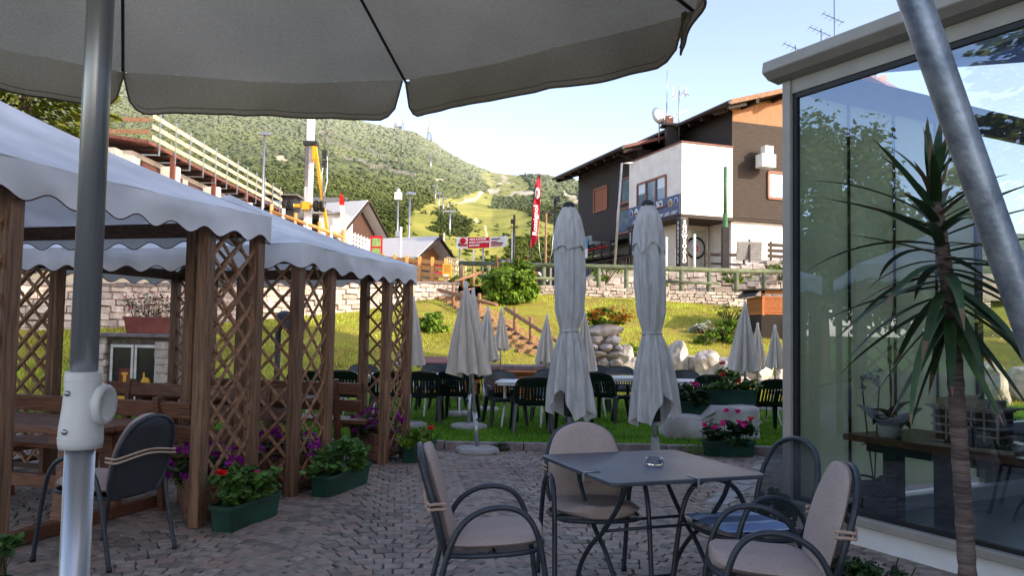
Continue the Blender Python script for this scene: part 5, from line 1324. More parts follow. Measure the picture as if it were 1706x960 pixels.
chairs = [(707, 12.3, 0, 'dark green armchair at the left of the lawn group, its slatted back toward the kerb'),
          (764, 12.6, -12, 'dark green armchair with its back to the viewer, behind the pole of the leaning parasol'),
          (722, 14.3, 180, 'dark green armchair facing the viewer behind the leftmost lawn table'),
          (747, 14.6, 170, 'armchair facing the viewer, right one of the pair behind the leftmost lawn table'),
          (841, 12.2, 195, 'dark green armchair facing the viewer left of the middle lawn table'),
          (886, 11.35, 4, 'closest dark green armchair, its back to the viewer at the middle lawn table'),
          (915, 12.9, 176, 'dark green armchair facing the viewer across the middle lawn table'),
          (952, 11.4, -14, 'dark green armchair peeping out behind the left tall grey parasol'),
          (576, 12.2, 0, 'dark green armchair seen right of the middle lattice corner'),
          (512, 12.0, 6, 'dark green armchair half hidden by the middle lattice post'),
          (601, 13.6, 184, 'dark green armchair facing the viewer behind the far gazebo'),
          (646, 12.3, 10, 'dark green armchair behind the far lattice corner'),
          (1011, 12.9, -32, 'dark green armchair turned aside, just right of the left tall grey parasol'),
          (1062, 12.9, 44, 'dark green armchair half covered by the right tall grey parasol'),
          (1036, 14.6, 178, 'dark green armchair facing the viewer between the two tall grey parasols'),
          (992, 14.7, 172, 'farthest dark green armchair, peeping out beside the left tall grey parasol'),
          (1150, 13.4, 184, 'dark green armchair facing the viewer behind the trough of pink flowers on the boulder'),
          (1183, 12.7, -10, 'dark green armchair whose back shows behind the red geraniums'),
          (1276, 11.8, 6, 'dark green armchair closest to the conservatory, right of the white boulder')]
proto = None
for px, Y, rz, lab in chairs:
    x = base_at(px, Y); loc = (x, Y, gz(x, Y))
    if proto is None: proto = resin_chair(lab, loc, math.radians(rz))
    else: dup(proto, loc, math.radians(rz), lab)
# white folding tables
def lawn_table(label, loc, rz):
    t = thing('lawn_table', label, 'table', loc, rz, 'white garden tables on the lawn')
    m = MB(); m.box((0, 0, .66), (.78, .72, .03)); m.build('table_top', white_pl, t, bevel=.01)
    for sy in (-1, 1): m = MB(); m.box((0, sy * .34, .635), (.7, .02, .03)); m.build('apron', white_pl, t)
    for s_ in (-1, 1):
        for sy in (-1, 1):
            m = MB(); m.tube([(s_ * .28, sy * .06, .64), (s_ * .28, sy * .06, .3), (s_ * .29, sy * .30, .0)], .014, 8); m.build('leg', white_pt, t)
    m = MB(); m.tube([(-.28, 0, .3), (.28, 0, .3)], .012, 8); m.build('stretcher', white_pt, t)
    return t
pt = None
for px, Y, rz, lab in [(737, 13.4, 4, 'white garden table among the left group of lawn chairs'), (872, 12.1, -6, 'white garden table between the middle armchairs'), (1030, 13.7, 8, 'white garden table between the two tall grey parasols'),
                       (1165, 13.0, -4, 'white garden table behind the planted boulder'), (1318, 13.0, 5, 'white garden table at the corner of the conservatory'), (548, 12.9, 0, 'white garden table behind the farther gazebo'), (655, 13.2, 3, 'white garden table beyond the far lattice corner')]:
    x = base_at(px, Y); loc = (x, Y, gz(x, Y))
    if pt is None: pt = lawn_table(lab, loc, math.radians(rz))
    else: dup(pt, loc, math.radians(rz), lab)
# slim dark metal chair beside the conservatory
x = base_at(1306, 13.6)
t = thing('wire_chair', 'thin dark wire chair at the table by the conservatory corner', 'chair', (x, 13.6, gz(x, 13.6)), .5)
m = MB()
for s_ in (-1, 1): m.tube(cr([(s_ * .2, -.22, 0), (s_ * .2, -.2, .45), (s_ * .19, -.27, .7), (s_ * .12, -.3, .84), (0, -.3, .86)], 5), .01, 6); m.tube([(s_ * .2, .2, 0), (s_ * .2, .2, .45)], .01, 6)
m.build('frame', dark_metal, t); m = MB(); m.box((0, 0, .45), (.42, .42, .02)); m.build('seat', dark_metal, t, bevel=.006)

# ------------------------------------------------------------------ slatted bar counter with slab top and folded cover
p0, p1 = at(797, 640, 16.3), at(930, 640, 16.3); z = gz(0, 16.3)
L = p1.x - p0.x
t = thing('garden_bar', 'slatted wooden bar counter with a stone slab top on the lawn', 'counter', ((p0.x + p1.x) / 2, 16.7, z))
m = MB()
for k in range(9): m.box((-.0, -.40, .03 + .060 * k + .025), (L * .80, .03, .044))
for s_ in (-1, 1):
    for k in range(9): m.box((s_ * L * .40, .0, .03 + .060 * k + .025), (.03, .76, .044))
m.build('slat_front', slat_w, t)
m = MB(); m.box((0, 0, .28), (L * .79, .74, .54)); m.build('carcass', mat('dark_core', rgb(44, 34, 28)), t)
m = MB(); m.box((0, -.06, .595), (L * .98, 1.02, .035)); m.build('shelf_board', slat_w, t, bevel=.005)
m = MB(); m.box((0, .1, .66), (L * .90, .7, .09)); m.build('slab_top', kerb_m, t, bevel=.015)
m = MB(); m.grid(lambda u, v: Vector((L * (.18 + .36 * u), -.2 + .5 * v, .71 + .24 * u * math.sin(PI * v) ** .7 + .03 * noise.noise(Vector((u * 5, v * 5, 1))))), 14, 12); m.build('folded_cover', mat('grey_tarpaulin', rgb(120, 104, 92), rgb(150, 134, 120), rough=.8), t)
p0 = at(752, 640, 16.9)
t = thing('wooden_box', 'orange slatted wooden chest left of the bar counter', 'chest', (p0.x, 17.0, gz(p0.x, 17)))
m = MB()
for k in range(7): m.box((0, -.3, .05 + .095 * k), (1.2, .03, .08))
m.build('slat_front', slat_w, t); m = MB(); m.box((0, 0, .34), (1.18, .57, .66)); m.build('carcass', slat_w, t)
m = MB(); m.prism([(-.64, -.36, .68), (.64, -.36, .68), (.64, .36, .78), (-.64, .36, .78)], (0, 0, .04)); m.build('lid', terracotta, t)
p0 = at(792, 650, 16.0)
t = thing('kettle_grill', 'small red lidded grill between the chest and the bar counter', 'grill', (p0.x, 16.1, gz(p0.x, 16.1)))
m = MB(); m.lathe([(0, .42), (.14, .45), (.2, .52), (.2, .56)], 20); m.build('bowl', black_pl, t); m = MB(); m.lathe([(.21, .56), (.2, .62), (.14, .69), (0, .72)], 20); m.build('lid', petal_r, t)
for k in range(3):
    a = 2 * PI * k / 3; m = MB(); m.bar((.1 * math.cos(a), .1 * math.sin(a), .46), (.2 * math.cos(a), .2 * math.sin(a), 0), .02); m.build('leg', dark_metal, t)

def gpt(px, py, Ymin=15, Ymax=29.8):
    for Y in np.linspace(Ymin, Ymax, 150):
        p = at(px, py, Y)
        if p.z <= gz(p.x, Y) + .01: return Vector((p.x, Y, gz(p.x, Y)))
    p = at(px, py, Ymax); return Vector((p.x, Ymax, gz(p.x, Ymax)))
# ------------------------------------------------------------------ boulders along the foot of the bank
k = 0
BL = [(1133, 600, 24, 32, 'white boulder standing upright left in the row, beside the grey parasol'), (1158, 607, 17, 19, 'small round boulder between two white ones, in front of the bank'), (1183, 606, 29, 30, 'broad bright boulder in the middle of the row'),
      (1221, 613, 36, 26, 'wide pale boulder right behind the red geraniums'), (1265, 620, 34, 25, 'wide pale boulder behind the closed parasols by the conservatory'), (1299, 612, 17, 18, 'small pale boulder above the parasol nearest the conservatory'),
      (1300, 640, 22, 18, 'flat boulder low in the row by the conservatory corner'), (1240, 640, 26, 14, 'flat low boulder under the row behind the tallest cream parasol'), (1148, 637, 20, 12, 'small flat stone at the foot of the upright white boulder'), (1190, 642, 24, 12, 'low flat stone at the foot of the broad bright boulder'),
      (1047, 590, 15, 22, 'pale boulder to the right of the stone flower pillar'), (1062, 613, 22, 17, 'pale boulder just left of the right tall grey parasol'), (1031, 615, 14, 15, 'small boulder at the foot of the stone flower pillar'), (1095, 635, 24, 16, 'boulder hidden low behind the right tall grey parasol'),
      (690, 645, 12, 9, 'small stone at the foot of the bank near the far lattice corner'), (712, 642, 10, 8, 'small stone left of the orange chest'), (1002, 628, 14, 9, 'flat stone below the stone flower pillar'),
      (1608, 640, 36, 38, 'large boulder seen through the far conservatory window behind the yucca trunk'), (1660, 642, 34, 42, 'tall boulder seen through the far conservatory window beside its mullion'), (1716, 640, 36, 40, 'boulder at the right end of the row seen through the far window')]
for px, py, rx, ry, lab in BL:
    k += 1; b_ = gpt(px, py + ry * .8, 13); Y = b_.y; s_ = Y / F; c = Vector((b_.x, Y + .25, b_.z + ry * s_ * .72)); rx *= 1.15; ry *= 1.2
    o = rock_mesh((0, 0, 0), (rx * s_, rx * s_ * .85, ry * s_), 40 + k, cuts=26, sub=4, rough=.13, flat=True).build('boulder', rock_m); o.location = (c.x, c.y, c.z)
    tag(o, lab, 'boulder', 'boulders along the foot of the bank')
# stone pillar with orange flowers
c = at(1005, 606, 18.2); z0 = gz(c.x, 18.2) - .1
t = thing('stone_pillar', 'stacked rough stone pillar carrying a bowl of orange flowers', 'stone planter', (c.x, 18.2, z0))
hh = at(1005, 549, 18.2).z - z0; z = 0; lv = 0
m = MB(); m.box((0, .04, hh * .46), (.68, .3, hh * .9)); m.build('mortar_core', stone_joint, t)
while z < hh - .22:
    h = rnd.uniform(.15, .24); n = 2 + lv % 2; wd = .47 - .012 * lv; xx = -wd
    for k in range(n):
        w_ = 2 * wd / n * rnd.uniform(.85, 1.15) if k < n - 1 else wd - xx
        o = rock_mesh((0, 0, 0), (w_ * .72, .40, h * .80), 90 + lv * 5 + k, cuts=30, sub=3, rough=.10, flat=True, rz=rnd.gauss(0, .1)).build('stone', rock_m, t); o.location = (xx + w_ / 2, rnd.gauss(0, .03), z + h / 2); xx += w_
    z += h; lv += 1
o = rock_mesh((0, 0, 0), (.62, .42, .22), 133, cuts=30, sub=3, rough=.08, rz=0).build('cap_stone', rock_m, t); o.location = (0, 0, z + .1); z += .06
top_z = z0 + z + .2
pl = thing('orange_flowers', 'orange and red bedding flowers on top of the stone pillar', 'flowers', (c.x, 18.2, top_z))
m = MB(); q_, d = cloud((0, 0, .12), (.62, .36, .22), 900, .3, 22, .3); q_[:, 2] = np.maximum(q_[:, 2], -.02); m.quads(leaves(q_, .035, .5, .7, 5), rs.uniform(0, 1, len(q_))); m.build('foliage', leaf_b, pl)
m = MB(); q_, d = cloud((0, 0, .18), (.64, .38, .24), 420, .6, 22, .3); q_[:, 2] = np.maximum(q_[:, 2], .05); m.quads(leaves(q_, .034, .5, .8, 5), rs.uniform(0, 1, len(q_))); m.build('blossoms', petal_o, pl)

# white marble block with troughs
c = at(1188, 700, 11.2)
bx = [at(1110, 700, 11.1).x, at(1265, 700, 11.1).x]; z0 = LAWN; zt = at(1240, 673, 11.1).z
W2 = (bx[1] - bx[0]) / 2
m = MB(); v, f = ICO[4]; vs = []
for p in v:
    d = Vector(p); mx = max(abs(d.x), abs(d.y), abs(d.z)); b = d / mx; q_ = d.lerp(b, .92)
    x, y_, z_ = q_.x * W2, q_.y * .38, (q_.z * .5 + .5) * (zt - z0)
    if q_.x < -.15: z_ *= 1 - .26 * min(1, (-.15 - q_.x) / .07)
    n_ = noise.fractal(Vector((x * 2.6, y_ * 2.6, z_ * 2.6)), 1, 2, 6) * .055
    n_ += .03 * noise.noise(Vector((x * 1.1 + 5, y_, z_ * 1.5)))
    x -= .05 * (1 - z_ / (zt - z0)) * (1 if q_.x < 0 else 0)
    vs.append(Vector((x, y_, z_ - .03)) + d * n_)
m.add(vs, [tuple(q_) for q_ in f], 0, True); o = m.build('boulder', marble_m); o.location = ((bx[0] + bx[1]) / 2, 11.25, z0)
tag(o, 'big rough white block of stone carrying flower troughs, on the lawn edge', 'boulder')
xx = at(1219, 660, 11.1).x
trough('green plastic trough on top of the white stone block', 'geraniums with red blooms on top of the white stone block', (xx, 11.2), zt - .015, 0, .74, .2, .20, flowers=[(petal_r, [(-.12, -.06, .24), (.11, -.1, .16), (-.1, .0, .40)])], tall=.3, dens=1.0)
xx = at(1158, 690, 10.9).x
trough('green plastic trough on the low shoulder of the white stone block', 'bushy geranium with one pink bloom on the low shoulder of the block', (xx, 11.05), at(1158, 693, 11).z, .1, .46, .2, .2, flowers=[(petal_k, [(-.02, -.04, .28), (.03, -.06, .26)])], tall=.26, dens=1.0, leafm=leaf_d)
p = atz(1217, 762, 0)
trough('green plastic trough on the paving before the white stone block', 'pink geraniums in the trough on the paving', (p.x, p.y + .1), 0, .03, .62, .22, .19, flowers=[(petal_k, [(-.30, -.02, .22), (-.2, -.1, .2), (-.08, -.06, .26), (-.1, -.1, .24), (.12, -.06, .27), (.16, -.1, .23), (.22, -.02, .25), (-.02, .02, .40), (.12, .02, .39)]), (petal_r, [(.28, 0, .30)])], tall=.28, dens=1.1, leafm=leaf_d)
o = thing('weed_tuft', 'weedy tuft growing at the kerb near the pink trough', 'plant', (atz(1165, 757, 0).x, 9.95, 0))
m = MB(); q_, d = cloud((0, 0, .1), (.3, .1, .14), 260, .2); q_[:, 2] = np.abs(q_[:, 2]); m.quads(leaves(q_, .022, .2, .35, 5), rs.uniform(0, 1, len(q_))); m.build('foliage', leaf_b, o); m = MB(); m.tube([(0, 0, 0), (0, 0, .12)], .004, 4); m.build('stems', leaf_b, o)
o = thing('weed_tuft', 'small weed at the kerb beside the slab of the leaning parasol', 'plant', (atz(833, 752, 0).x, 10.0, 0))
m = MB(); q_, d = cloud((0, 0, .05), (.14, .06, .08), 160, .2); q_[:, 2] = np.abs(q_[:, 2]); m.quads(leaves(q_, .018, .4, .6, 5), rs.uniform(0, 1, len(q_))); m.build('foliage', leaf_d, o); m = MB(); m.tube([(0, 0, 0), (0, 0, .06)], .004, 4); m.build('stems', leaf_d, o)

# ------------------------------------------------------------------ plants on the bank
def shrub(name, label, c, r, n, size, M_, clumps=30, aspect=.6, cat='shrub'):
    t = thing(name, label, cat, c)
    m = MB(); q_, d = cloud((0, 0, r[2] * .55), (r[0], r[1], r[2] * .75), n, .45, clumps, .3); q_[:, 2] = np.maximum(q_[:, 2], .02)
    m.quads(leaves(q_, size, .35, aspect, 6, .3, d), rs.uniform(0, 1, len(q_))); m.build('foliage', M_, t)
    m = MB()
    for k in range(10): m.tube([(rnd.gauss(0, r[0] * .1), rnd.gauss(0, r[1] * .1), -.1), (rnd.gauss(0, r[0] * .4), rnd.gauss(0, r[1] * .4), r[2] * .8)], .015, 5)
    m.build('stems', bark_m, t); return t
sbig = shrub('peony_bush', 'big round leafy bush at the top of the garden stairs', (at(848, 500, 27.6).x, 27.6, gz(at(848, 500, 27.6).x, 27.6)), (1.05, .85, 1.2), 6500, .075, leaf_b, 50)
c0 = Vector(sbig.location)
m = MB(); st = MB()
for k in range(22):
    x, y_ = rnd.uniform(-1.0, 1.0), rnd.uniform(-.4, .5); zz = rnd.uniform(1.2, 1.6) if abs(x) < .8 else rnd.uniform(.6, 1.1)
    st.tube([(x * .8, y_, .8), (x, y_, zz)], .008, 4); q_, d = cloud((x, y_, zz), (.05, .05, .04), 8, .2); m.quads(leaves(q_, .024, .3, 1, 5), rs.uniform(0, 1, 8))
st.build('stems', log_w, sbig); m.build('blossoms', mat('faded_rose', rgb(150, 74, 84), rgb(190, 110, 110), rough=.8), sbig)
shrub('green_bush', 'low bright green bush on the bank left of the stairs', gpt(718, 553), (.62, .5, .5), 1100, .07, leaf_b, 26)
shrub('green_bush', 'light green bush on the right bank behind the boulders', gpt(1212, 570), (.60, .45, .5), 1300, .05, leaf_b, 26)
shrub('green_bush', 'small dark green bush left of the light one on the right bank', gpt(1176, 576), (.32, .28, .3), 500, .04, leaf_b, 14)
shrub('green_bush', 'tuft of weeds between the boulders by the stone pillar', gpt(1052, 598, 15), (.28, .2, .3), 300, .04, leaf_b, 10)
shrub('silver_plant', 'silvery leaved plant on the right bank above the boulders', gpt(1172, 556), (.42, .3, .32), 300, .07, mat('silver_leaf', rgb(150, 156, 140), rgb(190, 194, 180), rough=.8, trans=.2), 16, .35, 'plant')
shrub('meadow_weeds', 'pale tall weeds below the right end of the low stone wall', gpt(1215, 540), (.7, .4, .5), 420, .05, leaf_b, 16, .25, 'plant')
for px, py, lab in ((1010, 452, 'clump of weeds growing out of the terrace wall near the right tall grey parasol'), (1090, 462, 'clump of weeds at the foot of the terrace wall in the middle'), (1225, 455, 'tall weeds in front of the terrace wall'), (1300, 448, 'weeds on top of the terrace wall at the conservatory')):
    p = at(px, py + 12, 32.4); shrub('wall_weeds', lab, (p.x, 32.4, max(p.z - .1, 2.98)), (.7, .3, .55), 420, .06, leaf_b, 14, .5, 'plant')

# ------------------------------------------------------------------ garden stairs and log handrails
f0, f1 = gpt(898, 588), gpt(752, 482, 22, 28.8)
f1 = Vector((at(752, 480, 28.9).x, 28.9, gz(at(752, 480, 28.9).x, 28.9)))
t = thing('garden_stairs', 'straight flight of wooden sleeper steps climbing the bank', 'stairs', f0)
d = (f1 - f0); d.z = 0; d.normalize(); sd = Vector((d.y, -d.x, 0)); n = 17
for k in range(n):
    p = f0.lerp(f1, k / (n - 1)); z = gz(p.x, p.y) + .05; rzs = math.atan2(d.y, d.x)
    m = MB(); m.box((p.x, p.y, z - .04), (.14, 1.25, .17), rzs); m.box((p.x + d.x * .28, p.y + d.y * .28, z), (.42, 1.2, .08), rzs, mi=1); m.build('step', [log_w, gravel_m], t, True, bevel=.01)
def log_rail(label, a, b, npost, h=.75, mid=True, r=.06, M_=log_w, name='log_railing', ground=True, ext=.2):
    """a, b: foot points"""
    t = thing(name, label, 'railing', a); d = (b - a).normalized()
    for k in range(npost):
        p = a.lerp(b, (k + .5) / npost if npost < 4 else k / (npost - 1)); zg = gz(p.x, p.y) if ground else p.z
        m = MB(); m.tube([(p.x, p.y, zg - .1), (p.x, p.y, zg + h)], r * .95, 10); m.build('post', M_, t, True)
    for hh in ((h + r * .6, h * .42) if mid else (h + r * .6,)):
        m = MB(); o_ = Vector((d.y, -d.x, 0)).normalized() * (0 if hh > h else r); m.tube([a - d * ext + ZV * hh + o_, b + d * ext + ZV * hh + o_], r * (1 if hh > h else .8), 10); m.build('rail', M_, t, True)
    return t
def foot(px, py, Y, h): p = at(px, py, Y); return Vector((p.x, Y, p.z - h))
log_rail('upper left log handrail beside the stairs', foot(735, 486, 27.3, .75), foot(822, 509, 24.6, .75), 2)
log_rail('lower log handrail beside the stairs, behind the slatted bar', foot(846, 519, 24.0, .75), foot(930, 572, 20.6, .75), 3)
log_rail('short sunlit log handrail at the top of the stairs next to the bush', foot(762, 467, 29.2, .8), foot(797, 455, 30.2, .8), 2, mid=True)
# green rail fence along the walls
a_, b_ = Vector((at(768, 470, 30.3).x, 30.22, 3.16)), Vector((10.6, 30.22, 3.02))
t = thing('rail_fence', 'weathered green log rail fence on the low grey wall', 'fence', a_); n = 13
for k in range(n):
    p = a_.lerp(b_, k / (n - 1)); m = MB(); m.tube([(p.x, p.y, p.z - .25), (p.x, p.y, p.z + .82)], .085, 10); m.build('post', green_rail, t, True)
m = MB(); m.tube([a_ + ZV * .86 - Vector((.1, 0, 0)), a_.lerp(b_, .5) + ZV * .88, b_ + ZV * .86], .095, 12); m.build('rail', green_rail, t, True)
for (u0, u1) in ((.05, .30), (.62, .78)): m = MB(); m.tube([a_.lerp(b_, u0) + ZV * .38 - Vector((0, .09, 0)), a_.lerp(b_, u1) + ZV * .36 - Vector((0, .09, 0))], .06, 10); m.build('rail', green_rail, t, True)

# slatted shed on the right bank
p = at(1290, 560, 24.0); zg = gz(p.x, 24) ; zr = at(1290, 482, 24).z; x0 = at(1266, 520, 24).x; Wd = 2.4
t = thing('slatted_shed', 'small shed with dark base, orange slats and a lean-to roof on the bank', 'shed', (x0 + Wd / 2, 24.6, zg - .3))
H = zr - zg + .3
m = MB(); m.box((0, 0, H * .28), (Wd, 1.5, H * .56)); m.build('base_wall', dark_wood, t)
m = MB()
for k in range(12):
    z = H * .56 + .02 + k * (H * .30) / 12; m.box((0, -.74, z + .02), (Wd, .03, .055)); m.box((-Wd / 2 + .01, 0, z + .02), (.03, 1.46, .055))
m.build('slats', slat_w, t)
m = MB(); m.box((0, .05, H * .70), (Wd - .1, 1.3, H * .27)); m.build('inner_wall', mat('dark_core2', rgb(52, 34, 26)), t)
for x in (-Wd / 2 + .05, -Wd / 2 + .75, Wd / 2 - .05): m = MB(); m.box((x, -.74, H * .76), (.07, .08, H * .42)); m.build('post', slat_w, t)
m = MB(); m.box((0, -.74, H * .945), (Wd, .08, .1)); m.build('header', slat_w, t)
m = MB(); m.prism([(-Wd / 2 - .25, -.95, H * .97), (Wd / 2 + .2, -.95, H * .97), (Wd / 2 + .2, .9, H * 1.0), (-Wd / 2 - .25, .9, H * 1.0)], (0, 0, .05))
m.prism([(-Wd / 2 - .28, -.95, H * .86), (-Wd / 2 - .05, -.95, H * .985), (-Wd / 2 - .05, .9, H * .985), (-Wd / 2 - .28, .9, H * .86)], (0, 0, .03)); m.build('roof', dark_metal, t)
# ------------------------------------------------------------------ conservatory
K = Vector((2.2, 6.4, 0)); RZK = math.atan2(-.881, .472)
t = cons = thing('conservatory', 'glazed beige framed conservatory with a wide roof gutter at the right', 'conservatory', K, RZK)
LX, LY, HS, HT = 6.2, 5.2, .15, 3.56
m = MB(); m.box2((.0, .0, 0), (LX, .16, HS)); m.box2((0, .17, 0), (.16, LY, HS)); m.build('plinth_wall', white_pt, t)
m = MB(); m.box2((-.03, -.05, HS), (LX, .12, HS + .06)); m.build('sill', beige_pt, t, bevel=.006)
m = MB(); m.box2((-.02, -.02, HS + .061), (.06, .06, HT)); m.build('corner_post', beige_pt, t, bevel=.005)
m = MB(); m.box2((.061, .0, HT - .11), (LX, .06, HT)); m.build('head_rail', beige_pt, t)
m = MB(); m.box2((.062, .01, HS + .062), (.10, .05, HT - .112)); m.box2((.10, .01, HT - .15), (LX, .05, HT - .112)); m.box2((.1, .01, HS + .062), (LX, .05, HS + .09)); m.build('gasket', black_pl, t)
m = MB(); m.box2((3.9, -.015, HS + .062), (3.98, .055, HT - .112)); m.build('mullion', beige_pt, t)
m = MB(); m.poly([(.1, .03, HS + .09), (LX, .03, HS + .09), (LX, .03, HT - .15), (.1, .03, HT - .15)]); m.build('glass_pane', glass_big, t)
# gutter and fascia
m = MB(); prof = [(-.10, HT + .02), (-.17, HT + .07), (-.16, HT + .16), (-.05, HT + .19), (.02, HT + .17), (.02, HT + .0)]
m.add([Vector((x, y, z)) for x in (-.10, LX) for y, z in prof], [tuple(range(6))[::-1], tuple(range(6, 12))] + [(i, (i + 1) % 6, 6 + (i + 1) % 6, 6 + i) for i in range(6)]); m.build('gutter', beige_pt, t, bevel=.01)
m = MB(); prof2 = [(-.05, HT + .02), (-.09, HT + .07), (-.085, HT + .16), (-.03, HT + .19), (.02, HT + .17), (.02, HT + .0)]
m.add([Vector((x, y, z)) for y in (.03, LY) for x, z in prof2], [tuple(range(6)), tuple(range(6, 12))[::-1]] + [(i, 6 + i, 6 + (i + 1) % 6, (i + 1) % 6) for i in range(6)]); m.build('gutter', beige_pt, t, bevel=.01)
# far wall: pale folding panels then clear glazing
m = MB(); pw = .56
for k in range(4):
    y0 = .1 + k * (pw + .02); m = MB(); m.box2((.02, y0, HS + .062), (.055, y0 + pw, HT - .1)); m.build('blind_panel', mat('pale_blind', rgb(206, 212, 190), rgb(218, 224, 202), rough=.8, scale=2, trans=.75), t)  # panels made translucent to let more daylight into the room
    m = MB(); m.box2((.01, y0 + pw + .001, HS + .062), (.07, y0 + pw + .019, HT - .1)); m.build('panel_frame', dark_metal, t)
for y0 in (2.44, 3.45, 4.45, LY - .06):
    m = MB(); m.box2((.0, y0, HS + .062), (.07, y0 + .07, HT - .1)); m.build('mullion', beige_pt, t)
m = MB(); m.box2((-.02, 2.52, .62), (.1, LY, .70)); m.build('window_rail', beige_pt, t)
m = MB(); m.box2((.0, 2.52, HS + .001), (.06, LY - .07, .619)); m.build('parapet', mat('greenish_parapet', rgb(112, 118, 100), rgb(124, 130, 112)), t)
m = MB(); m.box2((.0, .06, HT - .099), (.07, LY, HT)); m.build('head_rail', beige_pt, t)
for y0, y1 in ((2.52, 3.44), (3.53, 4.44), (4.53, LY - .07)):
    m = MB(); m.poly([(.035, y0, .71), (.035, y1, .71), (.035, y1, HT - .1), (.035, y0, HT - .1)]); m.build('glass_pane', glass_thin, t)
# back walls, floor
wallm = mat('inner_wall_cream', rgb(184, 184, 168), rgb(196, 196, 180), rough=.9)
m = MB(); m.box2((0, LY + .001, 0), (LX, LY + .15, 4.6)); m.build('back_wall', wallm, t); m = MB(); m.box2((LX + .001, 0, 0), (LX + .15, LY + .15, 4.6)); m.build('back_wall', wallm, t)
m = MB(); m.box2((.165, .165, .0), (LX - .01, LY - .01, .03)); m.build('floor', mat('tiled_floor', rgb(96, 112, 118), rgb(124, 138, 142), rough=.35, scale=1.5), t)
# sloping roof with three roof windows
rz_ = lambda y: HT + .02 + y * .22
ceil_m = mat('translucent_roof_sheet', rgb(150, 168, 206), rgb(164, 182, 218), rough=.7, scale=3, trans=.5)  # translucent and bluish, added so daylight brightens the room below
def slab(x0, x1, y0, y1, mb): mb.prism([(x0, y0, rz_(y0)), (x1, y0, rz_(y0)), (x1, y1, rz_(y1)), (x0, y1, rz_(y1))], (0, 0, .1))
m = MB(); slab(0, LX, .021, .7, m); slab(0, LX, 1.95, LY + .1, m); xs = [0, .35, 1.45, 1.75, 2.85, 3.15, 4.25, LX]
for i in (0, 2, 4, 6): slab(xs[i], xs[i + 1], .7005, 1.9495, m)
m.build('roof', ceil_m, t)
for i in (1, 3, 5):
    m = MB()
    for a_, b_ in (((xs[i], .7), (xs[i + 1], .7)), ((xs[i], 1.95), (xs[i + 1], 1.95)), ((xs[i], .7), (xs[i], 1.95)), ((xs[i + 1], .7), (xs[i + 1], 1.95))): m.bar((a_[0], a_[1], rz_(a_[1]) + .1), (b_[0], b_[1], rz_(b_[1]) + .1), .07, .12)
    w_ = m.build('roof_window', white_pt, t)
    m = MB(); m.poly([(xs[i] + .03, .73, rz_(.73) + .13), (xs[i + 1] - .03, .73, rz_(.73) + .13), (xs[i + 1] - .03, 1.92, rz_(1.92) + .13), (xs[i] + .03, 1.92, rz_(1.92) + .13)]); m.build('pane', glass_thin, w_)
CW = lambda x, y, z=0: PARENT_M[cons.name] @ Vector((x, y, z))
# table inside and what stands on it
p = CW(.35, .28); t = thing('wooden_table', 'dark wooden table inside the conservatory holding a model house', 'table', CW(1.55, .72), RZK)
m = MB(); m.box((0, 0, .72), (2.5, .86, .05)); m.build('table_top', mat('oiled_wood', rgb(92, 62, 40), rgb(132, 92, 62), rough=.35, scale=5, stretch=(1, 8, 8)), t, bevel=.006)
m = MB(); m.box((0, 0, .66), (2.2, .7, .07)); m.build('apron', mat('dark_stain', rgb(34, 28, 24), rgb(48, 40, 34), rough=.5), t)
for sx in (-1, 1):
    for sy in (-1, 1): m = MB(); m.box((sx * 1.0 + .1, sy * .3, .325), (.12, .1, .60)); m.build('leg', mat('dark_stain', (0, 0, 0)), t, bevel=.006)
# model house
p = CW(1.18, .55, .745)
t = thing('model_house', 'small architectural model of a multi storey hotel on the indoor table', 'model', p, RZK + .12)
mwall = mat('model_card', rgb(168, 156, 134), rgb(186, 174, 152), rough=.8); mdark = mat('model_dark', rgb(52, 50, 46), rgb(70, 66, 60), rough=.8)
m = MB(); m.box((.02, 0, .012), (.66, .42, .024)); m.build('base_board', mwall, t)
m = MB(); m.box((0, 0, .145), (.42, .22, .24)); m.build('body', mdark, t)
m = MB()
for k in range(5): m.box((0, -.012, .035 + k * .056), (.45, .26, .012))
for k in range(6): m.box((-.21 + .084 * k, -.118, .145), (.014, .014, .24))
for k in range(3): m.box((-.222, -.08 + .08 * k, .145), (.012, .014, .24))
m.build('balcony', mwall, t)
m = MB(); m.prism([(-.26, -.16, .27), (.26, -.16, .27), (.26, .16, .27), (-.26, .16, .27)], (0, 0, .012)); m.prism([(-.2, -.1, .282), (.2, -.1, .282), (.18, .08, .282), (-.18, .08, .282)], (0, 0, .05)); m.box((-.06, -.11, .305), (.1, .03, .04)); m.box((.12, -.11, .305), (.06, .03, .04)); m.box((0, 0, .34), (.1, .1, .03)); m.build('roof', mwall, t)
m = MB(); q_, d = cloud((.1, -.17, .035), (.24, .05, .025), 300, .2); m.quads(leaves(q_, .012, .4, 1, 5), rs.uniform(0, 1, 300)); q_, d = cloud((.06, -.16, .09), (.03, .03, .07), 120, .2); m.quads(leaves(q_, .012, .4, 1, 5), rs.uniform(0, 1, 120)); m.build('model_trees', leaf_d, t)
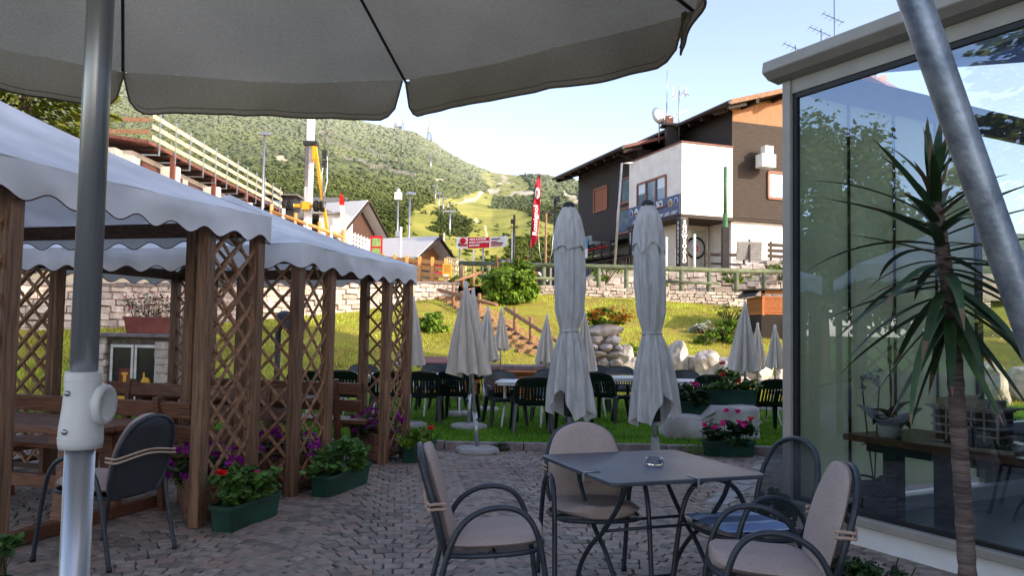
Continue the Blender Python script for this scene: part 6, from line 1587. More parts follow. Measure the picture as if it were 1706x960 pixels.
# wrapped orchid on the table
p = CW(.62, .42, .745); t = thing('wrapped_orchid', 'white orchid pot wrapped in pale paper at the end of the indoor table', 'plant', p)
m = MB(); m.lathe([(0, 0), (.075, 0), (.085, .03), (.09, .14), (.085, .16), (.07, .16), (0, .15)], 24); m.build('pot', white_pl, t)
m = MB(); N = 40; vs = []
for i in range(7):
    f = i / 6
    for j in range(N): a = 2 * PI * j / N; r = .094 + .10 * f + .05 * f * math.cos(5 * a) ; vs.append(Vector((r * math.cos(a), r * math.sin(a),   .09 + .13 * f * (1 + .35 * math.cos(2 * a + 1)) - .03 * f * f)))
m.add(vs, [(i * N + j, i * N + (j + 1) % N, (i + 1) * N + (j + 1) % N, (i + 1) * N + j) for i in range(6) for j in range(N)], 0, True); m.build('paper_wrap', mat('pale_paper', rgb(196, 206, 216), rgb(212, 222, 230), rough=.8, trans=.3), t)
m = MB(); m.tube(cr([(0, 0, .12), (.01, 0, .4), (0, .01, .7), (.03, 0, .95)], 5), .006, 6); m.tube([(.02, .02, .12), (.0, .02, .8)], .004, 5); m.box((.0, -.0, .62), (.03, .004, .14)); m.build('flower_stem', bark_m, t)
m = MB()
for a, L_, up in ((.2, .24, 1.3), (2.2, .18, .9), (-1.2, .22, .1), (3.6, .2, .2)): yucca_leaf(m, (0, 0, .14), (math.cos(a), math.sin(a), up), L_, .06, .9)
m.build('leaves', leaf_d, t)
# second orchid on the floor by the corner
p = CW(.42, .5, .03); t = thing('white_orchid', 'tall thin orchid with small white blooms in the conservatory corner', 'plant', p)
m = MB(); m.lathe([(0, 0), (.09, 0), (.11, .34), (.09, .34), (0, .32)], 20); m.build('pot', mat('dark_pot', rgb(48, 44, 58), rgb(60, 56, 70)), t)
m = MB()
for sx, sy, h in ((-.1, .0, 1.16), (.06, .03, 1.12), (.16, -.02, .62)): m.tube(cr([(0, 0, .3), (sx * .5, sy, h * .6), (sx, sy, h)], 6), .006, 6)
m.build('flower_stem', leaf_d, t); m = MB()
for k in range(9): blossom(m, (-.1 + .018 * k + rnd.gauss(0, .012), rnd.gauss(0, .02), 1.13 + rnd.gauss(0, .04)), .026, 0, 8, .022)
m.build('blossoms', white_pt, t); m = MB()
for a, L_, up, z in ((.3, .26, .6, .34), (2.5, .26, .5, .34), (-1.3, .24, .2, .34), (0, .16, .3, .68), (2.8, .13, .4, .62), (-.9, .14, .2, .6)): yucca_leaf(m, (0.03, 0, z), (math.cos(a), math.sin(a), up), L_, .04, 1.0)
m.build('leaves', leaf_d, t)
p = CW(1.95, .85, .745)
o = MB().box((0, 0, .02), (.26, .14, .04)).build('book', mat('dark_cover', rgb(50, 56, 58), rgb(60, 66, 68)), bevel=.004); o.location = p; o.rotation_euler = (0, 0, RZK); tag(o, 'thin dark book lying beside the model house', 'book')
# TV aerials on the roof behind
for px, py, lab, h in ((1390, 44, 'thin whip aerial on the conservatory roof', 1.0), (1368, 52, 'rake television aerial on the conservatory roof', .5), (1325, 75, 'small rake aerial at the corner of the conservatory roof', .35)):
    h *= .7; p = at(px, py + 10, 9.2); t = thing('roof_aerial', lab, 'aerial', (p.x, p.y, rz_(1.9) + .0))
    H = p.z + h * .3 - (rz_(1.9)); m = MB(); m.tube([(0, 0, -.05), (0, 0, H + (.22 if h > .6 else 0))], .006, 6); m.build('mast', steel, t)
    m = MB(); m.bar((-.14, 0, H + .02), (.14, .07, H - .06), .006)
    for k in range(5): m.bar((-.13 + .06 * k, .0 + .02 * k - .08, H + .015 - .02 * k), (-.13 + .06 * k, .02 * k + .08, H + .015 - .02 * k), .004)
    m.build('aerial_rods', steel, t)

# ------------------------------------------------------------------ ski school chalet
C0 = Vector((7.63, 36, 4.5)); RZC = math.atan2(.33, .944)
t = ch = thing('ski_chalet', 'dark timber chalet with a white plastered corner block and ski school signs', 'building', C0, RZC)
Mc = PARENT_M[ch.name]; ex = Vector((math.cos(RZC), math.sin(RZC), 0)); ey = Vector((-math.sin(RZC), math.cos(RZC), 0))
cw = lambda x, y, z: Mc @ Vector((x, y, z))
ZS, ZT = 2.42, 5.72
m = MB(); m.box2((0, 0, ZS), (2.72, 5.1, ZT)); m.build('white_block', plaster, t)
m = MB(); m.box2((-.06, -.06, ZT), (2.74, 5.1, ZT + .06)); m.build('block_coping', brown_paint, t)
m = MB(); m.box2((-.05, -.05, ZS - .16), (2.8, 5.12, ZS - .002)); m.build('soffit_slab', brown_wood, t)
# window in the left face of the white block
fr = MB(); y0, y1, z0, z1 = 1.35, 4.15, 3.05, 4.45
for a_, b_ in (((y0, z0), (y1, z0)), ((y0, z1), (y1, z1)), ((y0, z0), (y0, z1)), ((y1, z0), (y1, z1)), ((y0 + .95, z0), (y0 + .95, z1)), ((y0 + 1.9, z0), (y0 + 1.9, z1))): fr.bar((-.015, a_[0], a_[1]), (-.015, b_[0], b_[1]), .10, .09)
win = fr.build('window', mat('window_frame_brown', rgb(134, 82, 58), rgb(156, 100, 74)), t)
m = MB(); m.poly([(-.006, y1, z0), (-.006, y0, z0), (-.006, y0, z1), (-.006, y1, z1)]); m.build('pane', win_dark, win)
for y in (y0 + .15, y0 + 2.05): m = MB(); m.grid(lambda u, v: Vector((-.011, y + .65 * u, z1 - .05 - .45 * v - .06 * abs(math.sin(u * 9)) * v)), 18, 3); m.build('lace_curtain', curtain_m, win)
m = MB(); m.box((-.05, (y0 + y1) / 2, z0 - .09), (.18, y1 - y0 + .3, .06)); m.build('window_sill', brown_paint, t)
# navy sign band
m = MB(); m.box2((-.07, .06, ZS + .02), (-.02, 5.0, ZS + .62 + .32)); sb = m.build('sign_board', blue_sign, t); 
def lt(body, size, x, y, z, mt, par=ch, off=.0, sx=1, left=True, lead=1.0):
    xd, nn = (-ey, -ex) if left else (ex, -ey)
    return text(body, size, cw(x, y, z), xd, ZV, mt, par, True, off, 'CENTER', sx, .003, lead)
lt('I DI SCI', .44, -.082, 2.25, ZS + .68, white_sign, off=.012); lt('RA', .38, -.082, 2.45, ZS + .34, white_sign, off=.012)
for y, M_ in ((.34, violet_sign), (.84, gold), (4.7, violet_sign), (4.15, white_sign)):
    m = MB(); m.lathe([(0, .0), (.19, 0), (.2, .01), (0, .012)], 20, c=(-.076, y, ZS + .62), M=Matrix.Rotation(-PI / 2, 3, 'Y')); em = m.build('sign_emblem', white_sign, t)
    m = MB(); m.lathe([(0, .0), (.15, 0), (.155, .006), (0, .007)], 20, c=(-.090, y, ZS + .62), M=Matrix.Rotation(-PI / 2, 3, 'Y')); m.box((-.099, y, ZS + .62), (.004, .1, .18), mi=1); m.build('emblem_face', [M_, blue_sign], em)
m = MB()
for k in range(7): m.box((-.074, .5 + .62 * k, ZS + .18), (.006, .5 - .1 * (k % 2), .035)); m.box((-.074, .6 + .62 * k, ZS + .10), (.006, .46, .03))
m.build('printed_lines', white_sign, sb)
# pillars with lettering
for (x, y, nm, wrd) in ((.12, .12, 'p', ('SNOWBOARD', 'FREESTYLE')), (.12, 4.75, 'q', ('FREESTYLE', 'SCI'))):
    m = MB(); m.box2((x - .17, y - .17, -.2), (x + .17, y + .17, ZS - .17)); m.build('pillar', conc, t)
    m = MB(); m.box2((x - .2, y - .2, .05), (x + .2, y - .172, ZS - .2)); m.build('pillar_sign', black_sign, t)
    m = MB(); m.box2((x - .2, y - .171, .05), (x - .172, y + .2, ZS - .2)); m.build('pillar_sign', black_sign, t)
    for i, ch_ in enumerate(wrd[0]): lt(ch_, .27, x, y - .21, ZS - .38 - i * (ZS - .4) / 9.2, white_sign, off=.012, left=False)
    for i, ch_ in enumerate(wrd[1]): lt(ch_, .24, x - .21, y, ZS - .42 - i * (ZS - .4) / 9.2, white_sign, off=.006)
# ground floor behind the pillars
m = MB(); m.box2((.9, 2.0, -.3), (2.72, 5.1, ZS - .17)); m.build('ground_wall', mat('cream_wall', rgb(206, 198, 180), rgb(220, 212, 196)), t)
m = MB(); m.box((1.95, 1.975, 1.05), (1.3, .04, 1.9)); sw = m.build('shop_window', mat('shop_glass', rgb(150, 152, 138), rgb(172, 172, 156), rough=.2), t)
m = MB(); m.lathe([(.0, .0), (.55, 0), (.55, .01), (0, .011)], 28, c=(1.98, 1.95, 1.15), M=Matrix.Rotation(PI / 2, 3, 'X')); em = m.build('round_emblem', black_sign, t)
m = MB(); m.lathe([(.0, .0), (.45, 0), (.45, .01), (0, .011)], 28, c=(1.98, 1.937, 1.15), M=Matrix.Rotation(PI / 2, 3, 'X')); m.build('emblem_face', mat('emblem_grey', rgb(170, 166, 160), rgb(190, 186, 180)), em)
m = MB(); m.box((1.9, 1.924, 1.15), (.16, .004, .34), M=Matrix.Rotation(.4, 3, 'Y')); m.box((2.06, 1.922, 1.1), (.08, .004, .3), mi=1); m.build('emblem_figure', [sign_blue2, red_pt], em)
m = MB(); m.box2((1.0, 1.9, -.2), (1.3, 1.98, 1.9)); m.build('door_leaf', dark_wood, t)
# big right body
X1 = 2.725; ZB = 2.46; ZE1 = 7.0
m = MB(); m.box2((X1, .05, ZB), (14, 9.5, ZE1)); m.build('timber_wall', brown_wood, t)
m = MB(); m.box2((X1 - .03, .02, ZB), (X1 - .002, 9.5, ZE1 + .5)); m.build('side_cladding', dark_wood, t)
m = MB(); m.box2((X1 + .1, .25, -.6), (14, 9.4, ZB - .001)); m.build('plaster_wall', plaster, t)
m = MB(); m.box2((X1 + .05, .0, ZB - .12), (14, .24, ZB - .03)); m.build('drip_board', brown_wood, t)
SL = .30
rz1 = lambda x: 7.45 + (x - X1 + .9) * SL
m = MB(); m.prism([(X1, .1, ZE1 + .001), (12, .1, ZE1 + .001), (12, .1, rz1(12) - .12), (X1, .1, rz1(X1) - .12)], (0, .12, 0)); m.build('gable_boards', orange_wood, t)
m = MB(); m.prism([(X1 - .9, -1.1, rz1(X1 - .9)), (9.5, -1.1, rz1(9.5)), (9.5, 9.8, rz1(9.5)), (X1 - .9, 9.8, rz1(X1 - .9))], (0, 0, .16)); m.prism([(9.5, -1.1, rz1(9.5)), (16, -1.1, rz1(9.5) - 6.5 * SL), (16, 9.8, rz1(9.5) - 6.5 * SL), (9.5, 9.8, rz1(9.5))], (0, 0, .16)); rf = m.build('roof', brown_paint, t)
m = MB(); m.prism([(X1 - .88, -1.14, rz1(X1 - .88) - .06), (9.5, -1.14, rz1(9.5) - .06), (9.5, -1.101, rz1(9.5) - .06), (X1 - .88, -1.101, rz1(X1 - .88) - .06)], (0, 0, .2)); m.build('fascia', log_w, rf)
for k in range(10): m = MB(); m.box((X1 - .35, -.8 + k * 1.1, rz1(X1 - .35) - .14), (1.0, .14, .2), M=Matrix.Rotation(-math.atan(SL), 3, 'Y')); m.build('rafter', dark_wood, rf)
for k in range(5): m = MB(); m.box((X1 + .6 + k * 1.7, -.45, rz1(X1 + .6 + k * 1.7) - .16), (.16, 1.2, .22)); m.build('purlin', dark_wood, rf)
m = MB(); m.tube([(X1 - .95, -1.15, rz1(X1 - .9) + .02), (X1 - .95, 9.8, rz1(X1 - .9) + .02)], .08, 8); m.build('gutter', dark_metal, rf)
# brown wall window and lamp box
fr = MB(); x0, x1, z0, z1 = X1 + 2.0, X1 + 4.2, 3.5, 4.75
for a_, b_ in (((x0, z0), (x1, z0)), ((x0, z1), (x1, z1)), ((x0, z0), (x0, z1)), ((x1, z0), (x1, z1))): fr.bar((a_[0], .03, a_[1]), (b_[0], .03, b_[1]), .1, .11)
win = fr.build('window', mat('window_frame_brown', (0, 0, 0)), t)
m = MB(); m.poly([(x0, .04, z0), (x1, .04, z0), (x1, .04, z1), (x0, .04, z1)]); m.build('pane', mat('pale_pane', rgb(150, 180, 204), rgb(172, 200, 222), rough=.25, scale=2), win)
m = MB(); m.grid(lambda u, v: Vector((x0 + .1 + 2.0 * u, .035, z1 - .08 - .42 * v - .08 * abs(math.sin(u * 16)) * v)), 40, 3); m.build('lace_curtain', curtain_m, win)
m = MB(); m.box((X1 + 1.45, -.52, 5.1), (.78, .5, .62)); m.box((X1 + 1.3, -.14, 5.3), (.08, .3, .3)); ac = m.build('wall_unit', white_pt, t, bevel=.02); m = MB(); m.box((X1 + 1.55, -.48, 5.62), (.44, .36, .40)); m.box((X1 + 1.55, -.67, 5.62), (.34, .01, .26), mi=1); m.build('floodlight', [white_pt, steel], ac)
# rear left body
m = MB(); m.box2((.475, 5.105, 2.0), (7, 12.6, 6.55)); m.build('timber_wall', dark_wood, t)
m = MB(); m.box2((1.6, 5.15, -.4), (7, 12.5, 1.999)); m.build('plaster_wall', mat('shaded_plaster', rgb(196, 184, 166), rgb(210, 198, 180)), t)  # darker copy of the plaster, shade put into its colour
rz2 = lambda x: 6.35 + (x + .55) * SL
m = MB(); m.prism([(-.75, 4.3, rz2(-.75)), (7, 4.3, rz2(7)), (7, 13.6, rz2(7)), (-.75, 13.6, rz2(-.75))], (0, 0, .16)); rf = m.build('roof', brown_paint, t)
for k in range(9): m = MB(); m.box((-.1, 4.6 + k * 1.1, rz2(-.1) - .13), (1.1, .14, .2), M=Matrix.Rotation(-math.atan(SL), 3, 'Y')); m.build('rafter', dark_wood, rf)
m = MB(); m.tube([(-.8, 4.25, rz2(-.75) + .02), (-.8, 13.6, rz2(-.75) + .02)], .08, 8); m.tube(cr([(-.7, 5.2, 6.2), (.2, 5.2, 5.9), (.38, 5.2, 5.5)], 4) + [Vector((.38, 5.2, 4.4))], .05, 8); m.build('gutter', dark_metal, rf)
for (y0, y1, z0, z1, sh) in ((8.6, 10.3, 3.9, 5.2, True), (5.3, 6.9, 3.9, 5.2, False), (5.5, 7.3, 2.3, 3.6, False)):
    fr = MB()
    for a_, b_ in (((y0, z0), (y1, z0)), ((y0, z1), (y1, z1)), ((y0, z0), (y0, z1)), ((y1, z0), (y1, z1))): fr.bar((.465, a_[0], a_[1]), (.465, b_[0], b_[1]), .1, .1)
    win = fr.build('window', mat('window_frame_brown', (0, 0, 0)), t)
    m = MB(); m.poly([(.468, y1, z0), (.468, y0, z0), (.468, y0, z1), (.468, y1, z1)]); m.build('pane', shutter_b if sh else win_dark, win)
m = MB(); m.box2((-.95, 7.6, 1.72), (.47, 13, 1.9)); m.box2((-.98, 7.6, 1.91), (-.9, 13, 2.2)); m.build('loggia_slab', conc, t)
m = MB(); m.box2((-.9, 5.25, .88), (1.59, 12.6, 1.0)); bal = m.build('balcony_floor', dark_wood, t)
m = MB()
for z in (1.12, 1.32, 1.52): m.box2((-.93, 5.2, z), (-.89, 12.6, z + .15))
for k in range(8): m.box((-.95, 5.3 + k * 1.02, 1.3), (.07, .08, .85))
m.build('balcony_railing', dark_wood, bal)
m = MB(); 
for k in range(30): m.box((-.99, 5.6 + .12 * k, 1.44 + .02 * math.sin(k)), (.03, .08, .06))
m.build('bunting', petal_r, bal)
m = MB(); m.box2((-1.04, 7.9, 1.0), (-1.0, 11.6, 1.5), ); m.build('sign_board', white_sign, t); m = MB(); m.box2((-1.04, 7.9, 1.501), (-1.0, 11.6, 2.1)); m.build('sign_board', sky_sign, t)
lt('LO SCIATORE', .50, -1.05, 9.7, 1.8, white_sign); lt('TRATTORIA', .38, -1.05, 9.7, 1.25, sky_sign)
m = MB(); m.box2((-.96, 7.8, .1), (-.92, 12.6, .72)); m.build('sign_board', violet_sign, t); lt('NICOLUSSI', .5, -.97, 9.6, .41, white_sign, off=.01)
for y in (6.4, 8.4, 10.4): m = MB(); m.box2((.3, y, -.4), (.6, y + .3, .879)); m.build('pillar', conc, t)
m = MB(); m.box2((1.0, 5.16, -.4), (1.05, 12.4, .8)); m.build('shop_front', mat('dark_shop_glass', rgb(34, 40, 42), rgb(56, 60, 58), rough=.15), t)
m = MB(); m.bar((-1.3, .4, .62), (-1.3, 12, .62), .06, .06); m.bar((-1.3, .4, -.1), (-1.3, 12, -.1), .04, .04)
for k in range(40): m.bar((-1.3, .5 + .29 * k, -.4), (-1.3, .5 + .29 * k, .6), .035)
m.build('terrace_railing', brown_wood, t)
m = MB(); m.bar((.5, -1.2, .50), (2.6, -1.2, .56), .09, .14); m.bar((.5, -1.2, .1), (2.6, -1.2, .13), .07, .1)
for x in (.5, 1.6, 2.5): m.bar((x, -1.2, -.6), (x, -1.2, .75), .08)
m.build('terrace_railing', dark_wood, t)
m = MB()
for k in range(5): m.box((6.2, -.9, .1 + .26 * k), (4.4, .04, .15))
for x in (4.2, 5.4, 6.6, 7.8): m.box((x, -.85, .55), (.09, .06, 1.5))
m.build('terrace_railing', brown_wood, t)
# roof gear: each its own thing
def on(px, py, Y): return at(px, py, Y)
rp_ = lambda px, py, Y, z: at(px, py, Y)
b_ = at(1098, 222, 40.5); t = thing('satellite_dish', 'white satellite dish on a thin mast on the chalet roof', 'satellite dish', (b_.x, b_.y, b_.z - .3))
m = MB(); m.tube([(0, 0, -.2), (0, 0, 1.1)], .035, 8); m.build('mast', steel, t)
m = MB(); m.lathe([(0, .1), (.25, .06), (.45, -.05), (.46, -.05), (.25, .08), (0, .12)], 24, c=(.0, -.1, 1.2), M=Matrix.Rotation(math.radians(78), 3, 'X') @ Matrix.Rotation(.5, 3, 'Y')); m.bar((0, -.1, .9), (.0, -.75, 1.05), .03); m.build('dish', white_pt, t)
b_ = at(1118, 216, 40.2); t = thing('chimney', 'dark flat capped chimney on the chalet roof', 'chimney', (b_.x, b_.y, b_.z - .6))
m = MB(); m.box((0, 0, .2), (.55, .5, 1.1)); m.build('stack', dark_wood, t); m = MB(); m.box((0.1, 0, .80), (1.2, .8, .1)); m.build('cap', dark_metal, t); m = MB(); m.box((-.1, 0, 1.08), (.36, .36, .42)); m.build('pot', brown_paint, t)
b_ = at(1131, 216, 40.0); t = thing('tv_aerial', 'white television aerial on a mast above the chalet chimney', 'aerial', (b_.x, b_.y, b_.z - .6))
m = MB(); m.tube([(0, 0, 0), (0, 0, 2.7)], .035, 8); m.build('mast', steel, t)
m = MB(); m.bar((-.5, 0, 1.2), (.5, .2, 1.7), .04)
for k in range(3): m.bar((-.35 + .3 * k, 0, 2.1 + .2 * k), (.1 + .2 * k, -.2, 2.9 - .3 * k), .05)
for s_ in (-1, 1): m.box((s_ * .32, 0, 2.55), (.05, .1, .45))
m.build('aerial_rods', white_pt, t)
b_ = at(1111, 190, 40.6); t = thing('whip_antenna', 'tall thin whip antenna beside the satellite dish', 'aerial', (b_.x, b_.y, b_.z - 1.0)); m = MB(); m.tube([(0, 0, 0), (0, 0, 1.6)], .035, 6); m.tube([(0, 0, 1.6), (0, 0, 3.3)], .015, 6); m.build('rod', steel, t)
p = at(1208, 440, 34.2); t = thing('green_pole', 'green pole standing before the white corner of the chalet', 'pole', (p.x, 34.2, 4.2)); H = at(1209, 278, 34.2).z - 4.2; m = MB(); m.tube([(0, 0, -.3), (0, 0, H * .55)], .11, 10); m.tube([(0, 0, H * .55), (0, 0, H)], .075, 10, mi=0); m.build('tube', mat('green_paint', rgb(64, 110, 70), rgb(80, 128, 84), rough=.5), t); m = MB(); m.box((0, 0, 1.0), (.28, .28, 1.8)); m.build('foot_sleeve', dark_metal, t)
a_, b_ = at(1022, 442, 34.5), at(1036, 272, 34.5); t = thing('flagpole', 'leaning pale flagpole with a bent top before the dark chalet wall', 'flagpole', a_); m = MB(); m.tube([a_ - ZV * 1.0, b_, b_ + Vector((.5, 0, .02))], .055, 8); m.build('pole', steel, t, True)
for px, py, lab in ((1110, 398, 'short pale post left of the snowboard pillar'), (1157, 393, 'short pale post right of the snowboard pillar')):
    p = at(px, py, 34.3); t = thing('short_post', lab, 'post', (p.x, p.y, 4.0)); m = MB(); m.tube([(0, 0, -.2), (0, 0, p.z - 4.0)], .06, 8); m.lathe([(.07, 0), (.07, .05), (0, .09)], 8, c=(0, 0, p.z - 4.0)); m.build('tube', white_pt, t)
p = at(1248, 418, 34.6); t = thing('spare_mattress', 'worn brown framed panel leaning at the terrace edge', 'panel', (p.x, 34.6, p.z - .6)); m = MB(); m.box((0, 0, .6), (1.1, .06, .8), M=Matrix.Rotation(.12, 3, 'X')); m.build('sheet', conc, t, bevel=.02); m = MB(); m.box((0, -.04, .6), (.08, .05, 1.0)); m.build('brace', brown_wood, t)
t['label'] = 'worn grey panel with a brown brace at the terrace edge of the chalet'; t.name = 'worn_panel'
# ------------------------------------------------------------------ balcony building at the left, under construction
X0 = -16.6; Y0, Y1 = 36.0, 56.0; ZR = 9.75
t = thing('balcony_house', 'long chalet with brown balconies and new pale guard boards along its roof edge', 'building', (X0, Y0, 3.0))
L = Y1 - Y0; ZL = ZR - 3.0
m = MB(); m.box2((-9, 0, -.3), (-.8, L, ZL - .35)); m.build('plaster_wall', mat('house_plaster', rgb(206, 196, 184), rgb(222, 212, 200)), t)
m = MB(); m.prism([(-9.5, -.5, ZL + 1.2), (.15, -.5, ZL - .12), (.15, L + .4, ZL - .12), (-9.5, L + .4, ZL + 1.2)], (0, 0, .14)); m.build('roof', brown_paint, t)
for k in range(15): m = MB(); m.box((-.36, .4 + k * 1.4, ZL - .15), (.86, .12, .14)); m.build('rafter', dark_wood, t)
m = MB(); m.box2((-.79, 0, ZL - 3.0), (.3, L, ZL - 2.86)); bal = m.build('balcony_floor', brown_paint, t)
m = MB()
for z in (2.5, 2.25, 2.0, 1.75): m.box2((.24, 0, ZL - z - .14), (.3, L, ZL - z - .02))
for k in range(14): m.box((.27, .3 + k * 1.5, ZL - 2.35), (.09, .1, 1.1))
m.build('balcony_railing', brown_paint, bal)
for k in range(4): m = MB(); m.box((.12, 2.2 + k * 5.3, ZL - 3.2), (.2, .2, 6.1)); m.build('balcony_post', brown_paint, t)
for k in range(7):
    m = MB(); y = .8 + k * 2.75; m.box2((-.82, y, ZL - 2.85), (-.77, y + 2.0, ZL - .6)); wd_ = m.build('window', brown_wood, t); m = MB(); m.poly([(-.765, y + .1, ZL - 2.7), (-.765, y + 1.9, ZL - 2.7), (-.765, y + 1.9, ZL - .7), (-.765, y + .1, ZL - .7)]); m.build('shutter', mat('dark_shutter', rgb(92, 52, 42), rgb(112, 66, 54)), wd_)
    if k % 2: m = MB(); m.box2((-.8, y - .75, ZL - 2.86), (.1, y - .4, ZL - .5)); m.build('partition_wall', white_pt, t)
m = MB(); m.box2((-4, -.8, -.3), (-1.2, -.02, ZL - .4)); m.build('stone_wall', rock_m, t)
sc_ = thing('guard_boards', 'three rows of new pale guard boards on steel posts along the roof edge', 'guard rail', (X0, Y0, ZR))
for z in (.12, .62, 1.1): m = MB(); m.box2((.16, -.2, z), (.2, L + .2, z + .2)); m.build('board', board_w, sc_)
for z in (.35, .9): m = MB(); m.box2((-1.9, -.3, z), (.1, -.26, z + .2)); m.build('board', log_w, sc_)
for k in range(12): m = MB(); m.bar((.24, .4 + k * 1.74, -.5), (.26, .4 + k * 1.74, 1.5), .06); m.bar((-.6, .4 + k * 1.74, -.46), (.24, .4 + k * 1.74, -.46), .05); m.build('post', steel, sc_)

# ------------------------------------------------------------------ tower crane: folded mast, yellow strut, raised wheel axle
cr_ = at(512, 400, 52); t = thing('mobile_crane', 'white folding crane mast with a yellow strut and a raised wheel axle', 'crane', (cr_.x, 52, 3.0))
zt = at(513, 120, 52).z - 3
m = MB(); zb = 0
m.box((0, 0, zt / 2), (.44, .44, zt)); m.build('mast', white_pt, t)
m = MB(); m.box((-.25, 0, zt * .42), (.05, .4, zt * .7)); m.box((-.12, -.26, zt * .60), (.2, .06, 3.0)); m.build('mast_shade_strip', mat('mast_shade_grey', rgb(130, 122, 120), rgb(150, 144, 142)), t)  # grey strips painting the shaded side of the white mast
z1 = at(519, 238, 52).z - 3; m = MB(); m.bar((.32, -.2, z1), (2.2, -.6, .3), .16, .18); m.bar((.5, .2, 4.6), (1.3, .2, .6), .2, .2); m.build('strut', yellow_pt, t)
m = MB(); m.box((.1, -.2, z1 - .1), (.9, .6, .26)); m.box((.3, -.3, z1 - .8), (.16, .3, 1.0), mi=1); m.build('strut_head', [dark_metal, yellow_pt], t)
za = at(510, 345, 52).z - 3; m = MB(); m.bar((-1.1, -.5, za), (.9, -.5, za), .24, .2); m.box((0, -.5, za), (.5, .4, .5)); ax_ = m.build('wheel_axle', yellow_pt, t)
for x in (-1.25, -.85, .75, 1.15):
    m = MB(); m.lathe([(.15, -.15), (.32, -.15), (.37, -.09), (.37, .09), (.32, .15), (.15, .15)], 24, c=(x - .1, -.5, za), M=Matrix.Rotation(PI / 2, 3, 'Y')); wl = m.build('wheel', rubber, ax_)
    m = MB(); m.lathe([(0, -.1), (.17, -.1), (.17, .155), (.08, .16), (0, .12)], 16, c=(x - .1, -.5, za), M=Matrix.Rotation(PI / 2, 3, 'Y')); m.build('rim', steel, wl)
m = MB(); m.box((0, 0, .3), (3.6, 3.0, .6)); m.build('base_frame', yellow_pt, t)
a_, b_ = at(543, 150, 51), at(539, 345, 51); t = thing('crane_rope', 'thin crane rope with chain slings hanging beside the mast', 'rope', (b_.x, b_.y, b_.z)); m = MB(); m.tube([a_ + ZV * 6, at(541, 255, 51)], .05, 6); m.tube([at(541, 255, 51), at(536, 290, 51), b_], .045, 6); m.tube([at(541, 255, 51), at(545, 262, 51), at(545, 302, 51), at(541, 320, 51), b_], .045, 6); m.build('sling', steel, t, True); m = MB(); m.box(at(541, 257, 51), (.3, .2, .5)); m.box(at(541, 273, 51), (.35, .1, .5)); m.build('hook_block', dark_metal, t, True)

# ------------------------------------------------------------------ houses behind the plaza
def gable_house(name, label, c, rz, W, D, He, Hr, wallm_, roofm, over=.7, wins=()):
    t = thing(name, label, 'building', c, rz)
    m = MB(); m.add([(-W / 2, -D / 2, -.5), (W / 2, -D / 2, -.5), (W / 2, -D / 2, He), (0, -D / 2, Hr), (-W / 2, -D / 2, He), (-W / 2, D / 2, -.5), (W / 2, D / 2, -.5), (W / 2, D / 2, He), (0, D / 2, Hr), (-W / 2, D / 2, He)], [(0, 1, 2, 3, 4), (9, 8, 7, 6, 5), (1, 6, 7, 2), (0, 4, 9, 5)]); m.build('wall', wallm_, t)
    sl = (Hr - He) / (W / 2); m = MB(); o = over
    for s_ in (-1, 1): m.prism([(0, -D / 2 - o, Hr + .02), (s_ * (W / 2 + o), -D / 2 - o, He - sl * o + .02), (s_ * (W / 2 + o), D / 2 + o, He - sl * o + .02), (0, D / 2 + o, Hr + .02)], (0, 0, .18))
    rf = m.build('roof', roofm, t)
    m = MB()
    for s_ in (-1, 1): m.bar((0, -D / 2 - o - .05, Hr + .08), (s_ * (W / 2 + o), -D / 2 - o - .05, He - sl * o + .08), .08, .3, up=Vector((0, 1, 0)))
    m.build('barge_board', brown_wood, rf)
    for (x, z, w_, h_) in wins:
        m = MB(); m.box((x, -D / 2 - .01, z), (w_ + .12, .06, h_ + .12)); wn = m.build('window', brown_wood, t); m = MB(); m.poly([(x - w_ / 2, -D / 2 - .045, z - h_ / 2), (x + w_ / 2, -D / 2 - .045, z - h_ / 2), (x + w_ / 2, -D / 2 - .045, z + h_ / 2), (x - w_ / 2, -D / 2 - .045, z + h_ / 2)]); m.build('pane', mat('dark_pane', rgb(30, 30, 30), rgb(44, 44, 44), rough=.15), wn)
    return t
metal_roof = mat('metal_roof', rgb(196, 194, 190), rgb(222, 220, 216), rough=.45, scale=3, stretch=(1, 20, 1), metal=.1)
c = at(600, 400, 58); gz3 = 3.1
cc = at(606, 360, 58)
gable_house('brown_chalet', 'brown gabled chalet with a grey metal roof beyond the plaza', (at(607, 380, 58).x - 2.18, 59.1, gz3), 1.1, 4.2, 3.6, at(635, 395, 58).z - gz3 + .5, at(607, 338, 58).z - gz3, mat('chalet_brown_wall', rgb(70, 48, 40), rgb(96, 68, 56), rough=.7, scale=4, stretch=(12, 12, .5)), metal_roof, .9, [(-.55, 4.3, .5, .7), (.35, 4.2, .5, .7), (.2, 1.2, 2.2, 2.0)])
t = gable_house('ticket_kiosk', 'low timber kiosk with a corrugated metal roof behind the pine fence', (at(722, 440, 47).x - 1.96, 48, gz3), 1.1, 2.8, 3.4, at(698, 424, 47).z - gz3, at(724, 399, 47).z - gz3, orange_wood, metal_roof, .8, [(-.4, 1.3, 1.0, 1.0)])
c = at(575, 440, 50)
t = thing('white_container', 'pale flat roofed cabin with a round edged front beside the brown chalet', 'cabin', (at(562, 370, 57).x, 57, gz3)); H = at(562, 362, 57).z - gz3
m = MB(); m.box((0, 0, H / 2), (1.9, 3, H)); m.build('wall', white_pt, t); m = MB(); m.box((-.6, -.1, H + .05), (3.0, 3.4, .12)); m.build('roof', conc, t)
m = MB(); m.box((-1.9, .2, H * .45), (1.9, 2.6, H * .88)); m.build('side_wall', brown_wood, t)
t = thing('flat_roofed_house', 'dark low house with a sheet roof and a dormer window behind the crane', 'building', (at(480, 375, 60).x, 60, gz3)); H = at(480, 372, 60).z - gz3
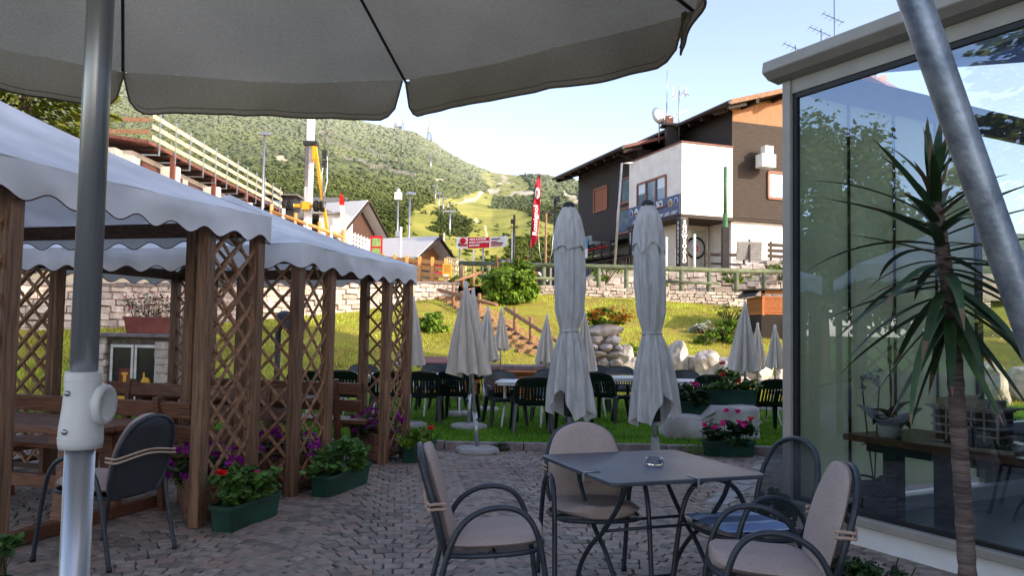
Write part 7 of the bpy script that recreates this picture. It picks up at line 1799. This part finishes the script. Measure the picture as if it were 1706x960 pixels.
m = MB(); m.box((0, 0, H / 2), (7.5, 5, H)); m.build('wall', dark_metal, t); m = MB(); m.prism([(-4, -3.2, H - .1), (4, -3.2, H - .1), (4, 2, H + 2.2), (-4, 2, H + 2.2)], (0, 0, .15)); m.build('roof', mat('grey_sheet', rgb(104, 102, 96), rgb(124, 122, 116), rough=.6), t)
m = MB(); m.box((-.3, -2.4, H + .8), (3.2, 1.6, 1.5)); d_ = m.build('dormer', dark_metal, t); m = MB(); m.box((-.3, -3.22, H + .75), (1.4, .03, .9)); m.build('pane', win_dark, d_); m = MB(); m.box((-.3, -2.5, H + 1.6), (3.8, 2.2, .12)); m.build('dormer_roof', mat('grey_sheet', (0, 0, 0)), d_)
p = at(574, 345, 55); t = thing('ski_sculpture', 'tall pale red tipped ski shaped post beside the cabin', 'sign', (p.x, 55, gz3)); zt = at(566, 323, 55).z - gz3
m = MB(); m.grid(lambda u, v: Vector((.5 - .75 * v + (u - .5) * .34 * (1 - max(0, v - .93) / .07 * .9), .0, zt * v)), 4, 24); m.build('blade', mat('pale_red_tip', rgb(224, 206, 196), rgb(238, 224, 214)), t); m = MB(); m.grid(lambda u, v: Vector((.5 - .75 * (.9 + .1 * v) + (u - .5) * .36 * (1 - v ** 3 * .9), -.02, zt * (.9 + .105 * v))), 4, 6); m.build('tip', petal_r, t)
p = at(574, 335, 60); t = thing('flue_pipe', 'small white flue pipe with a black cap on the metal roof', 'flue', (p.x, 60, at(574, 352, 60).z)); m = MB(); m.tube([(0, 0, -1.0), (0, 0, .7)], .1, 10); m.build('pipe', white_pt, t); m = MB(); m.lathe([(.0, .62), (.14, .62), (.14, .9), (0, .95)], 10); m.build('cap', black_pl, t)

# log balustrade in front of the crane
a_, b_ = at(452, 352, 40), at(572, 395, 40); t = thing('plaza_railing', 'orange log railing with white posts in front of the crane', 'railing', a_)
for o in (0, -.55): m = MB(); m.tube([a_ + ZV * o, b_ + ZV * o], .09, 8); m.build('rail', fence_w, t, True)
for k in range(7): p = a_.lerp(b_, k / 6); m = MB(); m.tube([p + ZV * .35, p - ZV * 1.6], .09, 8); m.build('post', white_pt if k % 2 else fence_w, t, True)
t = thing('plaza_fence', 'white slat fence beside the map board', 'fence', at(600, 410, 44))
a_, b_ = at(586, 404, 44), at(622, 418, 44)
for z in (.0, .22, .44): m = MB(); m.bar(a_ + ZV * z, b_ + ZV * z, .04, .14); m.build('slat', white_pt, t, True)
for k in range(8): p = a_.lerp(b_, k / 7); m = MB(); m.bar(p - ZV * 1, p + ZV * .6, .07); m.build('post', white_pt, t, True)
t = thing('curved_railing', 'dark curved handrail ending above the gazebo roof', 'railing', at(580, 415, 42)); m = MB(); m.tube(cr([at(548, 390, 42), at(566, 402, 42), at(590, 414, 42), at(599, 424, 42), at(596, 432, 42)], 5), .05, 8); m.tube(cr([at(548, 400, 42), at(566, 412, 42), at(596, 428, 42)], 5), .04, 8); m.build('rail', dark_metal, t, True)
for px, py in ((552, 395), (578, 410)): m = MB(); m.bar(at(px, py, 42), at(px, py + 30, 42), .06); m.build('post', dark_metal, t, True)
# pine board fence
a_, b_ = at(618, 455, 33.5), at(742, 462, 31.2); zt0 = at(618, 424, 33.5).z; zt1 = at(742, 433, 31.2).z
t = thing('pine_fence', 'new orange pine board fence on the wall at the edge of the plaza', 'fence', (a_.x, a_.y, 3.1))
H = 1.0
for k in range(4):
    m = MB(); z0 = zt0 - .12 - k * .26; z1 = zt1 - .12 - k * .26
    for j in range(6):
        p = Vector((a_.x, a_.y, z0)).lerp(Vector((b_.x, b_.y, z1)), j / 6); q_ = Vector((a_.x, a_.y, z0)).lerp(Vector((b_.x, b_.y, z1)), (j + 1) / 6); m.bar(p, q_ - (q_ - p) * .01, .045, .16)
    m.build('rail', fence_w, t, True)
for k in range(7):
    f = k / 6 ; x, y = a_.x + (b_.x - a_.x) * f, a_.y + (b_.y - a_.y) * f - .07; z = zt0 + (zt1 - zt0) * f; m = MB(); m.bar((x, y, z - 1.0), (x, y, z + .06), .13, .1); m.build('post', fence_w, t, True, bevel=.01); m = MB(); m.bar((x, y, z - 1.35), (x, y, z - 1.0), .16, .14); m.build('post_foot', conc, t, True)
# map board
p = at(627, 412, 41); t = thing('map_board', 'red framed board with a green ski area map', 'sign', (p.x, 41, 3.1)); zc = p.z - 3.1; w_ = 20 / F * 41; h_ = 38 / F * 41
m = MB(); m.box((0, 0, zc), (w_, .06, h_)); m.build('frame', red_pt, t); m = MB(); m.box((0, -.035, zc + .25), (w_ * .74, .01, h_ * .36)); m.box((0, -.035, zc - .27), (w_ * .74, .01, h_ * .36)); m.build('map_sheet', map_green, t)
for s_ in (-1, 1): m = MB(); m.bar((s_ * w_ * .45, .06, 0), (s_ * w_ * .45, .06, zc + h_ / 2), .07); m.build('leg', steel, t)
# small blue and red panels behind the pine fence
for px, py, M_, lab in ((727, 446, sign_blue2, 'small red and blue panel behind the pine fence, upper one'), (727, 456, sign_blue2, 'small red and blue panel behind the pine fence, lower one')):
    p = at(px, py, 34.6); t = thing('fence_banner', lab, 'banner', (p.x, 34.6, p.z)); m = MB(); m.box((0, 0, 0), (.5, .03, .16)); m.build('sheet', red_pt, t); m = MB(); m.prism([(-.16, -.02, -.07), (.16, -.02, -.07), (0, -.02, .07)], (0, -.005, 0)); m.build('emblem', M_, t)
p = at(745, 452, 30.9); t = thing('yellow_notice', 'yellow orange notice board at the end of the pine fence', 'sign', (p.x, 30.9, 3.1)); m = MB(); m.box((0, 0, p.z - 3.1), (.36, .05, .56)); m.build('panel', yellow_sign, t); m = MB()
for k in range(4): m.box((0, -.03, p.z - 3.1 + .2 - .07 * k), (.26 - .04 * (k % 2), .006, .022))
m.build('printed_lines', brown_paint, t); m = MB(); m.box((-.03, -.03, p.z - 3.1 - .17), (.2, .006, .08)); m.build('white_patch', white_sign, t); m = MB(); m.bar((0, .05, 0), (0, .05, p.z - 3.0), .06); m.build('leg', steel, t)
# street lamps and masts
def lamp(label, px, py_top, Y, z0, head=1.0, dx=0):
    p = at(px, py_top, Y); t = thing('street_lamp', label, 'street lamp', (p.x, Y, z0)); H = p.z - z0
    m = MB(); m.tube([(0, 0, -.2), (0, 0, H)], [.085, .06], 10); m.build('pole', steel, t)
    m = MB(); m.add([(-.3, -.14, H), (.35, -.14, H - .02), (.42, -.12, H + .12), (-.1, -.1, H + .2), (-.3, .14, H), (.35, .14, H - .02), (.42, .12, H + .12), (-.1, .1, H + .2)], [(0, 1, 2, 3), (7, 6, 5, 4), (0, 4, 5, 1), (1, 5, 6, 2), (2, 6, 7, 3), (3, 7, 4, 0)]); m.build('lamp_head', steel, t, bevel=.02)
    return t
lamp('tall street lamp in front of the balcony house', 441, 225, 46, 3.1)
lamp('small street lamp beyond the kiosk roof', 683, 324, 52, 3.1)
p = at(664, 312, 49); t = thing('weather_station', 'white instrument box and sensor on a tall thin mast', 'weather station', (p.x, 49, 3.1)); H = p.z - 3.1
m = MB(); m.tube([(0, 0, -.2), (0, 0, H)], .05, 8); m.build('mast', steel, t); zb = at(664, 327, 49).z - 3.1; m = MB(); m.box((0, -.05, zb), (.44, .3, .46)); m.build('instrument_box', white_pt, t, bevel=.02); m = MB(); m.lathe([(0, 0), (.1, .02), (.12, .2), (.06, .24), (0, .24)], 10, c=(0, 0, H - .35)); m.build('sensor', white_pt, t); z2 = at(664, 390, 49).z - 3.1; m = MB(); m.box((.05, -.08, z2), (.28, .2, .34)); m.build('junction_box', steel, t)
p = at(668, 378, 44); t = thing('white_post', 'plain white post before the kiosk roof', 'post', (p.x, 44, 3.1)); m = MB(); m.tube([(0, 0, -.2), (0, 0, p.z - 3.1)], .07, 8); m.build('tube', white_pt, t)
# banner between two poles
BY = 45; a_, b_ = at(760, 414, BY), at(845, 411, BY); z0a, z1a = at(760, 414, BY).z, at(760, 395, BY).z; z0b, z1b = at(845, 410, BY).z, at(845, 393, BY).z
t = thing('event_banner', 'white and red ski event banner stretched between two poles', 'banner', (a_.x, BY, 3.1))
def bpnt(u, v, off=0): return Vector((a_.x + (b_.x - a_.x) * u, BY - off + .05 * math.sin(u * 9 + v * 2) , (z0a + (z0b - z0a) * u) * (1 - v) + (z1a + (z1b - z1a) * u) * v - .05 * math.sin(PI * u)))
m = MB(); m.grid(lambda u, v: bpnt(u, v), 40, 6)
for k, f in enumerate(m.f):
    u = (sum(m.v[i].x for i in f) / 4 - a_.x) / (b_.x - a_.x)
    if .235 < u < .64: m.m[k] = 1
m.build('sheet', [white_sign, red_pt], t, True)
xd = Vector((b_.x - a_.x, 0, z0b - z0a)); hh = z1a - z0a
for i, s_ in enumerate(('VIENI A SCIARE', 'CON I CAMPIONI', 'AZZURRI')): text(s_, hh * .215, bpnt(.255, .77 - .27 * i, .12), xd, ZV, white_sign, t, True, .006, 'LEFT', 1.0)
m = MB(); c_ = bpnt(.13, .68, .08); m.lathe([(0, 0), (.17, 0), (.17, .01), (0, .012)], 20, c=c_ , M=Matrix.Rotation(PI / 2, 3, 'X')); m.build('emblem', red_pt, t, True)
m = MB(); c_ = bpnt(.13, .3, .08); m.box(c_ + Vector((.06, 0, 0)), (.4, .01, .1)); m.box(c_ - Vector((.2, 0, -.02)), (.12, .012, .14), mi=1); m.build('emblem_line', [red_pt, dark_metal], t, True)
m = MB()
for k, (v, u0, u1, mi) in enumerate(((.78, .68, .86, 0), (.52, .68, .8, 1), (.36, .68, .92, 0), (.18, .68, .9, 1))): m.bar(bpnt(u0, v, .08), bpnt(u1, v, .08), .01, .06, mi=mi)
m.build('small_print', [dark_metal, red_pt], t, True)
for px, top, lab in ((766, 418, 0), (805, 412, 0)):
    p = at(px, top, BY + .1); m = MB(); m.tube([(p.x, BY + .1, 2.9), (p.x, BY + .1, p.z + .6)], .045, 8); m.build('pole', steel, t, True)
for px, top, Y, lab in ((789, 417, 42, 'bare white post under the banner'), (740, 388, 60, 'thin pale post left of the banner'), (854, 386, 44, 'white post beside the black lamp post')):
    p = at(px, top, Y); t = thing('white_post', lab, 'post', (p.x, Y, 3.1)); m = MB(); m.tube([(0, 0, -.2), (0, 0, p.z - 3.1)], .055, 8); m.build('tube', white_pt, t)
# feather flag
FY = 38; a_, b_ = at(884, 416, FY), at(899, 291, FY); t = thing('feather_flag', 'tall red feather flag with white lettering', 'flag', (a_.x, FY, 3.1))
m = MB(); pole = cr([Vector((at(881, 440, FY).x, FY, 3.1)), at(883, 414, FY), at(887, 360, FY), at(891, 315, FY), at(898, 291, FY)], 8); m.tube(pole, .03, 8); m.build('pole', dark_metal, t, True)
lf = [(883.5, 413), (885.5, 385), (887.5, 355), (889, 330), (891, 312), (894, 300), (898.5, 290)]; rg = [(884, 414), (894, 403), (898, 375), (899.5, 345), (900.5, 325), (900.5, 308), (900, 291)]
m = MB(); n = 36
def fl(u, v):
    k = v * 6; i = min(5, int(k)); f = k - i; a = Vector((*lf[i], 0)).lerp(Vector((*lf[i + 1], 0)), f); b = Vector((*rg[i], 0)).lerp(Vector((*rg[i + 1], 0)), f); q_ = a.lerp(b, u); p = at(q_.x, q_.y, FY); p.y += .06 * math.sin(v * 14 + u * 2); return p
m.grid(fl, 8, n); m.build('sail', red_pt, t, True)
text('Rossignol', .29, at(892.2, 367, FY - .12), at(893.6, 340, FY) - at(891, 394, FY), Vector((-1, 0, .05)), white_sign, t, True, .008, 'CENTER', 1.32)
m = MB(); c_ = at(895, 322, FY - .1); m.lathe([(0, 0), (.16, 0), (.16, .01), (0, .012)], 20, c=(0, 0, 0), M=Matrix.Rotation(PI / 2, 3, 'X')); m.v = [Vector((p.x * .75, p.y, p.z * 1.75)) + c_ for p in m.v]; em = m.build('emblem', white_sign, t, True)
m = MB(); m.bar(c_ + Vector((-.05, -.03, .1)), c_ + Vector((.05, -.03, -.1)), .03, .03); m.bar(c_ + Vector((.05, -.03, .1)), c_ + Vector((-.05, -.03, -.1)), .03, .03, mi=0); m.bar(c_ + Vector((0, -.03, .16)), c_ + Vector((0, -.03, -.02)), .03, .03); m.build('emblem_mark', red_pt, t, True)
# dark lamp posts
for px, top, Y, lab in ((857, 358, 40, 'black post with a small spotlight left of the red flag'), (925, 330, 36, 'slim brown lamp post right of the red flag')):
    p = at(px, top, Y); t = thing('spotlight_post', lab, 'lamp post', (p.x, Y, 3.1)); H = p.z - 3.1; m = MB(); m.tube([(0, 0, -.2), (0, 0, H)], .06, 8); m.build('pole', dark_metal, t); m = MB(); m.box((-.08 if px < 900 else .1, -.1, H - (.35 if px < 900 else .05)), (.2, .24, .2)); m.build('spotlight', black_pl, t)
p = at(910, 355, 64); t = thing('utility_mast', 'grey steel mast with a cross arm and stay wires behind the red flag', 'mast', (p.x, 64, 3.1)); H = p.z - 3.1
m = MB(); m.tube([(0, 0, -.3), (0, 0, H)], .09, 8); m.build('mast', log_w, t); m = MB(); m.bar((-.75, 0, H), (.75, 0, H), .14); m.build('cross_arm', dark_metal, t); m = MB()
for s_ in (-1, 1): m.tube([(s_ * .7, 0, H), (s_ * .5, 0, H * .6), (0, 0, H * .32)], .025, 5)
m.build('stay_wire', steel, t)
p = at(905, 462, 31.5); t = thing('black_board', 'black notice board with a white diagonal strip behind the rail fence', 'sign', (p.x, 31.5, 3.1)); m = MB(); m.box((0, 0, .42), (.52, .05, .95), ); m.build('panel', black_sign, t); m = MB(); m.box((.0, -.03, .55), (.5, .006, .09), M=Matrix.Rotation(.7, 3, 'Y')); m.build('white_strip', white_sign, t); m = MB(); m.bar((.3, .04, -.2), (.3, .04, .95), .08); m.build('leg', conc, t)
p = at(846, 436, 42); t = thing('blue_sign', 'small blue and white sign above the bush', 'sign', (p.x, 42, 3.1)); m = MB(); m.box((0, 0, p.z - 3.1), (.8, .04, .16)); m.build('panel', sign_blue2, t); m = MB(); m.box((-.2, -.025, p.z - 3.1), (.2, .006, .08)); m.box((.15, -.025, p.z - 3.1), (.24, .006, .06)); m.build('printed_strip', white_sign, t); m = MB(); m.bar((0, .04, 0), (0, .04, p.z - 3.1), .05); m.build('leg', steel, t)
p = at(768, 438, 36); t = thing('white_sign', 'small white and red sign by the first post of the rail fence', 'sign', (p.x, 36, 3.1)); m = MB(); m.box((0, 0, p.z - 3.1), (.34, .04, .2)); m.build('panel', white_sign, t); m = MB(); m.box((0, -.025, p.z - 3.1 - .04), (.28, .006, .05)); m.build('printed_strip', red_pt, t); m = MB(); m.bar((0, .04, 0), (0, .04, p.z - 3.1), .05); m.build('leg', steel, t)
a_, b_ = at(745, 448, 40), at(776, 456, 36); t = thing('ramp_fence', 'pale slatted ramp fence behind the stair head', 'fence', a_)
for z in (.0, .3, .55): m = MB(); m.bar(a_ + ZV * z, b_ + ZV * z, .05, .1); m.build('slat', board_w, t, True)
for k in range(9): p = a_.lerp(b_, k / 8); m = MB(); m.bar(p - ZV * 1.2, p + ZV * .6, .06); m.build('post', board_w, t, True)
shrub('green_bush', 'small green bush at the foot of the yellow notice board', (at(757, 462, 31.2).x, 31.2, 3.0), (.4, .3, .6), 400, .06, leaf_b, 12)
shrub('green_bush', 'round green bush behind the rail fence post', (at(778, 460, 31.5).x, 31.5, 3.0), (.5, .3, .65), 450, .06, leaf_b, 12)
# trees at the foot of the mountain, right of the flag
def broadleaf(name, label, c, H, R_, n, size, M_, clumps=46, group=None, trunk=True):
    t = thing(name, label, 'tree', c, 0, group); m = MB(); m.tube([(0, 0, -.5), (.1, 0, H * .3), (0, .1, H * .62)], [H * .022, H * .016, H * .008], 8)
    for k in range(9):
        a = rnd.uniform(0, 6.28); z = H * rnd.uniform(.25, .6); m.tube([(0, 0, z), (math.cos(a) * R_ * .35, math.sin(a) * R_ * .35, z + H * .12), (math.cos(a) * R_ * .75, math.sin(a) * R_ * .75, z + H * rnd.uniform(.15, .3))], [H * .009, H * .006, H * .002], 6)
    m.build('trunk', bark_m, t); m = MB(); q_, d = cloud((0, 0, H * .6), (R_, R_, H * .42), n, .35, clumps, .27); m.quads(leaves(q_, size, .2, .7, 5, .3, d * .6), np.clip(rs.uniform(.0, .8, n) + d[:, 2] * .2, 0, 1)); m.build('crown', M_, t); return t
k = 0
for px, Y, H, R_ in ((876, 74, 3.6, 2.0), (895, 72, 4.6, 2.2), (915, 70, 5.4, 2.4), (938, 72, 6.0, 2.8), (862, 76, 2.6, 1.7)):
    p = at(px, 470, Y); k += 1; broadleaf('round_tree', ['dark leafy tree left of the foot of the red flag', 'dark leafy tree right at the foot of the red flag', 'dark leafy tree behind the utility mast', 'dark leafy tree behind the left tall grey parasol', 'small leafy tree above the round bush, at the edge of the meadow'][k - 1], (p.x, Y, 3.1), H, R_, 2600, .17, tree_leaf, 40, 'trees at the foot of the ski slope')
# conifers
def conifer(label, c, H, R_, seed, dens=1.0, z0=.12, M_=needle_m, csz=.16, group=None):
    q = np.random.RandomState(seed); t = thing('spruce_tree', label, 'tree', c, 0, group); m = MB(); m.tube([(0, 0, -.5), (0, 0, H * .5), (0, 0, H)], [H * .018, H * .011, .02], 8); P_, D_ = [], []
    z = H * z0
    while z < H * .985:
        f = (z - H * z0) / (H * (1 - z0)); L_ = R_ * (1 - f) ** .85 * q.uniform(.8, 1.08) + .1; nb = max(4, int(9 * (1 - f * .4)))
        for j in range(nb):
            a = q.uniform(0, 6.28); l_ = L_ * q.uniform(.65, 1.08); dr = q.uniform(.05, .35)
            m.tube([(0, 0, z), (math.cos(a) * l_ * .5, math.sin(a) * l_ * .5, z - l_ * dr * .3), (math.cos(a) * l_, math.sin(a) * l_, z - l_ * dr * .75 + .1 * l_)], [.035, .022, .006], 4)
            ns = int((10 + 26 * l_) * dens); s_ = q.uniform(.15, 1, ns) ** .7
            x = np.cos(a) * l_ * s_; y = np.sin(a) * l_ * s_; zz = z - l_ * dr * (.75 * s_) + .1 * l_ * s_ ** 3
            w_ = .30 * l_ * (1.05 - s_) + .06; off = q.normal(size=(ns, 3)) * (w_ * .5)[:, None]; off[:, 2] = -np.abs(off[:, 2]) * .9
            P_.append(np.stack([x, y, zz], 1) + off); D_.append(np.stack([np.cos(a) + 0 * s_, np.sin(a) + 0 * s_, -.3 + 0 * s_], 1) + off * .6)
        z += (.22 + .30 * (1 - f)) * (H / 12) ** .5
    m.build('trunk', bark_m, t); P_ = np.concatenate(P_); D_ = np.concatenate(D_); n = len(P_); D_ /= np.linalg.norm(D_, axis=1)[:, None]
    sd = np.cross(D_, q.normal(size=(n, 3))); sd /= np.linalg.norm(sd, axis=1)[:, None]; L_ = csz * q.uniform(.7, 1.5, n); W_ = L_ * .26
    Q = np.stack([P_ - sd * (W_ * .6)[:, None], P_ + D_ * (L_ * .55)[:, None] - sd * W_[:, None] * .9, P_ + D_ * L_[:, None] * 1.1, P_ + D_ * (L_ * .55)[:, None] + sd * W_[:, None] * .9], 1)
    m = MB(); m.quads(Q, q.uniform(0, 1, n)); m.build('crown', M_, t); return t
conifer('sunlit spruce rising behind the white gazebo roof at the left', (-14.9, 24.0, 1.3), 13.5, 3.9, 3, 1.7, csz=.24)
conifer('spruce further left behind the nearest gazebo, half hidden by the open parasol', (-19.5, 24.5, 1.2), 13.0, 3.6, 5, 1.2, csz=.26)
# tall trees left of the patio (mirrored in the conservatory glass) and right of the bank
broadleaf('patio_tree', 'tall leafy tree left of the patio beyond the gazebos', (-17.5, 10.4, 0), 8.2, 2.6, 17000, .10, tree_leaf, 110)
conifer('dark tall spruce left of the patio', (-16.5, 4.6, 0), 15, 3.4, 8, 1.0, csz=.26)
broadleaf('patio_tree', 'leafy tree behind the left edge of the patio', (-20.5, 7.2, 0), 6.0, 2.6, 10000, .11, tree_leaf, 80)
broadleaf('garden_tree', 'leafy tree at the right end of the bank', (24, 17.5, .3), 9.5, 3.0, 5000, .18, tree_leaf, 50)
conifer('spruce at the right end of the bank', (27.5, 20.5, .5), 12, 2.8, 12, .8, csz=.3)
# unseen tall building, added and sized to cast the shade over the patio
t = thing('hotel', 'unseen tall plastered building added to shade the patio', 'building', (10, 12, 0))
m = MB(); m.box2((0, -34, -.2), (4.6, 0, 12)); m.build('wall', plaster, t); m = MB(); m.prism([(-.6, -34.8, 11.9), (2.3, -34.8, 13.4), (5.2, -34.8, 11.9)], (0, 35.2, 0)); m.build('roof', brown_paint, t)
for fl_ in range(4):
    for k in range(9):
        y = -2.5 - k * 3.5; z = 1.6 + fl_ * 2.8; m = MB(); m.box((-.03, y, z), (.1, 1.5, 1.5)); wn = m.build('window', brown_wood, t); m = MB(); m.poly([(-.085, y - .62, z - .62), (-.085, y + .62, z - .62), (-.085, y + .62, z + .62), (-.085, y - .62, z + .62)]); m.build('pane', win_dark, wn)
